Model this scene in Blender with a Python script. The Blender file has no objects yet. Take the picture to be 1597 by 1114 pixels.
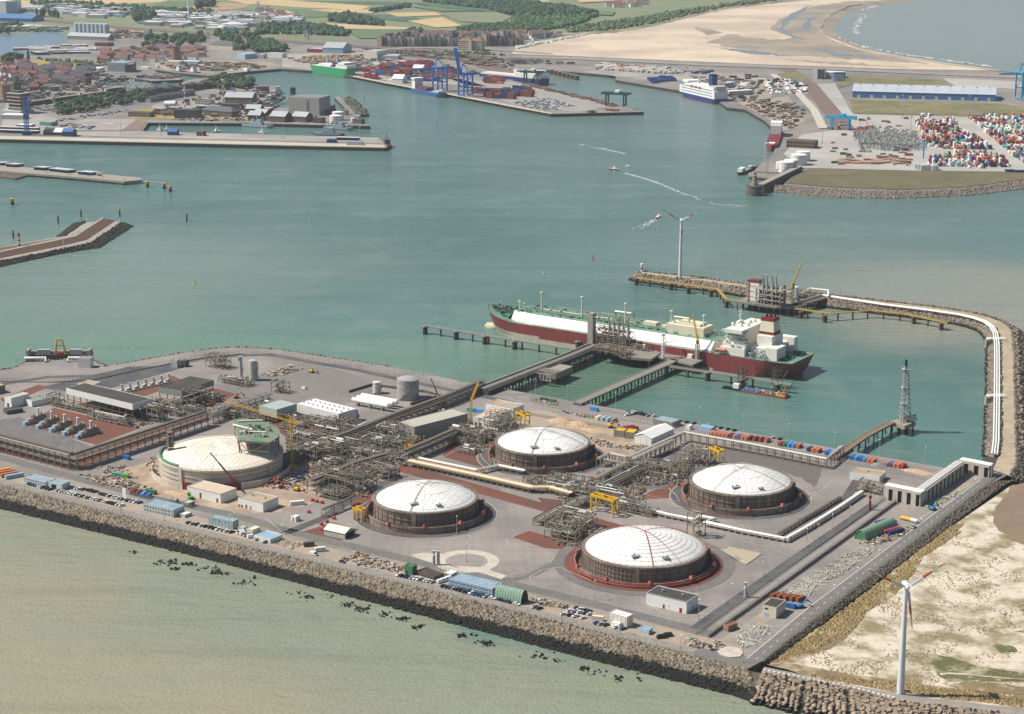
import bpy,math,random
from mathutils import Vector,Matrix,noise
random.seed(7)
R=math.radians
SC=bpy.context.scene
COL=SC.collection
# camera
FPX,CX,CY,CAMH=3036.0,798.5,557.0,400.0
PITCH=math.atan(772.0/FPX)
cam=bpy.data.cameras.new('camera');camo=bpy.data.objects.new('camera',cam);COL.objects.link(camo)
camo.location=(0,0,CAMH);camo.rotation_euler=(math.pi/2-PITCH,0,0)
cam.sensor_fit='HORIZONTAL';cam.sensor_width=36;cam.lens=36*FPX/1597;cam.clip_end=200000;cam.clip_start=5
SC.camera=camo
# light
SUN_EL,SUN_AZ=R(51),R(178)
w=bpy.data.worlds.new('World');SC.world=w;w.use_nodes=True
nt=w.node_tree;bg=nt.nodes['Background'];sky=nt.nodes.new('ShaderNodeTexSky');sky.sky_type='NISHITA'
sky.sun_disc=False;sky.sun_elevation=SUN_EL;sky.sun_rotation=math.pi/2-SUN_AZ;sky.altitude=0;sky.dust_density=1.5
nt.links.new(sky.outputs[0],bg.inputs[0]);bg.inputs[1].default_value=0.062
sl=bpy.data.lights.new('sun','SUN');sl.energy=4.9;sl.angle=R(0.5);sl.color=(1,.95,.87)
so=bpy.data.objects.new('sun',sl);COL.objects.link(so)
so.rotation_euler=Vector((math.cos(SUN_EL)*math.cos(SUN_AZ),math.cos(SUN_EL)*math.sin(SUN_AZ),math.sin(SUN_EL))).to_track_quat('Z','Y').to_euler()
so.location=(0,0,900)
SC.view_settings.view_transform='Standard';SC.view_settings.look='None';SC.view_settings.gamma=1
SC.view_settings.use_curve_mapping=False;SC.view_settings.exposure=0.42
SC.cycles.max_bounces=6;SC.cycles.transparent_max_bounces=8;SC.cycles.volume_bounces=0
# helpers
def W(p,z=6.0):
 u=(p[0]-CX)/FPX;v=(p[1]-CY)/FPX
 dy=math.cos(PITCH)-v*math.sin(PITCH);dz=-math.sin(PITCH)-v*math.cos(PITCH)
 t=(z-CAMH)/dz
 return Vector((u*t,dy*t,z))
def top_of(g,ytop):
 a=(CY-ytop)/FPX;s,c=math.sin(PITCH),math.cos(PITCH)
 z=CAMH+g.y*(a*c-s)/(c+a*s)
 return z-g.z
def zm(x0,y0,s):return lambda x,y:(x0+x/s,y0+y/s)
zA=zm(0,520,4.642);zB=zm(220,520,4.642);zC=zm(500,560,4.642);zD=zm(720,580,4.642);zE=zm(980,620,4.642)
zF=zm(1260,560,4.641);zG=zm(1260,760,3.148);zH=zm(880,780,3.9775);zI=zm(0,720,4.642);zJ=zm(220,700,4.642)
zK=zm(500,720,4.642);zL=zm(620,820,4.642);zM=zm(900,900,4.563);zN=zm(1380,440,5.571)
f1=zm(0,0,3.9925);f2=zm(400,0,3.9925);f3=zm(800,0,3.9925);f4=zm(1200,0,4.0226);f5=zm(1100,130,3.2133)
f6=zm(0,170,3.9775);f7=zm(640,400,3.9925);f8=zm(960,400,3.9925)
g1=zm(0,0,7.985);g2=zm(200,0,7.985);g3=zm(0,100,7.985);g4=zm(200,100,7.985);g5=zm(400,90,7.259)
g6=zm(1420,170,9.023);g7=zm(600,60,7.985);g8=zm(980,320,8.567)
def lin(c):
 if isinstance(c,str):c=tuple(int(c[i:i+2],16)/255 for i in(0,2,4))
 return tuple(x/12.92 if x<=.04045 else((x+.055)/1.055)**2.4 for x in c)
MATS={}
def nodes_of(m):m.use_nodes=True;return m.node_tree.nodes,m.node_tree.links,m.node_tree.nodes['Principled BSDF']
def mat(name,col,rough=.7,var=.18,scale=.5,metal=0,bump=0,spec=.3,island=0,streak=0,wear=0,col2=None,s2=.02,t2=.5,w2=.12):
 """a colour with grain: var = fine brightness grain, island = change from piece to piece, streak = dirt runs, col2 = patches of a second colour"""
 if name in MATS:return MATS[name]
 m=bpy.data.materials.new(name);n,l,b=nodes_of(m);MATS[name]=m
 c=lin(col)
 geo=n.new('ShaderNodeNewGeometry');pos=geo.outputs['Position']
 cur=None
 rgb=n.new('ShaderNodeRGB');rgb.outputs[0].default_value=(*c,1);cur=rgb.outputs[0]
 if col2 is not None:
  t=n.new('ShaderNodeTexNoise');t.inputs['Scale'].default_value=s2;t.inputs['Detail'].default_value=6;t.inputs['Roughness'].default_value=.62;l.new(pos,t.inputs['Vector'])
  mr=n.new('ShaderNodeMapRange');mr.inputs[1].default_value=t2-w2;mr.inputs[2].default_value=t2+w2;l.new(t.outputs['Fac'],mr.inputs[0])
  mx=n.new('ShaderNodeMix');mx.data_type='RGBA';l.new(mr.outputs[0],mx.inputs['Factor']);l.new(cur,mx.inputs['A']);mx.inputs['B'].default_value=(*lin(col2),1)
  cur=mx.outputs['Result']
 def mulv(val,lo,hi):
  nonlocal cur
  mr=n.new('ShaderNodeMapRange');mr.inputs[1].default_value=.3;mr.inputs[2].default_value=.7;mr.inputs[3].default_value=lo;mr.inputs[4].default_value=hi;l.new(val,mr.inputs[0])
  v=n.new('ShaderNodeVectorMath');v.operation='SCALE';l.new(cur,v.inputs[0]);l.new(mr.outputs[0],v.inputs['Scale']);cur=v.outputs[0]
  return mr
 if var:
  t=n.new('ShaderNodeTexNoise');t.inputs['Scale'].default_value=scale;t.inputs['Detail'].default_value=5;t.inputs['Roughness'].default_value=.65;l.new(pos,t.inputs['Vector'])
  mulv(t.outputs['Fac'],1-var,1+var)
 if streak:
  mp=n.new('ShaderNodeMapping');mp.inputs['Scale'].default_value=(.55,.55,.06);l.new(pos,mp.inputs['Vector'])
  t=n.new('ShaderNodeTexNoise');t.inputs['Scale'].default_value=1;t.inputs['Detail'].default_value=4;l.new(mp.outputs[0],t.inputs['Vector'])
  mulv(t.outputs['Fac'],1-streak,1+streak*.4)
 if wear:
  for sc in((.012,.3,1),(.35,.02,1)):
   mp=n.new('ShaderNodeMapping');mp.inputs['Rotation'].default_value=(0,0,.5917);mp.inputs['Scale'].default_value=sc;l.new(pos,mp.inputs['Vector'])
   t=n.new('ShaderNodeTexNoise');t.inputs['Scale'].default_value=1;t.inputs['Detail'].default_value=5;t.inputs['Roughness'].default_value=.6;l.new(mp.outputs[0],t.inputs['Vector']);mulv(t.outputs['Fac'],1-wear,1+wear*.5)
 if island:
  mr=mulv(geo.outputs['Random Per Island'],1-island,1+island);mr.inputs[1].default_value=0;mr.inputs[2].default_value=1
 l.new(cur,b.inputs['Base Color'])
 b.inputs['Roughness'].default_value=rough;b.inputs['Metallic'].default_value=metal;b.inputs['Specular IOR Level'].default_value=spec
 if bump:
  t=n.new('ShaderNodeTexNoise');t.inputs['Scale'].default_value=scale*3;t.inputs['Detail'].default_value=6;l.new(pos,t.inputs['Vector'])
  bp=n.new('ShaderNodeBump');bp.inputs['Strength'].default_value=bump;bp.inputs['Distance'].default_value=.3;l.new(t.outputs['Fac'],bp.inputs['Height']);l.new(bp.outputs[0],b.inputs['Normal'])
 return m
class MB:
 def __init__(s):s.v=[];s.f=[];s.m=[]
 def add(s,vs,fs,mi=0):
  o=len(s.v);s.v.extend(vs);s.f.extend([tuple(i+o for i in f)for f in fs]);s.m.extend([mi]*len(fs));return s
 def box(s,cx,cy,z0,sx,sy,sz,rot=0,mi=0,tx=1,ty=1,bottom=True):
  c,q=math.cos(rot),math.sin(rot);vs=[]
  for z,ax,ay in((z0,1,1),(z0+sz,tx,ty)):
   for x,y in((-1,-1),(1,-1),(1,1),(-1,1)):
    x*=sx/2*ax;y*=sy/2*ay;vs.append((cx+x*c-y*q,cy+x*q+y*c,z))
  fs=[(4,5,6,7),(0,1,5,4),(1,2,6,5),(2,3,7,6),(3,0,4,7)]
  if bottom:fs.append((3,2,1,0))
  return s.add(vs,fs,mi)
 def bx(s,x0,y0,z0,x1,y1,z1,mi=0):return s.box((x0+x1)/2,(y0+y1)/2,z0,x1-x0,y1-y0,z1-z0,0,mi)
 def tube(s,a,b,r,n=6,r2=None,mi=0,cap=True):
  a=Vector(a);b=Vector(b);d=b-a
  if d.length<1e-6:return s
  d.normalize();u=d.orthogonal().normalized();v=d.cross(u);r2=r if r2 is None else r2
  vs=[];off=math.pi/n
  for p,q in((a,r),(b,r2)):
   for i in range(n):
    t=2*math.pi*i/n+off;vs.append(tuple(p+(u*math.cos(t)+v*math.sin(t))*q))
  fs=[(i,(i+1)%n,n+(i+1)%n,n+i)for i in range(n)]
  if cap:fs+=[tuple(range(n))[::-1],tuple(range(n,2*n))]
  return s.add(vs,fs,mi)
 def bar(s,a,b,w,h=None,mi=0):
  a=Vector(a);b=Vector(b);d=b-a;h=w if h is None else h
  if d.length<1e-6:return s
  d.normalize();up=Vector((0,0,1))if abs(d.z)<.99 else Vector((1,0,0))
  sd=d.cross(up).normalized()*(w/2);up=sd.cross(d).normalized()*(h/2)
  vs=[tuple(p+x*sd+y*up)for p in(a,b)for x,y in((-1,-1),(1,-1),(1,1),(-1,1))]
  return s.add(vs,[(0,1,5,4),(1,2,6,5),(2,3,7,6),(3,0,4,7),(3,2,1,0),(4,5,6,7)],mi)
 def path(s,pts,r,n=6,mi=0,closed=False):
  pts=[Vector(p)for p in pts];vs=[];N=len(pts)
  for i,p in enumerate(pts):
   if closed:d=(pts[(i+1)%N]-pts[i-1])
   else:d=(pts[min(i+1,N-1)]-pts[max(i-1,0)])
   d.normalize();up=Vector((0,0,1))if abs(d.z)<.95 else Vector((0,1,0))
   u=d.cross(up).normalized();v=u.cross(d)
   k=1.0
   if 0<i<N-1:
    d0=(pts[i]-pts[i-1]).normalized();k=1/max(.5,abs(d0.dot(d)))
   for j in range(n):
    t=2*math.pi*j/n;vs.append(tuple(p+u*math.cos(t)*r*k+v*math.sin(t)*r))
  fs=[]
  for i in range(N if closed else N-1):
   a=i*n;b=((i+1)%N)*n
   fs+=[(a+j,a+(j+1)%n,b+(j+1)%n,b+j)for j in range(n)]
  if not closed:fs+=[tuple(range(n))[::-1],tuple(range((N-1)*n,N*n))]
  return s.add(vs,fs,mi)
 def lathe(s,prof,n=32,cx=0,cy=0,mi=0,a0=0,a1=None):
  full=a1 is None;a1=2*math.pi if full else a1;k=n if full else n+1;vs=[];fs=[]
  for r,z in prof:
   for i in range(k):
    t=a0+(a1-a0)*i/n;vs.append((cx+r*math.cos(t),cy+r*math.sin(t),z))
  for j in range(len(prof)-1):
   for i in range(n if full else n):
    i2=(i+1)%k
    fs.append((j*k+i,j*k+i2,(j+1)*k+i2,(j+1)*k+i))
  return s.add(vs,fs,mi)
 def prism(s,poly,z0,z1,mi=0,mi_side=None,bottom=False):
  n=len(poly);ar=sum(poly[i][0]*poly[(i+1)%n][1]-poly[(i+1)%n][0]*poly[i][1]for i in range(n))
  if ar<0:poly=poly[::-1]
  vs=[(p[0],p[1],z0)for p in poly]+[(p[0],p[1],z1)for p in poly]
  s.add(vs,[tuple(range(n,2*n))]+([tuple(range(n))[::-1]]if bottom else[]),mi)
  o=len(s.v)-2*n
  for i in range(n):s.f.append((o+i,o+(i+1)%n,o+n+(i+1)%n,o+n+i));s.m.append(mi if mi_side is None else mi_side)
  return s
 def loft(s,rows,mi=0,close=False):
  k=len(rows[0]);vs=[tuple(p)for r in rows for p in r];fs=[]
  for j in range(len(rows)-1):
   for i in range(k if close else k-1):
    i2=(i+1)%k;fs.append((j*k+i,j*k+i2,(j+1)*k+i2,(j+1)*k+i))
  return s.add(vs,fs,mi)
 def mesh(s,name,mats):
  me=bpy.data.meshes.new(name);me.from_pydata(s.v,[],s.f)
  if not isinstance(mats,(list,tuple)):mats=[mats]
  for m in mats:me.materials.append(m)
  if len(mats)>1:me.polygons.foreach_set('material_index',s.m)
  me.update();return me
 def build(s,name,mats,parent=None,loc=None,rot=0,smooth=False):
  me=s.mesh(name,mats)
  if smooth:me.polygons.foreach_set('use_smooth',[True]*len(me.polygons))
  return link(name,me,parent,loc,rot)
def link(name,me,parent=None,loc=None,rot=0):
 o=bpy.data.objects.new(name,me);COL.objects.link(o)
 if parent is not None:o.parent=parent
 if loc is not None:o.location=loc
 if rot:o.rotation_euler=(0,0,rot)
 return o
def tag(o,label=None,cat=None,group=None,kind=None):
 if label:o['label']=label
 if cat:o['category']=cat
 if group:o['group']=group
 if kind:o['kind']=kind
 return o
def thing(name,label,cat,loc=(0,0,0),rot=0,group=None):
 return tag(link(name,None,None,loc,rot),label,cat,group)
KIDS={}
def dup(root,loc,rot=None,label=None,group=None,scale=None):
 if root.name not in KIDS:KIDS[root.name]=[(c,list(c.children))for c in root.children]
 r=root.copy();COL.objects.link(r);r.location=loc
 if rot is not None:r.rotation_euler=(0,0,rot)
 if label:r['label']=label
 if group:r['group']=group
 if scale:r.scale=scale if isinstance(scale,tuple)else(scale,)*3
 for c,gs in KIDS[root.name]:
  d=c.copy();COL.objects.link(d);d.parent=r
  for g in gs:e=g.copy();COL.objects.link(e);e.parent=d
 return r
def struct(name,mb,mats,label=None,loc=None,rot=0):
 o=mb.build(name,mats,None,loc,rot);o['kind']='structure'
 if label:o['label']=label
 return o
def sheet(name,pts,z,m,label=None):
 return struct(name,MB().add([tuple(W(p,z))for p in pts],[tuple(range(len(pts)))]),m,label)
def fix_up(o):
 me=o.data
 if me.polygons and me.polygons[0].normal.z<0:me.flip_normals()
 return o
def rag(pts,amp,step=6):
 out=[]
 for a,b in zip(pts,list(pts[1:])+[pts[0]]):
  n=max(1,int(math.hypot(b[0]-a[0],(b[1]-a[1])*2)/step))
  for k in range(n):
   x,y=a[0]+(b[0]-a[0])*k/n,a[1]+(b[1]-a[1])*k/n;q=noise.noise_vector((x*.13,y*.13,1))+noise.noise_vector((x*.4,y*.4,5))*.6;out.append((x+q.x*amp*1.6,y+q.y*amp*.7))
 return out
def ang(a,b):return math.atan2(b[1]-a[1],b[0]-a[0])
AX=R(-33.9)
def jit(a):return random.uniform(-a,a)
def strip(pts_l,pts_r,z,dz=0):
 mb=MB();mb.loft([[W(p,z)for p in pts_l],[W(p,z)for p in pts_r]]);return mb
def lerp(a,b,t):return a+(b-a)*t
def along(pts,step,start=0):
 out=[];pos=start
 acc=0
 for a,b in zip(pts[:-1],pts[1:]):
  a=Vector(a);b=Vector(b);L=(b-a).length
  while pos<=acc+L:out.append((a+(b-a)*((pos-acc)/L),ang(a,b)));pos+=step
  acc+=L
 return out
def offset(pts,d):
 out=[]
 for i,p in enumerate(pts):
  a=Vector(pts[max(i-1,0)]);b=Vector(pts[min(i+1,len(pts)-1)]);t=(b-a);t.z=0;t.normalize()
  k=1.0
  if 0<i<len(pts)-1:
   t0=(Vector(p)-a);t0.z=0;t0.normalize();k=1/max(.6,t0.dot(t))
  out.append(Vector(p)+Vector((-t.y,t.x,0))*d*k)
 return out
 # water, land, beaches
def water_mat():
 m=bpy.data.materials.new('sea water');n,l,b=nodes_of(m)
 geo=n.new('ShaderNodeNewGeometry');pos=geo.outputs['Position']
 def noise(scale,det=4,vec=None):
  t=n.new('ShaderNodeTexNoise');t.inputs['Scale'].default_value=scale;t.inputs['Detail'].default_value=det;l.new(vec or pos,t.inputs['Vector']);return t.outputs['Fac']
 def rng(v,a,b_,lo=0,hi=1):
  if a>b_:a,b_,lo,hi=b_,a,hi,lo
  mr=n.new('ShaderNodeMapRange');mr.interpolation_type='SMOOTHSTEP';mr.inputs[1].default_value=a;mr.inputs[2].default_value=b_;mr.inputs[3].default_value=lo;mr.inputs[4].default_value=hi;l.new(v,mr.inputs[0]);return mr.outputs[0]
 def math_(op,a,b_):
  x=n.new('ShaderNodeMath');x.operation=op
  for i,q in enumerate((a,b_)):
   if isinstance(q,(int,float)):x.inputs[i].default_value=q
   else:l.new(q,x.inputs[i])
  return x.outputs[0]
 def mix(f,a,b_):
  mx=n.new('ShaderNodeMix');mx.data_type='RGBA';l.new(f,mx.inputs['Factor'])
  for k,q in(('A',a),('B',b_)):
   if isinstance(q,str):mx.inputs[k].default_value=(*lin(q),1)
   else:l.new(q,mx.inputs[k])
  return mx.outputs['Result']
 def plane(p,q,z=0):
  a=W(p,z);c=W(q,z);d=(c-a).normalized();nx,ny=-d.y,d.x
  v=n.new('ShaderNodeVectorMath');v.operation='DOT_PRODUCT';l.new(pos,v.inputs[0]);v.inputs[1].default_value=(nx,ny,0)
  return math_('SUBTRACT',v.outputs['Value'],nx*a.x+ny*a.y)
 big=noise(.004,5);mid=noise(.018,5)
 wob=math_('MULTIPLY',math_('SUBTRACT',big,.5),420.)
 base=mix(rng(big,.35,.65),'47675f','51716a')
 d=math_('ADD',plane((0,795),(1128,1085)),wob)
 base=mix(rng(d,60,5),base,'7d826f')
 base=mix(rng(d,-10,-150),base,'8c876f')
 d2=math_('ADD',plane((0,565),(700,590)),math_('MULTIPLY',wob,.6))
 shore=math_('MULTIPLY',rng(d2,330,60),rng(d2,-200,0))
 def blob(p,r0,r1,sx=1,sy=1):
  a=W(p,0);v=n.new('ShaderNodeVectorMath');v.operation='SUBTRACT';l.new(pos,v.inputs[0]);v.inputs[1].default_value=tuple(a)
  v2=n.new('ShaderNodeVectorMath');v2.operation='MULTIPLY';l.new(v.outputs[0],v2.inputs[0]);v2.inputs[1].default_value=(sx,sy,0)
  v3=n.new('ShaderNodeVectorMath');v3.operation='LENGTH';l.new(v2.outputs[0],v3.inputs[0])
  return rng(math_('ADD',v3.outputs['Value'],math_('MULTIPLY',wob,.5)),r1,r0)
 base=mix(math_('MULTIPLY',shore,blob((300,540),120,420,.7,1)),base,'5f7d6d')
 base=mix(math_('MULTIPLY',blob((1600,470),90,260,.8,1),.85),base,'8d897b')
 base=mix(math_('MULTIPLY',blob((1250,410),20,330,1,1),.5),base,'6f7d75')
 base=mix(math_('MULTIPLY',blob((120,420),60,330,.8,.9),.7),base,'75867a')
 base=mix(math_('MULTIPLY',blob((900,590),20,130,.8,.9),.7),base,'4a6450')
 base=mix(math_('MULTIPLY',blob((1480,30),200,1900,.9,.5),.8),base,'868d88')
 base=mix(math_('MULTIPLY',rng(mid,.5,.72),.25),base,'7d8a7d')
 mq=n.new('ShaderNodeMapping');mq.inputs['Rotation'].default_value=(0,0,.35);mq.inputs['Scale'].default_value=(.0035,.03,1);l.new(pos,mq.inputs['Vector']);cur=noise(1,6,mq.outputs[0])
 base=mix(math_('MULTIPLY',rng(cur,.5,.66),.2),base,'70807a');base=mix(math_('MULTIPLY',rng(cur,.47,.33),.14),base,'36504e')
 l.new(base,b.inputs['Base Color']);b.inputs['Roughness'].default_value=.17;b.inputs['IOR'].default_value=1.333;b.inputs['Specular IOR Level'].default_value=.38
 mp=n.new('ShaderNodeMapping');mp.inputs['Rotation'].default_value=(0,0,.6);mp.inputs['Scale'].default_value=(.05,.16,.1);l.new(pos,mp.inputs['Vector'])
 h=math_('ADD',math_('MULTIPLY',noise(1,3,mp.outputs[0]),1.3),math_('MULTIPLY',noise(.45,5),.55))
 bp=n.new('ShaderNodeBump');bp.inputs['Strength'].default_value=.9;bp.inputs['Distance'].default_value=1.3;l.new(h,bp.inputs['Height']);l.new(bp.outputs[0],b.inputs['Normal'])
 return m
WATER=water_mat()
SEA=struct('sea',MB().add([(-60000,-3000,0),(60000,-3000,0),(60000,90000,0),(-60000,90000,0)],[(0,1,2,3)]),WATER,'green grey harbour water and open sea')
QWALL=mat('dark quay wall','38362f',.8,.3,.3,streak=.3)
LANDM=mat('harbour paving','857e76',.85,.16,.03,col2='73716f',s2=.006,w2=.06,wear=.1)
GRAVEL=mat('grey gravel','8c847e',.9,.1,.8,col2='79736f',s2=.018,w2=.1,bump=.2,wear=.1)
ASPH=mat('asphalt','646261',.85,.1,.4,col2='706c69',s2=.03,w2=.15,wear=.14)
ASPHD=mat('dark asphalt','4a494a',.85,.1,.4,col2='5c5a5a',s2=.05,w2=.12,wear=.14)
ROADL=mat('pale concrete road','8f8880',.85,.1,.3,col2='7f7a74',s2=.05)
CONC=mat('concrete','938d83',.8,.18,.15,streak=.16)
CONCL=mat('pale concrete','b3ab9e',.8,.14,.2,streak=.12)
CONCD=mat('stained concrete','5d5852',.85,.25,.12,streak=.3)
REDST=mat('red stone chippings','6f4436',.95,.14,.8,col2='5e4238',s2=.05)
SANDM=mat('beach sand','c0b09a',.95,.08,.05,col2='a99a86',s2=.004,w2=.08)
WETS=mat('wet sand','857c6e',.55,.1,.02,col2='9a8c78',s2=.006,w2=.08)
SANDY=mat('building site sand','a5917c',.95,.16,.12,col2='88796a',s2=.05,w2=.12)
GRASS=mat('dry grass','5f6240',.95,.22,.06,col2='7a7050',s2=.012)
DRYG=mat('brown grass','665c45',.95,.2,.05,col2='59593c',s2=.01)
def land(name,pts,z,mats,depth=5,label=None):
 mb=MB();mb.prism([tuple(W(p,z))[:2]for p in pts],z-depth-1,z,0,1);return struct(name,mb,mats,label)
main_pts=[(-500,205),(0,217.5),(400,226.5),(600,231),(605,229),(592,215.5),(400,210.5),(222,204.5),(231,191.5),(400,192.7),(577.5,196.8),(561,185),(546,168),(529.5,150.6),(521,151.5),(539,170),(528,172),(505,166),(449,168),(421,167),(403,165.5),(432,139.5),(437,134),(400,131.5),(381,125),(350,120.5),(325,121),(304,123),(288,127),(278,131),(269,136),(241,140),(200,143),(165,142),(152,128),(165,122),(200,121),(237,126.5),(281,124.7),(285,122.5),(262,117),(245,113.5),(240,108.5),(272,113.5),(325,118.5),(400,110.5),(437,107.5),(485,110.5),(550,119.5),(600,129.5),(700,147.5),(800,167),(859,178),(1004,174.7),(985,169.5),(800,126),(785,116),(795,111.5),(857,109.5),(960,118.5),(960,125),(1068,143),(1120,158),(1134,168),(1162,171),(1193,189),(1209,205),(1212,225),(1205,240),(1184,258),(1175,268),(1240,270),(1221,289),(1287,295),(1405,299.6),(1505,295),(1597,282.5),(1900,262),(2100,150),(1900,138),(1560,111),(1424,92),(1339,77),(1287,57),(1275,41),(1294,22),(1319,9),(1399,-1),(1470,-20),(1700,-90),(2000,-185),(-800,-185),(-800,190)]
land('mainland',main_pts,5,[LANDM,QWALL],5,'paved port land of the mainland')
def fsheet(name,pts,z,m,label):
 if name in RAG:pts=rag(pts,RAG[name])
 return fix_up(sheet(name,pts,z,m,label))
RAG={'dunes':2.5,'wet_sand':3,'tide_pool':2.5,'grass_bank':2.2,'path_grass':1,'marsh_patch':2.2,'brown_patch':2,'mud_flat':3,'site_sand':5,'dusty_ground':4,'gravel_yard':3,'brown_gravel':4,'dark_gravel':2,'storage_yard':2,'sand_yard':2}
FC={'wheat':mat('ripe wheat field','b09a72',.95,.1,.01),'green':mat('green crop field','586b4a',.95,.15,.01),'pasture':mat('pasture','70775a',.95,.14,.008),'dgreen':mat('dark crop field','455f48',.95,.12,.01),'dune':mat('dune scrub','5f6650',.95,.35,.02,col2='8a8066',s2=.008),'soil':mat('ploughed soil','9a7f66',.95,.1,.01)}
fsheet('countryside',[(-800,72),(-200,60),(200,52),(400,62),(560,64),(760,60),(880,50),(1020,38),(1125,14),(1205,2),(1400,-50),(2000,-183),(-800,-183)],5.15,FC['pasture'],'open countryside beyond the port')
flds=[('wheat',[(60,-8),(250,-8),(262,3),(170,6),(60,4)]),('wheat',[(0,-2),(90,4),(240,10),(215,12),(30,10)]),('green',[(255,2),(345,2),(300,14),(225,13)]),('soil',[(280,12),(340,4),(395,6),(380,13),(335,17),(300,16)]),('wheat',[(330,-4),(400,-6),(580,10),(560,16),(470,12),(385,6)]),('dgreen',[(450,1),(620,3),(640,8),(540,6)]),('wheat',[(640,-3),(810,-1),(800,4),(690,4)]),('green',[(375,15),(470,14),(540,18),(560,23),(480,28),(420,22)]),('wheat',[(400,19),(440,15),(460,20),(440,26),(405,25)]),('wheat',[(480,15),(590,15),(580,21),(520,19)]),('dgreen',[(560,22),(640,25),(665,31),(640,34),(570,28)]),('wheat',[(600,20),(680,19),(690,24),(620,26)]),('wheat',[(635,33),(690,27),(715,38),(720,41),(680,43)]),('pasture',[(680,20),(770,18),(800,25),(780,36),(720,34)]),('wheat',[(500,36),(580,40),(655,44),(640,47),(540,45),(500,41)]),('green',[(540,46),(660,45),(700,52),(690,60),(560,60)]),('dgreen',[(620,48),(695,47),(700,56),(640,57)]),('green',[(640,10),(720,8),(760,16),(690,18)]),('wheat',[(800,30),(850,31),(870,35),(800,38)]),('wheat',[(800,2),(850,0),(860,3),(800,6)]),('dgreen',[(640,4),(800,8),(880,12),(830,22),(700,14)]),('wheat',[(900,0),(960,-3),(970,1),(905,4)]),('green',[(910,16),(960,18),(955,24),(905,21)])]
FL={'wheat':'pale ripe wheat field','green':'green crop field','pasture':'grey green meadow','dgreen':'dark green crop field','soil':'bare brown field'}
for i,(k,p)in enumerate(flds):fsheet('field',p,5.4+.12*i,FC[k],FL[k])
fsheet('dunes',[(820,58),(880,50),(960,42),(1010,33),(1080,14),(1160,4),(1230,-4),(1205,6),(1126,15),(1025,40),(960,51),(900,54),(840,64)],5.75,FC['dune'],'scrubby dunes above the beach')
fsheet('beach',[(798,80),(833,66),(900,53.5),(960,51),(1025,40),(1126,15),(1200,6),(1290,-2),(1400,-2),(1319,10),(1296,22),(1277,41),(1288,56),(1339,76),(1424,91),(1560,110),(1400,108),(1200,101),(900,88),(800,84)],5.5,SANDM,'wide pale beach')
for p in([(1140,52),(1105,66),(1150,76),(1230,86),(1330,92),(1450,100),(1340,79),(1290,62),(1277,44),(1290,24),(1330,8),(1370,2),(1320,2),(1260,12),(1215,30),(1200,46),(1240,60),(1200,62),(1160,58)],[(1210,92),(1300,100),(1420,106),(1330,98)],[(1080,42),(1130,50),(1100,55)]):
 fsheet('wet_sand',p,5.7,WETS,'wet sand flat on the beach')
POOL=mat('tide pool water','6d7880',.2,.1,.01,spec=.6)
for p in([(1214,46),(1222,30),(1250,14),(1262,8),(1248,22),(1230,34),(1222,44),(1240,58),(1256,62),(1236,60)],[(1252,40),(1262,28),(1276,22),(1264,34),(1262,46),(1272,54),(1258,48)],[(1262,74),(1320,84),(1380,92),(1300,86)],[(1120,74),(1180,80),(1240,88),(1170,84)]):
 fsheet('tide_pool',p,5.9,POOL,'shallow tide pool on the beach')
bs=[W(p,5.75)for p in[(1900,137),(1560,110),(1424,91.5),(1339,76.5),(1287,56.5),(1275,41),(1294,22),(1319,9),(1399,-1),(1470,-20)]];struct('beach_slope',MB().loft([offset(bs,14),[p-Vector((0,0,.5))for p in offset(bs,-3)],[p-Vector((0,0,6))for p in offset(bs,-38)]]),WETS,'wet sand sloping into the sea')
FOAM=mat('surf foam','cfcfc6',.8,.2,.1)
def foam_line(pts,wid,z=.35,dens=.9):
 mb=MB()
 for p,a in along([W(q,z)for q in pts],9):
  for k in range(3):
   if random.random()<dens:
    q=p+Vector((jit(4),jit(wid*1.6),0));mb.box(q.x,q.y,z,random.uniform(5,13),random.uniform(.25,1)*wid,.15,a+jit(.3))
 return tag(mb.build('surf',FOAM),'white surf breaking along the beach','surf',kind='stuff')
foam_line([(1395,1),(1330,8),(1302,20),(1281,40),(1290,53),(1341,72),(1424,87),(1548,104)],9)
foam_line([(1348,22),(1340,34),(1332,44),(1336,52)],12,dens=.35);foam_line([(1370,8),(1345,16)],12,dens=.35)
DOCKW=mat('dock water','5f7684',.25,.12,.02,spec=.5)
fsheet('dock_water',[(-200,60),(20,53),(60,50),(90,50),(108,58),(100,66),(70,71),(30,78),(55,86),(10,88),(-200,92)],5.3,DOCKW,'calm dock water behind the town')
BALL=mat('railway ballast','6f5d54',.95,.15,.1);BALLD=mat('dark rails and sleepers','5c5048',.9,.2,.3)
def roadpx(name,pts,wpx,z,m,label):
 c=[W(p,z)for p in pts];return struct(name,MB().loft([offset(c,-wpx/2),offset(c,wpx/2)]),m,label)
roadpx('railway',[(-60,20),(100,34),(180,42),(330,53),(420,62),(560,72),(700,80)],45,6.1,BALL,'railway tracks behind the port')
roadpx('railway',[(640,86),(720,92),(765,104),(800,116)],38,6.2,BALL,'curving railway tracks beside the container yard')
roadpx('railway',[(1228,108),(1262,132),(1285,160),(1320,203)],30,5.6,BALL,'railway tracks of the outer terminal')
roadpx('road',[(800,88),(960,94),(1100,101),(1260,106),(1597,121),(1800,130)],40,6.0,ROADL,'coast road behind the beach')
roadpx('road',[(1205,116),(1240,140),(1270,172),(1284,200)],14,6.2,CONCL,'concrete access road of the outer terminal')
roadpx('road',[(560,80),(640,74),(760,77),(860,84)],22,6.3,ROADL,'coast road in front of the seafront flats')
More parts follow.
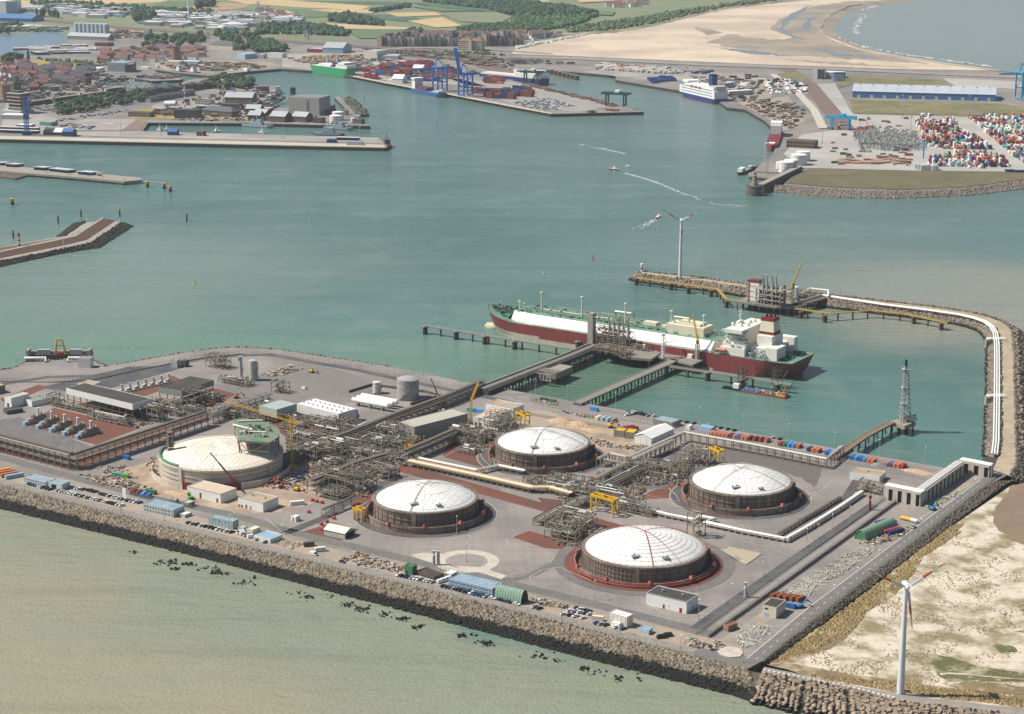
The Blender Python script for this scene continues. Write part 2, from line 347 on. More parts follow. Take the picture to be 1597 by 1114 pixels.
fsheet('terminal_paving',[(1270,132),(1302,130),(1330,178),(1600,186),(1900,200),(1900,262),(1597,268),(1420,266),(1250,262),(1222,240),(1250,210),(1300,203),(1290,170)],5.4,mat('pale terminal paving','a5a19a',.85,.06,.02,col2='96928c',s2=.008),'pale paving of the outer container terminal')
fsheet('terminal_paving',[(1470,122),(1597,127),(1800,136),(1800,150),(1560,138),(1490,135)],5.45,mat('pale terminal paving',''),'pale paving beside the blue warehouse')
fsheet('grass_field',[(1324,156),(1560,162),(1597,168),(1597,181),(1333,177)],5.7,GRASS,'green grass strip in front of the blue warehouse')
fsheet('grass_field',[(1302,118),(1350,118),(1470,125),(1480,135),(1330,131),(1306,138)],5.7,GRASS,'grass strip behind the blue warehouse')
fsheet('grass_field',[(1262,263),(1420,266),(1597,268),(1900,262),(1900,270),(1597,280),(1505,292),(1405,296),(1287,291),(1224,285),(1240,272)],5.7,DRYG,'brown dry grass field by the rock shore')
fsheet('grass_field',[(1212,115),(1240,112),(1260,122),(1240,130),(1222,126)],5.7,GRASS,'round grass plot inside the road bend')
fsheet('grass_field',[(200,186),(212,172),(240,168),(330,178),(410,184),(410,188),(232,185)],5.5,mat('parched lawn','8f7d50',.95,.2,.05),'parched lawn of the naval base')
fsheet('grass_field',[(20,96),(70,92),(160,98),(170,102),(60,108),(10,104)],5.5,mat('parched lawn',''),'parched field beside the town')
fsheet('grass_field',[(180,48),(240,52),(310,62),(330,66),(260,62)],5.6,FC['green'],'green verge beside the railway')
fsheet('quay_paving',[(-100,216),(0,217),(400,225.5),(600,230),(598,226),(400,221),(0,212),(-100,211)],5.2,mat('light quay concrete','ada595',.85,.08,.05),'light concrete quay apron')
fsheet('quay_paving',[(60,206),(230,205),(590,215),(596,224),(400,219),(60,210)],5.3,mat('grey quay asphalt','84807d',.85,.08,.05,col2='9c958c',s2=.01),'grey quay asphalt with pale patches')
fsheet('quay_paving',[(550,119.8),(600,129.8),(700,147.8),(800,167.2),(859,178),(862,176.5),(800,164.5),(700,145.4),(600,127.4),(552,118)],5.3,mat('light quay concrete',''),'light concrete quay edge of the container yard')
fsheet('quay_paving',[(90,203),(130,186),(214,186),(190,203)],5.35,mat('grey quay asphalt',''),'grey parking apron with painted letters')
fsheet('stone_slipway',[(190,202.5),(213,187),(229,190),(220,203)],5.5,mat('brown block paving','7d675a',.9,.15,.2),'sloping brown block slipway')
fsheet('sand_yard',[(160,43),(230,50),(245,60),(180,60),(165,56)],5.6,SANDY,'sandy yard beside the silos')
# terminal island
FRONT=[(-200,709.5),(0,757.7),(330,840.7),(660,920),(900,979.5),(1128,1036),(1165,1044)]
TOE=[(-200,744),(0,794),(330,875),(660,962),(900,1025),(1130,1083),(1200,1098)]
REAR=[(-200,590),(0,577),(22,574),(43,563),(142,561),(163,571.5),(215,563),(280,551),(330,544),(377,541.5),(431,545),(494,554.5),(550,563),(604,571),(741,599),(836,615.5),(1017,648),(1077,659),(1310,701),(1445,725),(1480,731)]
RIGHT=[(1535,733),(1562,738),(1545,752),(1533,761),(1260,974.5),(1190,1030)]
TERM=FRONT+RIGHT[::-1]+REAR[::-1]
land('terminal_ground',TERM,6,[GRAVEL,CONCD],6,'grey gravel ground of the gas terminal')
ORDW='first second third fourth fifth sixth seventh eighth ninth tenth eleventh twelfth thirteenth fourteenth fifteenth sixteenth seventeenth eighteenth nineteenth twentieth'.split()
def ordn(i,n):
 if i==n-1 and n>2:return 'last'
 if i<20:return ORDW[i]
 return{2:'twenty',3:'thirty',4:'forty',5:'fifty',6:'sixty',7:'seventy',8:'eighty',9:'ninety'}.get((i+1)//10%10,'')+('-'+ORDW[(i+1)%10-1]if(i+1)%10 else 'ieth')
import numpy as np
from mathutils import noise as mnoise
# rock slopes
def weed_mat(name,col,col2,lo,hi,island=.3):
 m=mat(name,col,.9,.15,.9,island=island,col2=col2,s2=.5,w2=.05)
 n,l=m.node_tree.nodes,m.node_tree.links;b=n['Principled BSDF']
 src=b.inputs['Base Color'].links[0].from_socket
 geo=n.new('ShaderNodeNewGeometry');sep=n.new('ShaderNodeSeparateXYZ');l.new(geo.outputs['Position'],sep.inputs[0])
 t=n.new('ShaderNodeTexNoise');t.inputs['Scale'].default_value=.12;t.inputs['Detail'].default_value=4;l.new(geo.outputs['Position'],t.inputs['Vector'])
 a=n.new('ShaderNodeMath');a.operation='MULTIPLY_ADD';l.new(t.outputs['Fac'],a.inputs[0]);a.inputs[1].default_value=-2.4;l.new(sep.outputs['Z'],a.inputs[2])
 mr=n.new('ShaderNodeMapRange');mr.inputs[1].default_value=lo-1.2;mr.inputs[2].default_value=hi-1.2;l.new(a.outputs[0],mr.inputs[0])
 mx=n.new('ShaderNodeMix');mx.data_type='RGBA';l.new(mr.outputs[0],mx.inputs['Factor']);mx.inputs['A'].default_value=(.011,.012,.008,1);l.new(src,mx.inputs['B']);l.new(mx.outputs['Result'],b.inputs['Base Color'])
 return m
ROCK=weed_mat('quarry stone with weed','6c665e','7d6f5a',3.0,3.6,.45)
ROCKB=weed_mat('breakwater stone','796e5e','69625a',1.6,2.4,.4)
ROCKG=mat('grey armour stone','5c554b',.9,.2,.6,island=.35)
BLOCK=weed_mat('concrete armour block','978775','877a6a',1.5,2.2,.22)
WEED=mat('dark weed','191b14',.9,.3,.5,island=.3)
CUBE=np.array([(-1,-1,-1),(1,-1,-1),(1,1,-1),(-1,1,-1),(-1,-1,1),(1,-1,1),(1,1,1),(-1,1,1)],float)
QUAD=np.array([(4,5,6,7),(0,1,5,4),(1,2,6,5),(2,3,7,6),(3,0,4,7),(3,2,1,0)])
def many_blocks(name,pos,size,m,label,jitter=.28,flat=.75,seed=1):
 rg=np.random.default_rng(seed);N=len(pos);pos=np.asarray(pos,float);size=np.asarray(size,float)
 v=CUBE[None]*.5+rg.uniform(-jitter,jitter,(N,8,3))*.5
 v=v*(size[:,None,None]*np.stack([rg.uniform(.8,1.35,N),rg.uniform(.7,1.1,N),rg.uniform(.6,1,N)*flat/.75],1)[:,None,:])
 q=rg.normal(size=(N,4));q/=np.linalg.norm(q,axis=1)[:,None];w_,x,y,z=q.T
 Rm=np.stack([1-2*(y*y+z*z),2*(x*y-z*w_),2*(x*z+y*w_),2*(x*y+z*w_),1-2*(x*x+z*z),2*(y*z-x*w_),2*(x*z-y*w_),2*(y*z+x*w_),1-2*(x*x+y*y)],1).reshape(N,3,3)
 v=np.einsum('nij,nkj->nki',Rm,v)+pos[:,None,:]
 f=(QUAD[None]+(np.arange(N)*8)[:,None,None]).reshape(-1)
 me=bpy.data.meshes.new(name);me.vertices.add(N*8);me.vertices.foreach_set('co',v.reshape(-1));me.loops.add(N*24);me.loops.foreach_set('vertex_index',f)
 me.polygons.add(N*6);me.polygons.foreach_set('loop_start',np.arange(0,N*24,4));me.polygons.foreach_set('loop_total',np.full(N*6,4));me.update(calc_edges=True);me.materials.append(m)
 return tag(link(name,me),label,None,kind='stuff')
def slope_points(top,toe,n,rg=random):
 seg=[((Vector(top[i+1])-Vector(top[i])).length,i)for i in range(len(top)-1)];tot=sum(s for s,_ in seg);out=[]
 for _ in range(n):
  r=random.random()*tot
  for s,i in seg:
   if r<=s:break
   r-=s
  u=r/s;t=random.random();a=Vector(top[i]).lerp(Vector(top[i+1]),u);b=Vector(toe[i]).lerp(Vector(toe[i+1]),u);out.append(a.lerp(b,t))
 return out
def rock_slope(name,top,toe,dens,size,m,label,bed=None,sag=.0):
 area=sum((Vector(top[i+1])-Vector(top[i])).length*((Vector(toe[i])-Vector(top[i])).length+(Vector(toe[i+1])-Vector(top[i+1])).length)/2 for i in range(len(top)-1))
 pts=slope_points(top,toe,int(area*dens));big=random.Random(5)
 return many_blocks(name,[tuple(p)for p in pts],[size*random.choice((.7,.85,1,1,1.2,1.45))for _ in pts],m,label)
BED=mat('slope core','3a352e',.95,.2,.3)
top=[W(p,6.0)for p in FRONT];toe=[W(p,-.4)for p in TOE]
struct('sea_wall_slope',MB().loft([top,[p+Vector((0,0,-.6))for p in toe]]),weed_mat('sea wall core','6a6052','5a5248',2.3,2.9,0),'sloping core of the rock sea wall')
rock_slope('sea_wall_rocks',[p+Vector((0,0,-.1))for p in top],toe,1.5,1.4,ROCK,'loose rocks covering the long sea wall, dark with weed below')
pts=[]
for c,nn,sx,sy in(((208,862),5,8,3),((262,877),22,22,5),((293,880),14,12,4),((277,887),9,10,3),((316,886),6,12,4),((338,893),20,12,8),((355,895),8,8,3),((380,910),20,18,5),((395,900),4,8,3),((465,926),4,10,4),((480,932),10,14,4),((515,930),4,10,5),((542,944),16,10,5),((565,951),14,14,5),((600,960),10,10,5),((630,966),16,12,4),((652,979),10,14,4),((722,993),12,12,4),((757,1003),22,14,5),((740,990),5,8,3),((840,1024),12,24,8),((868,1032),6,10,5),((910,1044),14,12,4),((935,1050),8,16,6),((962,1058),5,14,6),((1000,1058),4,10,6)):
 for _ in range(nn*2):pts.append(tuple(W((random.gauss(c[0],sx*.45),random.gauss(c[1],sy*.45)),0)+Vector((0,0,random.uniform(-.6,.25)))))
many_blocks('weedy_rocks',pts,[random.uniform(.5,1.5)for _ in pts],WEED,'scattered weed covered rocks awash off the sea wall',seed=3)
PATH_T=[(1192,1040),(1260,1054),(1330,1069),(1400,1083),(1600,1106),(1800,1128)]
BT=[(1165,1046),(1188,1050),(1260,1063),(1323,1075),(1387,1093),(1578,1115),(1800,1141)]
BTOE=[(1128,1088),(1170,1103),(1250,1121),(1330,1140),(1400,1160),(1560,1185),(1800,1215)]
bt=[W(p,5.6)for p in BT];btoe=[W(p,-.4)for p in BTOE]
struct('block_wall_slope',MB().loft([bt,[p+Vector((0,0,-.8))for p in btoe]]),weed_mat('block wall core','5a5248','4a443c',1.2,2.2,0),'core under the concrete armour blocks')
blk=MB().box(0,0,-.5,1,1,1).mesh('concrete_block',BLOCK)
root=thing('block_revetment','revetment of tumbled cubic concrete armour blocks right of the rock sea wall','sea wall',tuple(bt[3]))
cells=[]
for i in range(1,len(bt)-1):
 L=(bt[i+1]-bt[i]).length;H_=((btoe[i]-bt[i]).length+(btoe[i+1]-bt[i+1]).length)/2
 for a in range(int(L/2.75)):
  for b_ in range(int(H_/2.6)):
   u=(a+.5+jit(.22))/(L/2.75);t=(b_+.35+jit(.2))/(H_/2.6)
   p=bt[i].lerp(bt[i+1],u).lerp(btoe[i].lerp(btoe[i+1],u),t);cells.append((t,p+Vector((0,0,.5+jit(.35)))))
cells.sort(key=lambda c:c[0]);ok=[c for c in cells if c[1].x<240]
def put_block(p):
 o=link('concrete_block',blk,root,tuple(p-bt[3]));s=random.uniform(2.0,2.5);o.scale=(s,s*random.uniform(.85,1.05),s);o.rotation_euler=(jit(.38),jit(.38),random.uniform(0,3))
for t,p in ok[:290]:put_block(p)
many_blocks('small_blocks',[tuple(p)for t,p in ok[290:]],[random.uniform(1.8,2.5)for _ in ok[290:]],BLOCK,'weed dark armour blocks at the waterline',jitter=.1,seed=8)
struct('coast_path',MB().loft([[W(p,5.75)for p in PATH_T],[W(p,5.75)for p in BT[1:]]]),ROADL,'narrow coast path on the block wall')
cu=MB();pr=[W(p,5.9)for p in((1192,1045.5),(1260,1059),(1330,1073),(1395,1089))]
kerb=thing('kerb_blocks','row of white kerb blocks along the coast path','kerb',tuple(pr[0]))
kb=MB().box(0,0,0,1.5,.7,.7).mesh('kerb_block',mat('white kerb','d8d4ca',.8))
for p,a in along(pr,2.6):link('kerb_block',kb,kerb,tuple(p-pr[0]-Vector((0,0,.15))),a)
# beach on the lower right
SX=mat('dune sand','beb3a2',.95,.1,.3,col2='7f7459',s2=.055,t2=.53,w2=.09)
BE=[(1192,1034),(1262,992),(1308,961),(1388,898),(1483,822),(1576,758),(1640,745),(1900,745),(1900,1200),(1800,1128),(1600,1106),(1400,1083),(1330,1069),(1260,1054)]
fsheet('dune_sand',BE,4.2,SX,'pale sand flat beside the perimeter road')
BRN=mat('brown shore grass','75664a',.95,.25,.15,col2='a4977c',s2=.07,t2=.58,w2=.08)
fsheet('grass_bank',[(1200,1034),(1262,989),(1308,958),(1388,895),(1483,820),(1504,815),(1492,832),(1470,850),(1440,868),(1425,895),(1400,925),(1352,955),(1330,985),(1300,1010),(1262,1022),(1230,1036)],4.3,BRN,'brown grass bank along the perimeter road')
fsheet('path_grass',[(1196,1037),(1230,1034),(1262,1040),(1330,1052),(1400,1062),(1480,1072),(1600,1090),(1700,1100),(1700,1112),(1600,1103),(1400,1080),(1330,1067),(1260,1052)],4.32,BRN,'brown grass strip along the coast path')
OLV=mat('olive marsh grass','5a5a3a',.95,.2,.2,col2='a79c84',s2=.06,t2=.56,w2=.06)
for p in([(1428,1024),(1450,1020),(1480,1024),(1520,1038),(1600,1050),(1700,1060),(1700,1068),(1600,1062),(1540,1063),(1480,1062),(1462,1052),(1448,1036)],[(1550,1005),(1580,1008),(1588,1016),(1560,1018)],[(1580,985),(1640,978),(1640,990),(1590,986)]):
 fsheet('marsh_patch',p,4.4,OLV,'olive green marsh patch in the sand')
fsheet('brown_patch',[(1480,1070),(1500,1063),(1560,1066),(1600,1072),(1600,1084),(1520,1080)],4.37,BRN,'brown grass patch near the turbine foot')
fsheet('mud_flat',[(1576,758),(1548,800),(1552,822),(1575,840),(1640,868),(1900,880),(1900,745),(1640,745)],4.5,mat('brown mud flat','826e58',.6,.12,.1,col2='77685a',s2=.02),'brown mud flat at the beach corner')
tr=[W(p,4.55)for p in((1466,1052),(1480,1050),(1510,1052),(1560,1057),(1620,1061))];struct('sand_track',MB().loft([offset(tr,-.8),offset(tr,.8)]),SX,'sandy track curling through the marsh')
def tufts(name,polys,n,m,label,h=(.5,1.2),seed=2,thr=None,rad=(.5,1.3)):
 mb=MB();rr=random.Random(seed)
 for poly,k in polys:
  xs=[p[0]for p in poly];ys=[p[1]for p in poly];c=0;tries=0
  while c<k*n and tries<60*n:
   tries+=1;x=rr.uniform(min(xs),max(xs));y=rr.uniform(min(ys),max(ys))
   ins=False;j=len(poly)-1
   for i in range(len(poly)):
    if(poly[i][1]>y)!=(poly[j][1]>y)and x<(poly[j][0]-poly[i][0])*(y-poly[i][1])/(poly[j][1]-poly[i][1])+poly[i][0]:ins=not ins
    j=i
   if not ins:continue
   g=W((x,y),4.2)
   if thr is not None and mnoise.noise(Vector((g.x*.055,g.y*.055,3)))+.35*mnoise.noise(Vector((g.x*.2,g.y*.2,9)))<thr:continue
   c+=1;hh=rr.uniform(*h);r0=rr.uniform(*rad);vs=[(g.x+jit(.15),g.y+jit(.15),4.2+hh)]
   for q in range(5):vs.append((g.x+math.cos(q*1.2566)*r0*rr.uniform(.6,1.3),g.y+math.sin(q*1.2566)*r0*rr.uniform(.6,1.3),4.1))
   mb.add(vs,[(0,1+q,1+(q+1)%5)for q in range(5)])
 return tag(mb.build(name,m),label,kind='stuff')
SHRUBG=mat('dry tuft grass','8a7852',.95,.2,.4,island=.35);
tufts('dune_grass',[([(1200,1035),(1262,991),(1388,897),(1483,821),(1500,830),(1440,868),(1425,895),(1352,955),(1330,985),(1262,1018)],.5),([(1255,1052),(1400,1066),(1600,1088),(1600,1104),(1400,1080),(1262,1056)],.3)],3200,SHRUBG,'dry brown grass tufts along the road bank')
tufts('sand_tufts',[([(1262,1020),(1352,955),(1430,890),(1500,830),(1597,860),(1597,1075),(1400,1066),(1270,1050)],1)],2600,mat('olive brown tufts','8a7d62',.95,.2,.4,island=.35),'brown grass tufts dotted over the sand',h=(.3,.8),thr=.05,rad=(.25,.8),seed=4)
t1=[W(p,5.9)for p in((1192,1031),(1262,975),(1533,763),(1548,753))];t2=[W(p,4)for p in((1196,1036),(1263,987),(1560,762),(1580,750))]
struct('road_bank',MB().loft([t1,t2]),BED,'stone bank below the perimeter road')
rock_slope('bank_rocks',t1,t2,1.3,1.15,ROCKG,'dark rocks on the bank between road and sand')
# breakwater
BI=[(1000,427.5),(1085,438),(1168,450),(1283,465),(1380,476.5),(1452,485.5),(1500,492.5),(1524,498),(1541,504),(1552,512),(1558,522),(1560.5,540),(1561,580),(1561,640),(1560.5,690),(1558,712),(1548,733)]
BO=[(1000,423.5),(1085,432.5),(1168,444),(1283,459.5),(1380,470.5),(1452,478.5),(1510,487),(1542,494.5),(1560,501),(1572,508),(1578,516),(1581,535),(1582.5,580),(1584,640),(1585.5,690),(1586,720),(1576,743)]
bi=[W(p,6.5)for p in BI];bo=[W(p,6.5)for p in BO]
struct('breakwater_road',MB().loft([bi,bo]),mat('breakwater concrete','a3957f',.85,.1,.15,col2='948873',s2=.05),'pale concrete road on the breakwater')
bit=[p+Vector((0,0,-6.8))for p in offset(bi,-11)];bot=[p+Vector((0,0,-6.8))for p in offset(bo,13)]
bit[-1]=W((1530,735),-.3);bit[-2]=W((1533,712),-.3)
tipc=[W((996,425),6.2),W((984,436),-.3)]
struct('breakwater_core',MB().loft([bit,[p-Vector((0,0,.15))for p in bi],[p-Vector((0,0,.15))for p in bo],bot]),BED,'stone core of the curved breakwater')
rock_slope('breakwater_rocks',bi[:-1],bit[:-1],.75,1.9,ROCKB,'tan rocks on the inner slope of the breakwater')
rock_slope('armour_rocks',bo,bot,.75,1.9,ROCKG,'grey brown armour rocks on the outer slope of the breakwater')
rock_slope('breakwater_tip_rocks',[bi[0],W((992,425.5),5),bo[0]],[bit[0],W((981,437),-.4),bot[0]],.9,1.9,ROCKB,'rocks round the tip of the breakwater')
pts=[tuple(p+Vector((jit(1.5),jit(1.5),.3)))for p,a in along([W(p,6.6)for p in[(1085,433),(1168,444.5),(1283,459),(1380,469.5),(1452,477.5),(1510,486),(1542,493),(1562,500),(1575,507),(1583,516),(1586,540),(1590,600),(1594,700)]],4.2)if random.random()<.8]
root=thing('crest_blocks','row of dark blocks along the outer edge of the breakwater','sea wall',pts[0])
for p in pts[:290]:
 o=link('concrete_block',blk,root,tuple(Vector(p)-Vector(pts[0])));o.scale=(2.1,1.9,1.9);o.rotation_euler=(jit(.4),jit(.4),random.uniform(0,3))
ml=[[W(f6(*p),z)for p in row]for z,row in((-.4,[(-300,1040),(0,985),(360,905),(620,865),(830,728)]),(3.2,[(-300,990),(0,945),(400,868),(560,833),(752,706)]),(3.4,[(-300,975),(0,928),(395,848),(540,813),(718,694)]),(7.5,[(-300,930),(0,888),(330,820),(470,790),(642,678)]),(7.5,[(-300,925),(0,880),(325,812),(455,783),(625,679)]),(3.5,[(-300,905),(0,862),(330,806),(435,790),(600,698)]),(3.4,[(-300,900),(0,858),(330,800),(400,790),(530,703)]),(-.4,[(-300,900),(0,855),(325,806),(350,800),(460,712)]))]
MOLE=weed_mat('mole stone','4a4138','3c3630',1.2,2,0);MPITCH=mat('brown stone pitching','5a4638',.9,.25,.4)
for nm,i,m_,lb in(('mole_foot',0,MOLE,'dark weedy foot of the left mole'),('mole_walkway',1,CONC,'pale walkway along the left mole'),('mole_pitching',2,MPITCH,'brown stone pitching of the left mole'),('mole_crest',3,CONC,'crest of the left mole'),('mole_pitching',4,MPITCH,'inner stone pitching of the left mole'),('mole_walkway',5,CONC,'inner walkway of the left mole'),('mole_foot',6,MOLE,'inner foot of the left mole')):
 struct(nm,MB().loft([ml[i],ml[i+1]]),m_,lb)
struct('mole_head',MB().add([tuple(r[-1])for r in ml],[tuple(range(8))]),MOLE,'sloping head of the left mole')
rock_slope('mole_rocks',[p for p in ml[1]],ml[0],.55,1.7,mat('dark mole stone','2c2923',.9,.2,.6,island=.4),'dark rocks at the foot of the left mole')
rock_slope('mole_rocks',[ml[6][-1],ml[6][-2]],[ml[7][-1],ml[7][-2]],.6,1.7,mat('dark mole stone',''),'dark rocks on the inner foot of the mole head')
ot=[W(p,4.9)for p in((1206,290),(1221,290),(1287,295.5),(1405,300),(1505,295.5),(1597,283),(1900,262))];oo=[W(p,-.4)for p in((1204,300),(1240,304),(1300,308.5),(1400,311),(1505,306),(1600,296),(1900,275))]
rock_slope('shore_rocks',ot,oo,.5,2.0,mat('shore armour','6f675d',.9,.2,.5,island=.35),'grey armour blocks on the shore of the outer terminal')
struct('shore_slope',MB().loft([ot,[p+Vector((0,0,-.5))for p in oo]]),BED,'slope under the shore armour')
rt=[W(p,6)for p in REAR[:14]];rt2=[p+Vector((0,0,-6.3))for p in offset(rt,9)]
struct('rear_slope',MB().loft([rt,rt2]),BED,'slope at the back of the terminal island')
rock_slope('rear_rocks',rt,rt2,.5,1.5,ROCKB,'rocks on the rear shore of the terminal island')
# roads and ground patches on the terminal
def groad(name,pts,d0,d1,z,m,label):
 c=[W(p,z)if not isinstance(p,Vector)else p for p in pts];c=[Vector((p.x,p.y,z))for p in c];return struct(name,MB().loft([offset(c,d0),offset(c,d1)]),m,label)
fr=FRONT[:-1]
groad('parking_ground',fr,9,26,6.03,mat('pale parking gravel','8a8177',.9,.1,.3,col2='9b8c79',s2=.03),'pale parking ground beside the sea wall road')
groad('sea_wall_road',fr,1.5,10,6.05,mat('sea wall road','867f77',.85,.1,.3,wear=.14),'grey road along the top of the sea wall')
rl=[(1128,1035),(1165,1027),(1260,947.4),(1425,823.5),(1529,747.5)]
struct('perimeter_road',MB().loft([[W(p,6.06)for p in((1165,1026),(1260,947.4),(1425,823.5),(1529,747.5),(1552,735))],[W(p,6.06)for p in((1187,1032),(1259,974),(1420,849),(1533,761),(1570,742))]]),mat('perimeter asphalt','6f6b68',.85,.08,.4,wear=.12),'two lane perimeter road beside the sand')
struct('road_corner',MB().add([tuple(W(p,6.055))for p in((1090,1010),(1165,1024),(1192,1030),(1165,1043),(1128,1035),(1080,1022))],[tuple(range(6))]),mat('perimeter asphalt',''),'road corner at the end of the sea wall')
WHT=mat('white road paint','cfccc4',.8,.1)
a0=[W(p,6.08)for p in((1165,1027),(1260,948.6),(1425,824.6),(1529,748.6))];struct('road_line',MB().loft([offset(a0,-.12),offset(a0,.22)]),WHT,'white edge line of the perimeter road')
mid_=[W(p,6.08)for p in((1180,1027),(1260,960),(1423,836),(1531,754))];mb=MB()
for p,a in along(mid_,9):mb.box(p.x,p.y,6.075,3,.25,.02,a)
struct('lane_dashes',mb,WHT,'dashed centre line of the perimeter road')
FENCE=[(-150,681),(0,718),(116,750),(220,778),(358,807),(442,832),(694,892),(900,941.6),(1105,994.5),(1250,891),(1398,784)]
fw=[W(p,6)for p in FENCE]
ff=[W(p,6)for p in FENCE[:9]];fr_=[W(p,6)for p in FENCE[8:]]
groad('patrol_road',ff[:],1.5,9,6.07,ASPH,'asphalt patrol road inside the front fence')
groad('patrol_road',[W((1098,985),6)]+[W((1240,884),6),W((1375,790),6)],2,9,6.11,ASPHD,'asphalt patrol road inside the right fence')
groad('gravel_verge',[W((1120,974),6)]+[W((1236,892),6),W((1385,785),6)],-1,4.5,6.04,mat('verge gravel','86807b',.9,.1,.5),'gravel verge between fence and road')
for p,z,m_,nm,lb in(([(40,663),(84,636),(218,668),(150,694)],6.04,REDST,'red_chippings','red stone bed under the vaporizers'),([(0,694),(114,724),(112,732),(0,706)],6.04,REDST,'red_chippings','red stone bed beneath the front pipe rack'),([(118,732),(330,655),(330,640),(120,712)],6.04,REDST,'red_chippings','red stone bed beneath the diagonal pipe rack'),([(285,622),(330,604),(368,615),(330,636)],6.04,REDST,'red_chippings','red stone bed beside the dark canopy'),([(180,610),(270,586),(290,596),(205,625)],6.04,REDST,'red_chippings','red stone bed under the pump row'),([(0,622),(60,600),(75,604),(10,632)],6.04,REDST,'red_chippings','red stone bed on the far left'),([(625,722),(1030,836),(1000,840),(620,735)],6.04,REDST,'red_chippings','red stone strip below the yellow pipeway'),([(838,776),(890,782),(868,798),(850,790)],6.05,REDST,'red_chippings','red stone corner between tanks'),([(800,838),(825,828),(905,850),(895,858),(850,855)],6.05,REDST,'red_chippings','red stone bed left of the front tank'),([(530,745),(580,770),(575,812),(540,780)],6.04,REDST,'red_chippings','red stone bed left of the middle tank'),([(700,690),(770,705),(770,735),(690,712)],6.035,REDST,'red_chippings','red stone bed left of the rear tank'),([(1010,768),(1062,752),(1070,775),(1000,780)],6.035,REDST,'red_chippings','red stone bed left of the right tank'),([(420,660),(470,650),(520,680),(455,690)],6.04,REDST,'red_chippings','red stone bed in the pipe field'),([(470,830),(520,815),(560,826),(530,845),(490,845)],6.04,REDST,'red_chippings','red stone bed near the open shed'),([(180,735),(260,712),(300,760),(460,750),(480,720),(560,730),(600,745),(520,775),(440,800),(380,800),(300,792),(215,778),(120,748)],6.035,SANDY,'site_sand','sandy construction ground round the concrete tank'),([(855,668),(880,650),(950,655),(1000,675),(1000,700),(960,715),(930,700)],6.035,SANDY,'site_sand','sandy construction ground beside the rear tank'),([(715,668),(760,645),(850,640),(880,650),(860,665),(760,672)],6.03,mat('dusty ground','968a7b',.9,.12,.3),'dusty_ground','dusty ground round the white halls'),([(1410,800),(1470,760),(1500,752),(1520,752),(1480,785),(1420,820),(1350,870),(1300,905),(1150,1000),(1120,1000),(1280,895)],6.03,mat('storage yard gravel','848078',.9,.14,.4,col2='938777',s2=.04),'storage_yard','gravel storage yard outside the right fence'),([(560,700),(700,640),(750,660),(620,716)],6.03,CONCD,'dark_paving','dark paving under the main pipe corridor'),([(330,600),(480,565),(570,590),(610,620),(440,640),(360,625)],6.02,mat('grey lay-down gravel','77726e',.9,.1,.3,col2='6c6966',s2=.02),'gravel_yard','open grey gravel yard near the rear shore'),([(60,605),(200,572),(300,570),(140,615)],6.025,ASPHD,'asphalt_lot','asphalt lot behind the processing halls'),([(960,760),(1010,735),(1060,700),(1150,692),(1290,722),(1270,760),(1250,745),(1160,720),(1075,735),(1040,765)],6.02,mat('dark gravel','615c59',.9,.1,.4),'dark_gravel','dark gravel behind the right tank'),([(700,740),(760,735),(780,765),(760,812),(640,838),(580,820),(600,740)],6.02,mat('brown gravel','766f6b',.9,.1,.4),'brown_gravel','brownish gravel round the middle tank'),([(0,655),(30,650),(150,700),(112,722),(0,690)],6.03,ASPH,'asphalt_lot','asphalt lot in front of the vaporizers')):
 fsheet(nm,p,z,m_,lb)
for pts_,w_,z,m_,lb in(([(442,833),(505,808),(560,770),(620,745)],7,6.07,ASPHD,'asphalt road past the middle tank'),([(0,600),(75,588),(190,585),(330,557),(420,553),(560,578),(700,608),(800,628)],7,6.05,ASPHD,'dark asphalt road along the rear fence'),([(790,640),(960,668),(1100,690),(1290,728)],7,6.05,mat('worn asphalt','7d7167',.85,.1,.3),'worn road along the inner quay'),([(700,620),(820,615),(1017,655),(1310,708),(1460,735)],7,6.045,mat('quay road','77726c',.85,.1,.3),'quay road beside the basin'),([(790,905),(830,895),(880,870),(900,872)],7,6.075,ASPH,'access road to the front tank'),([(935,745),(1020,715),(1050,705)],8,6.06,ASPHD,'road between the right hand tanks'),([(1290,900),(1340,868),(1410,815),(1450,785)],9,6.06,mat('yard concrete','827d77',.85,.1,.3),'concrete yard road'),([(1250,812),(1295,795),(1320,776),(1340,745)],6,6.05,ASPHD,'asphalt road right of the right tank'),([(700,1000),(690,990)],1,5.5,ASPH,'short stub')):
 if w_>1:groad('site_road',pts_,-w_/2,w_/2,z,m_,lb)
for k,pts_ in enumerate(([zC(840,735),zC(960,672),zC(1080,652),zC(1150,680),zC(1180,730),zC(1230,775),zC(1110,802),zC(850,752),zC(838,738)],[zE(120,700),zE(190,662),zE(290,655),zE(340,700),zE(372,752),zE(200,722),zE(122,704)],[zL(790,100),zL(800,130),zL(900,155),zL(1060,190),zL(1140,225),zL(1100,270),zL(1010,310),zL(900,362),zL(820,372),zL(690,352)],[zL(960,395),zL(960,370),zL(1040,320),zL(1180,300),zL(1260,340),zL(1400,395)],[zE(40,720),zE(120,720),zE(250,760),zE(480,812)],[zE(1200,690),zE(1290,700),zE(1400,680),zE(1532,610)],[zG(-10,70),zG(60,20),zG(110,-20)],[zD(520,770),zD(560,755),zD(800,735),zD(900,700)],[zA(20,655),zA(120,600),zA(300,540)],[zJ(640,430),zJ(680,470),zJ(900,500),zJ(1040,620)],[zM(450,215),zM(500,190),zM(620,260),zM(700,285),zM(830,280),zM(900,262)],[zH(870,205),zH(1100,250),zH(1290,300),zH(1390,340)])):
 c=[W(p,6.14)for p in pts_];struct('kerb_line',MB().loft([offset(c,-.16),offset(c,.2)]),CONCL,ordn(k,12)+' thin pale kerb line on the plant ground')
c=W(zL(500,257),6.09)
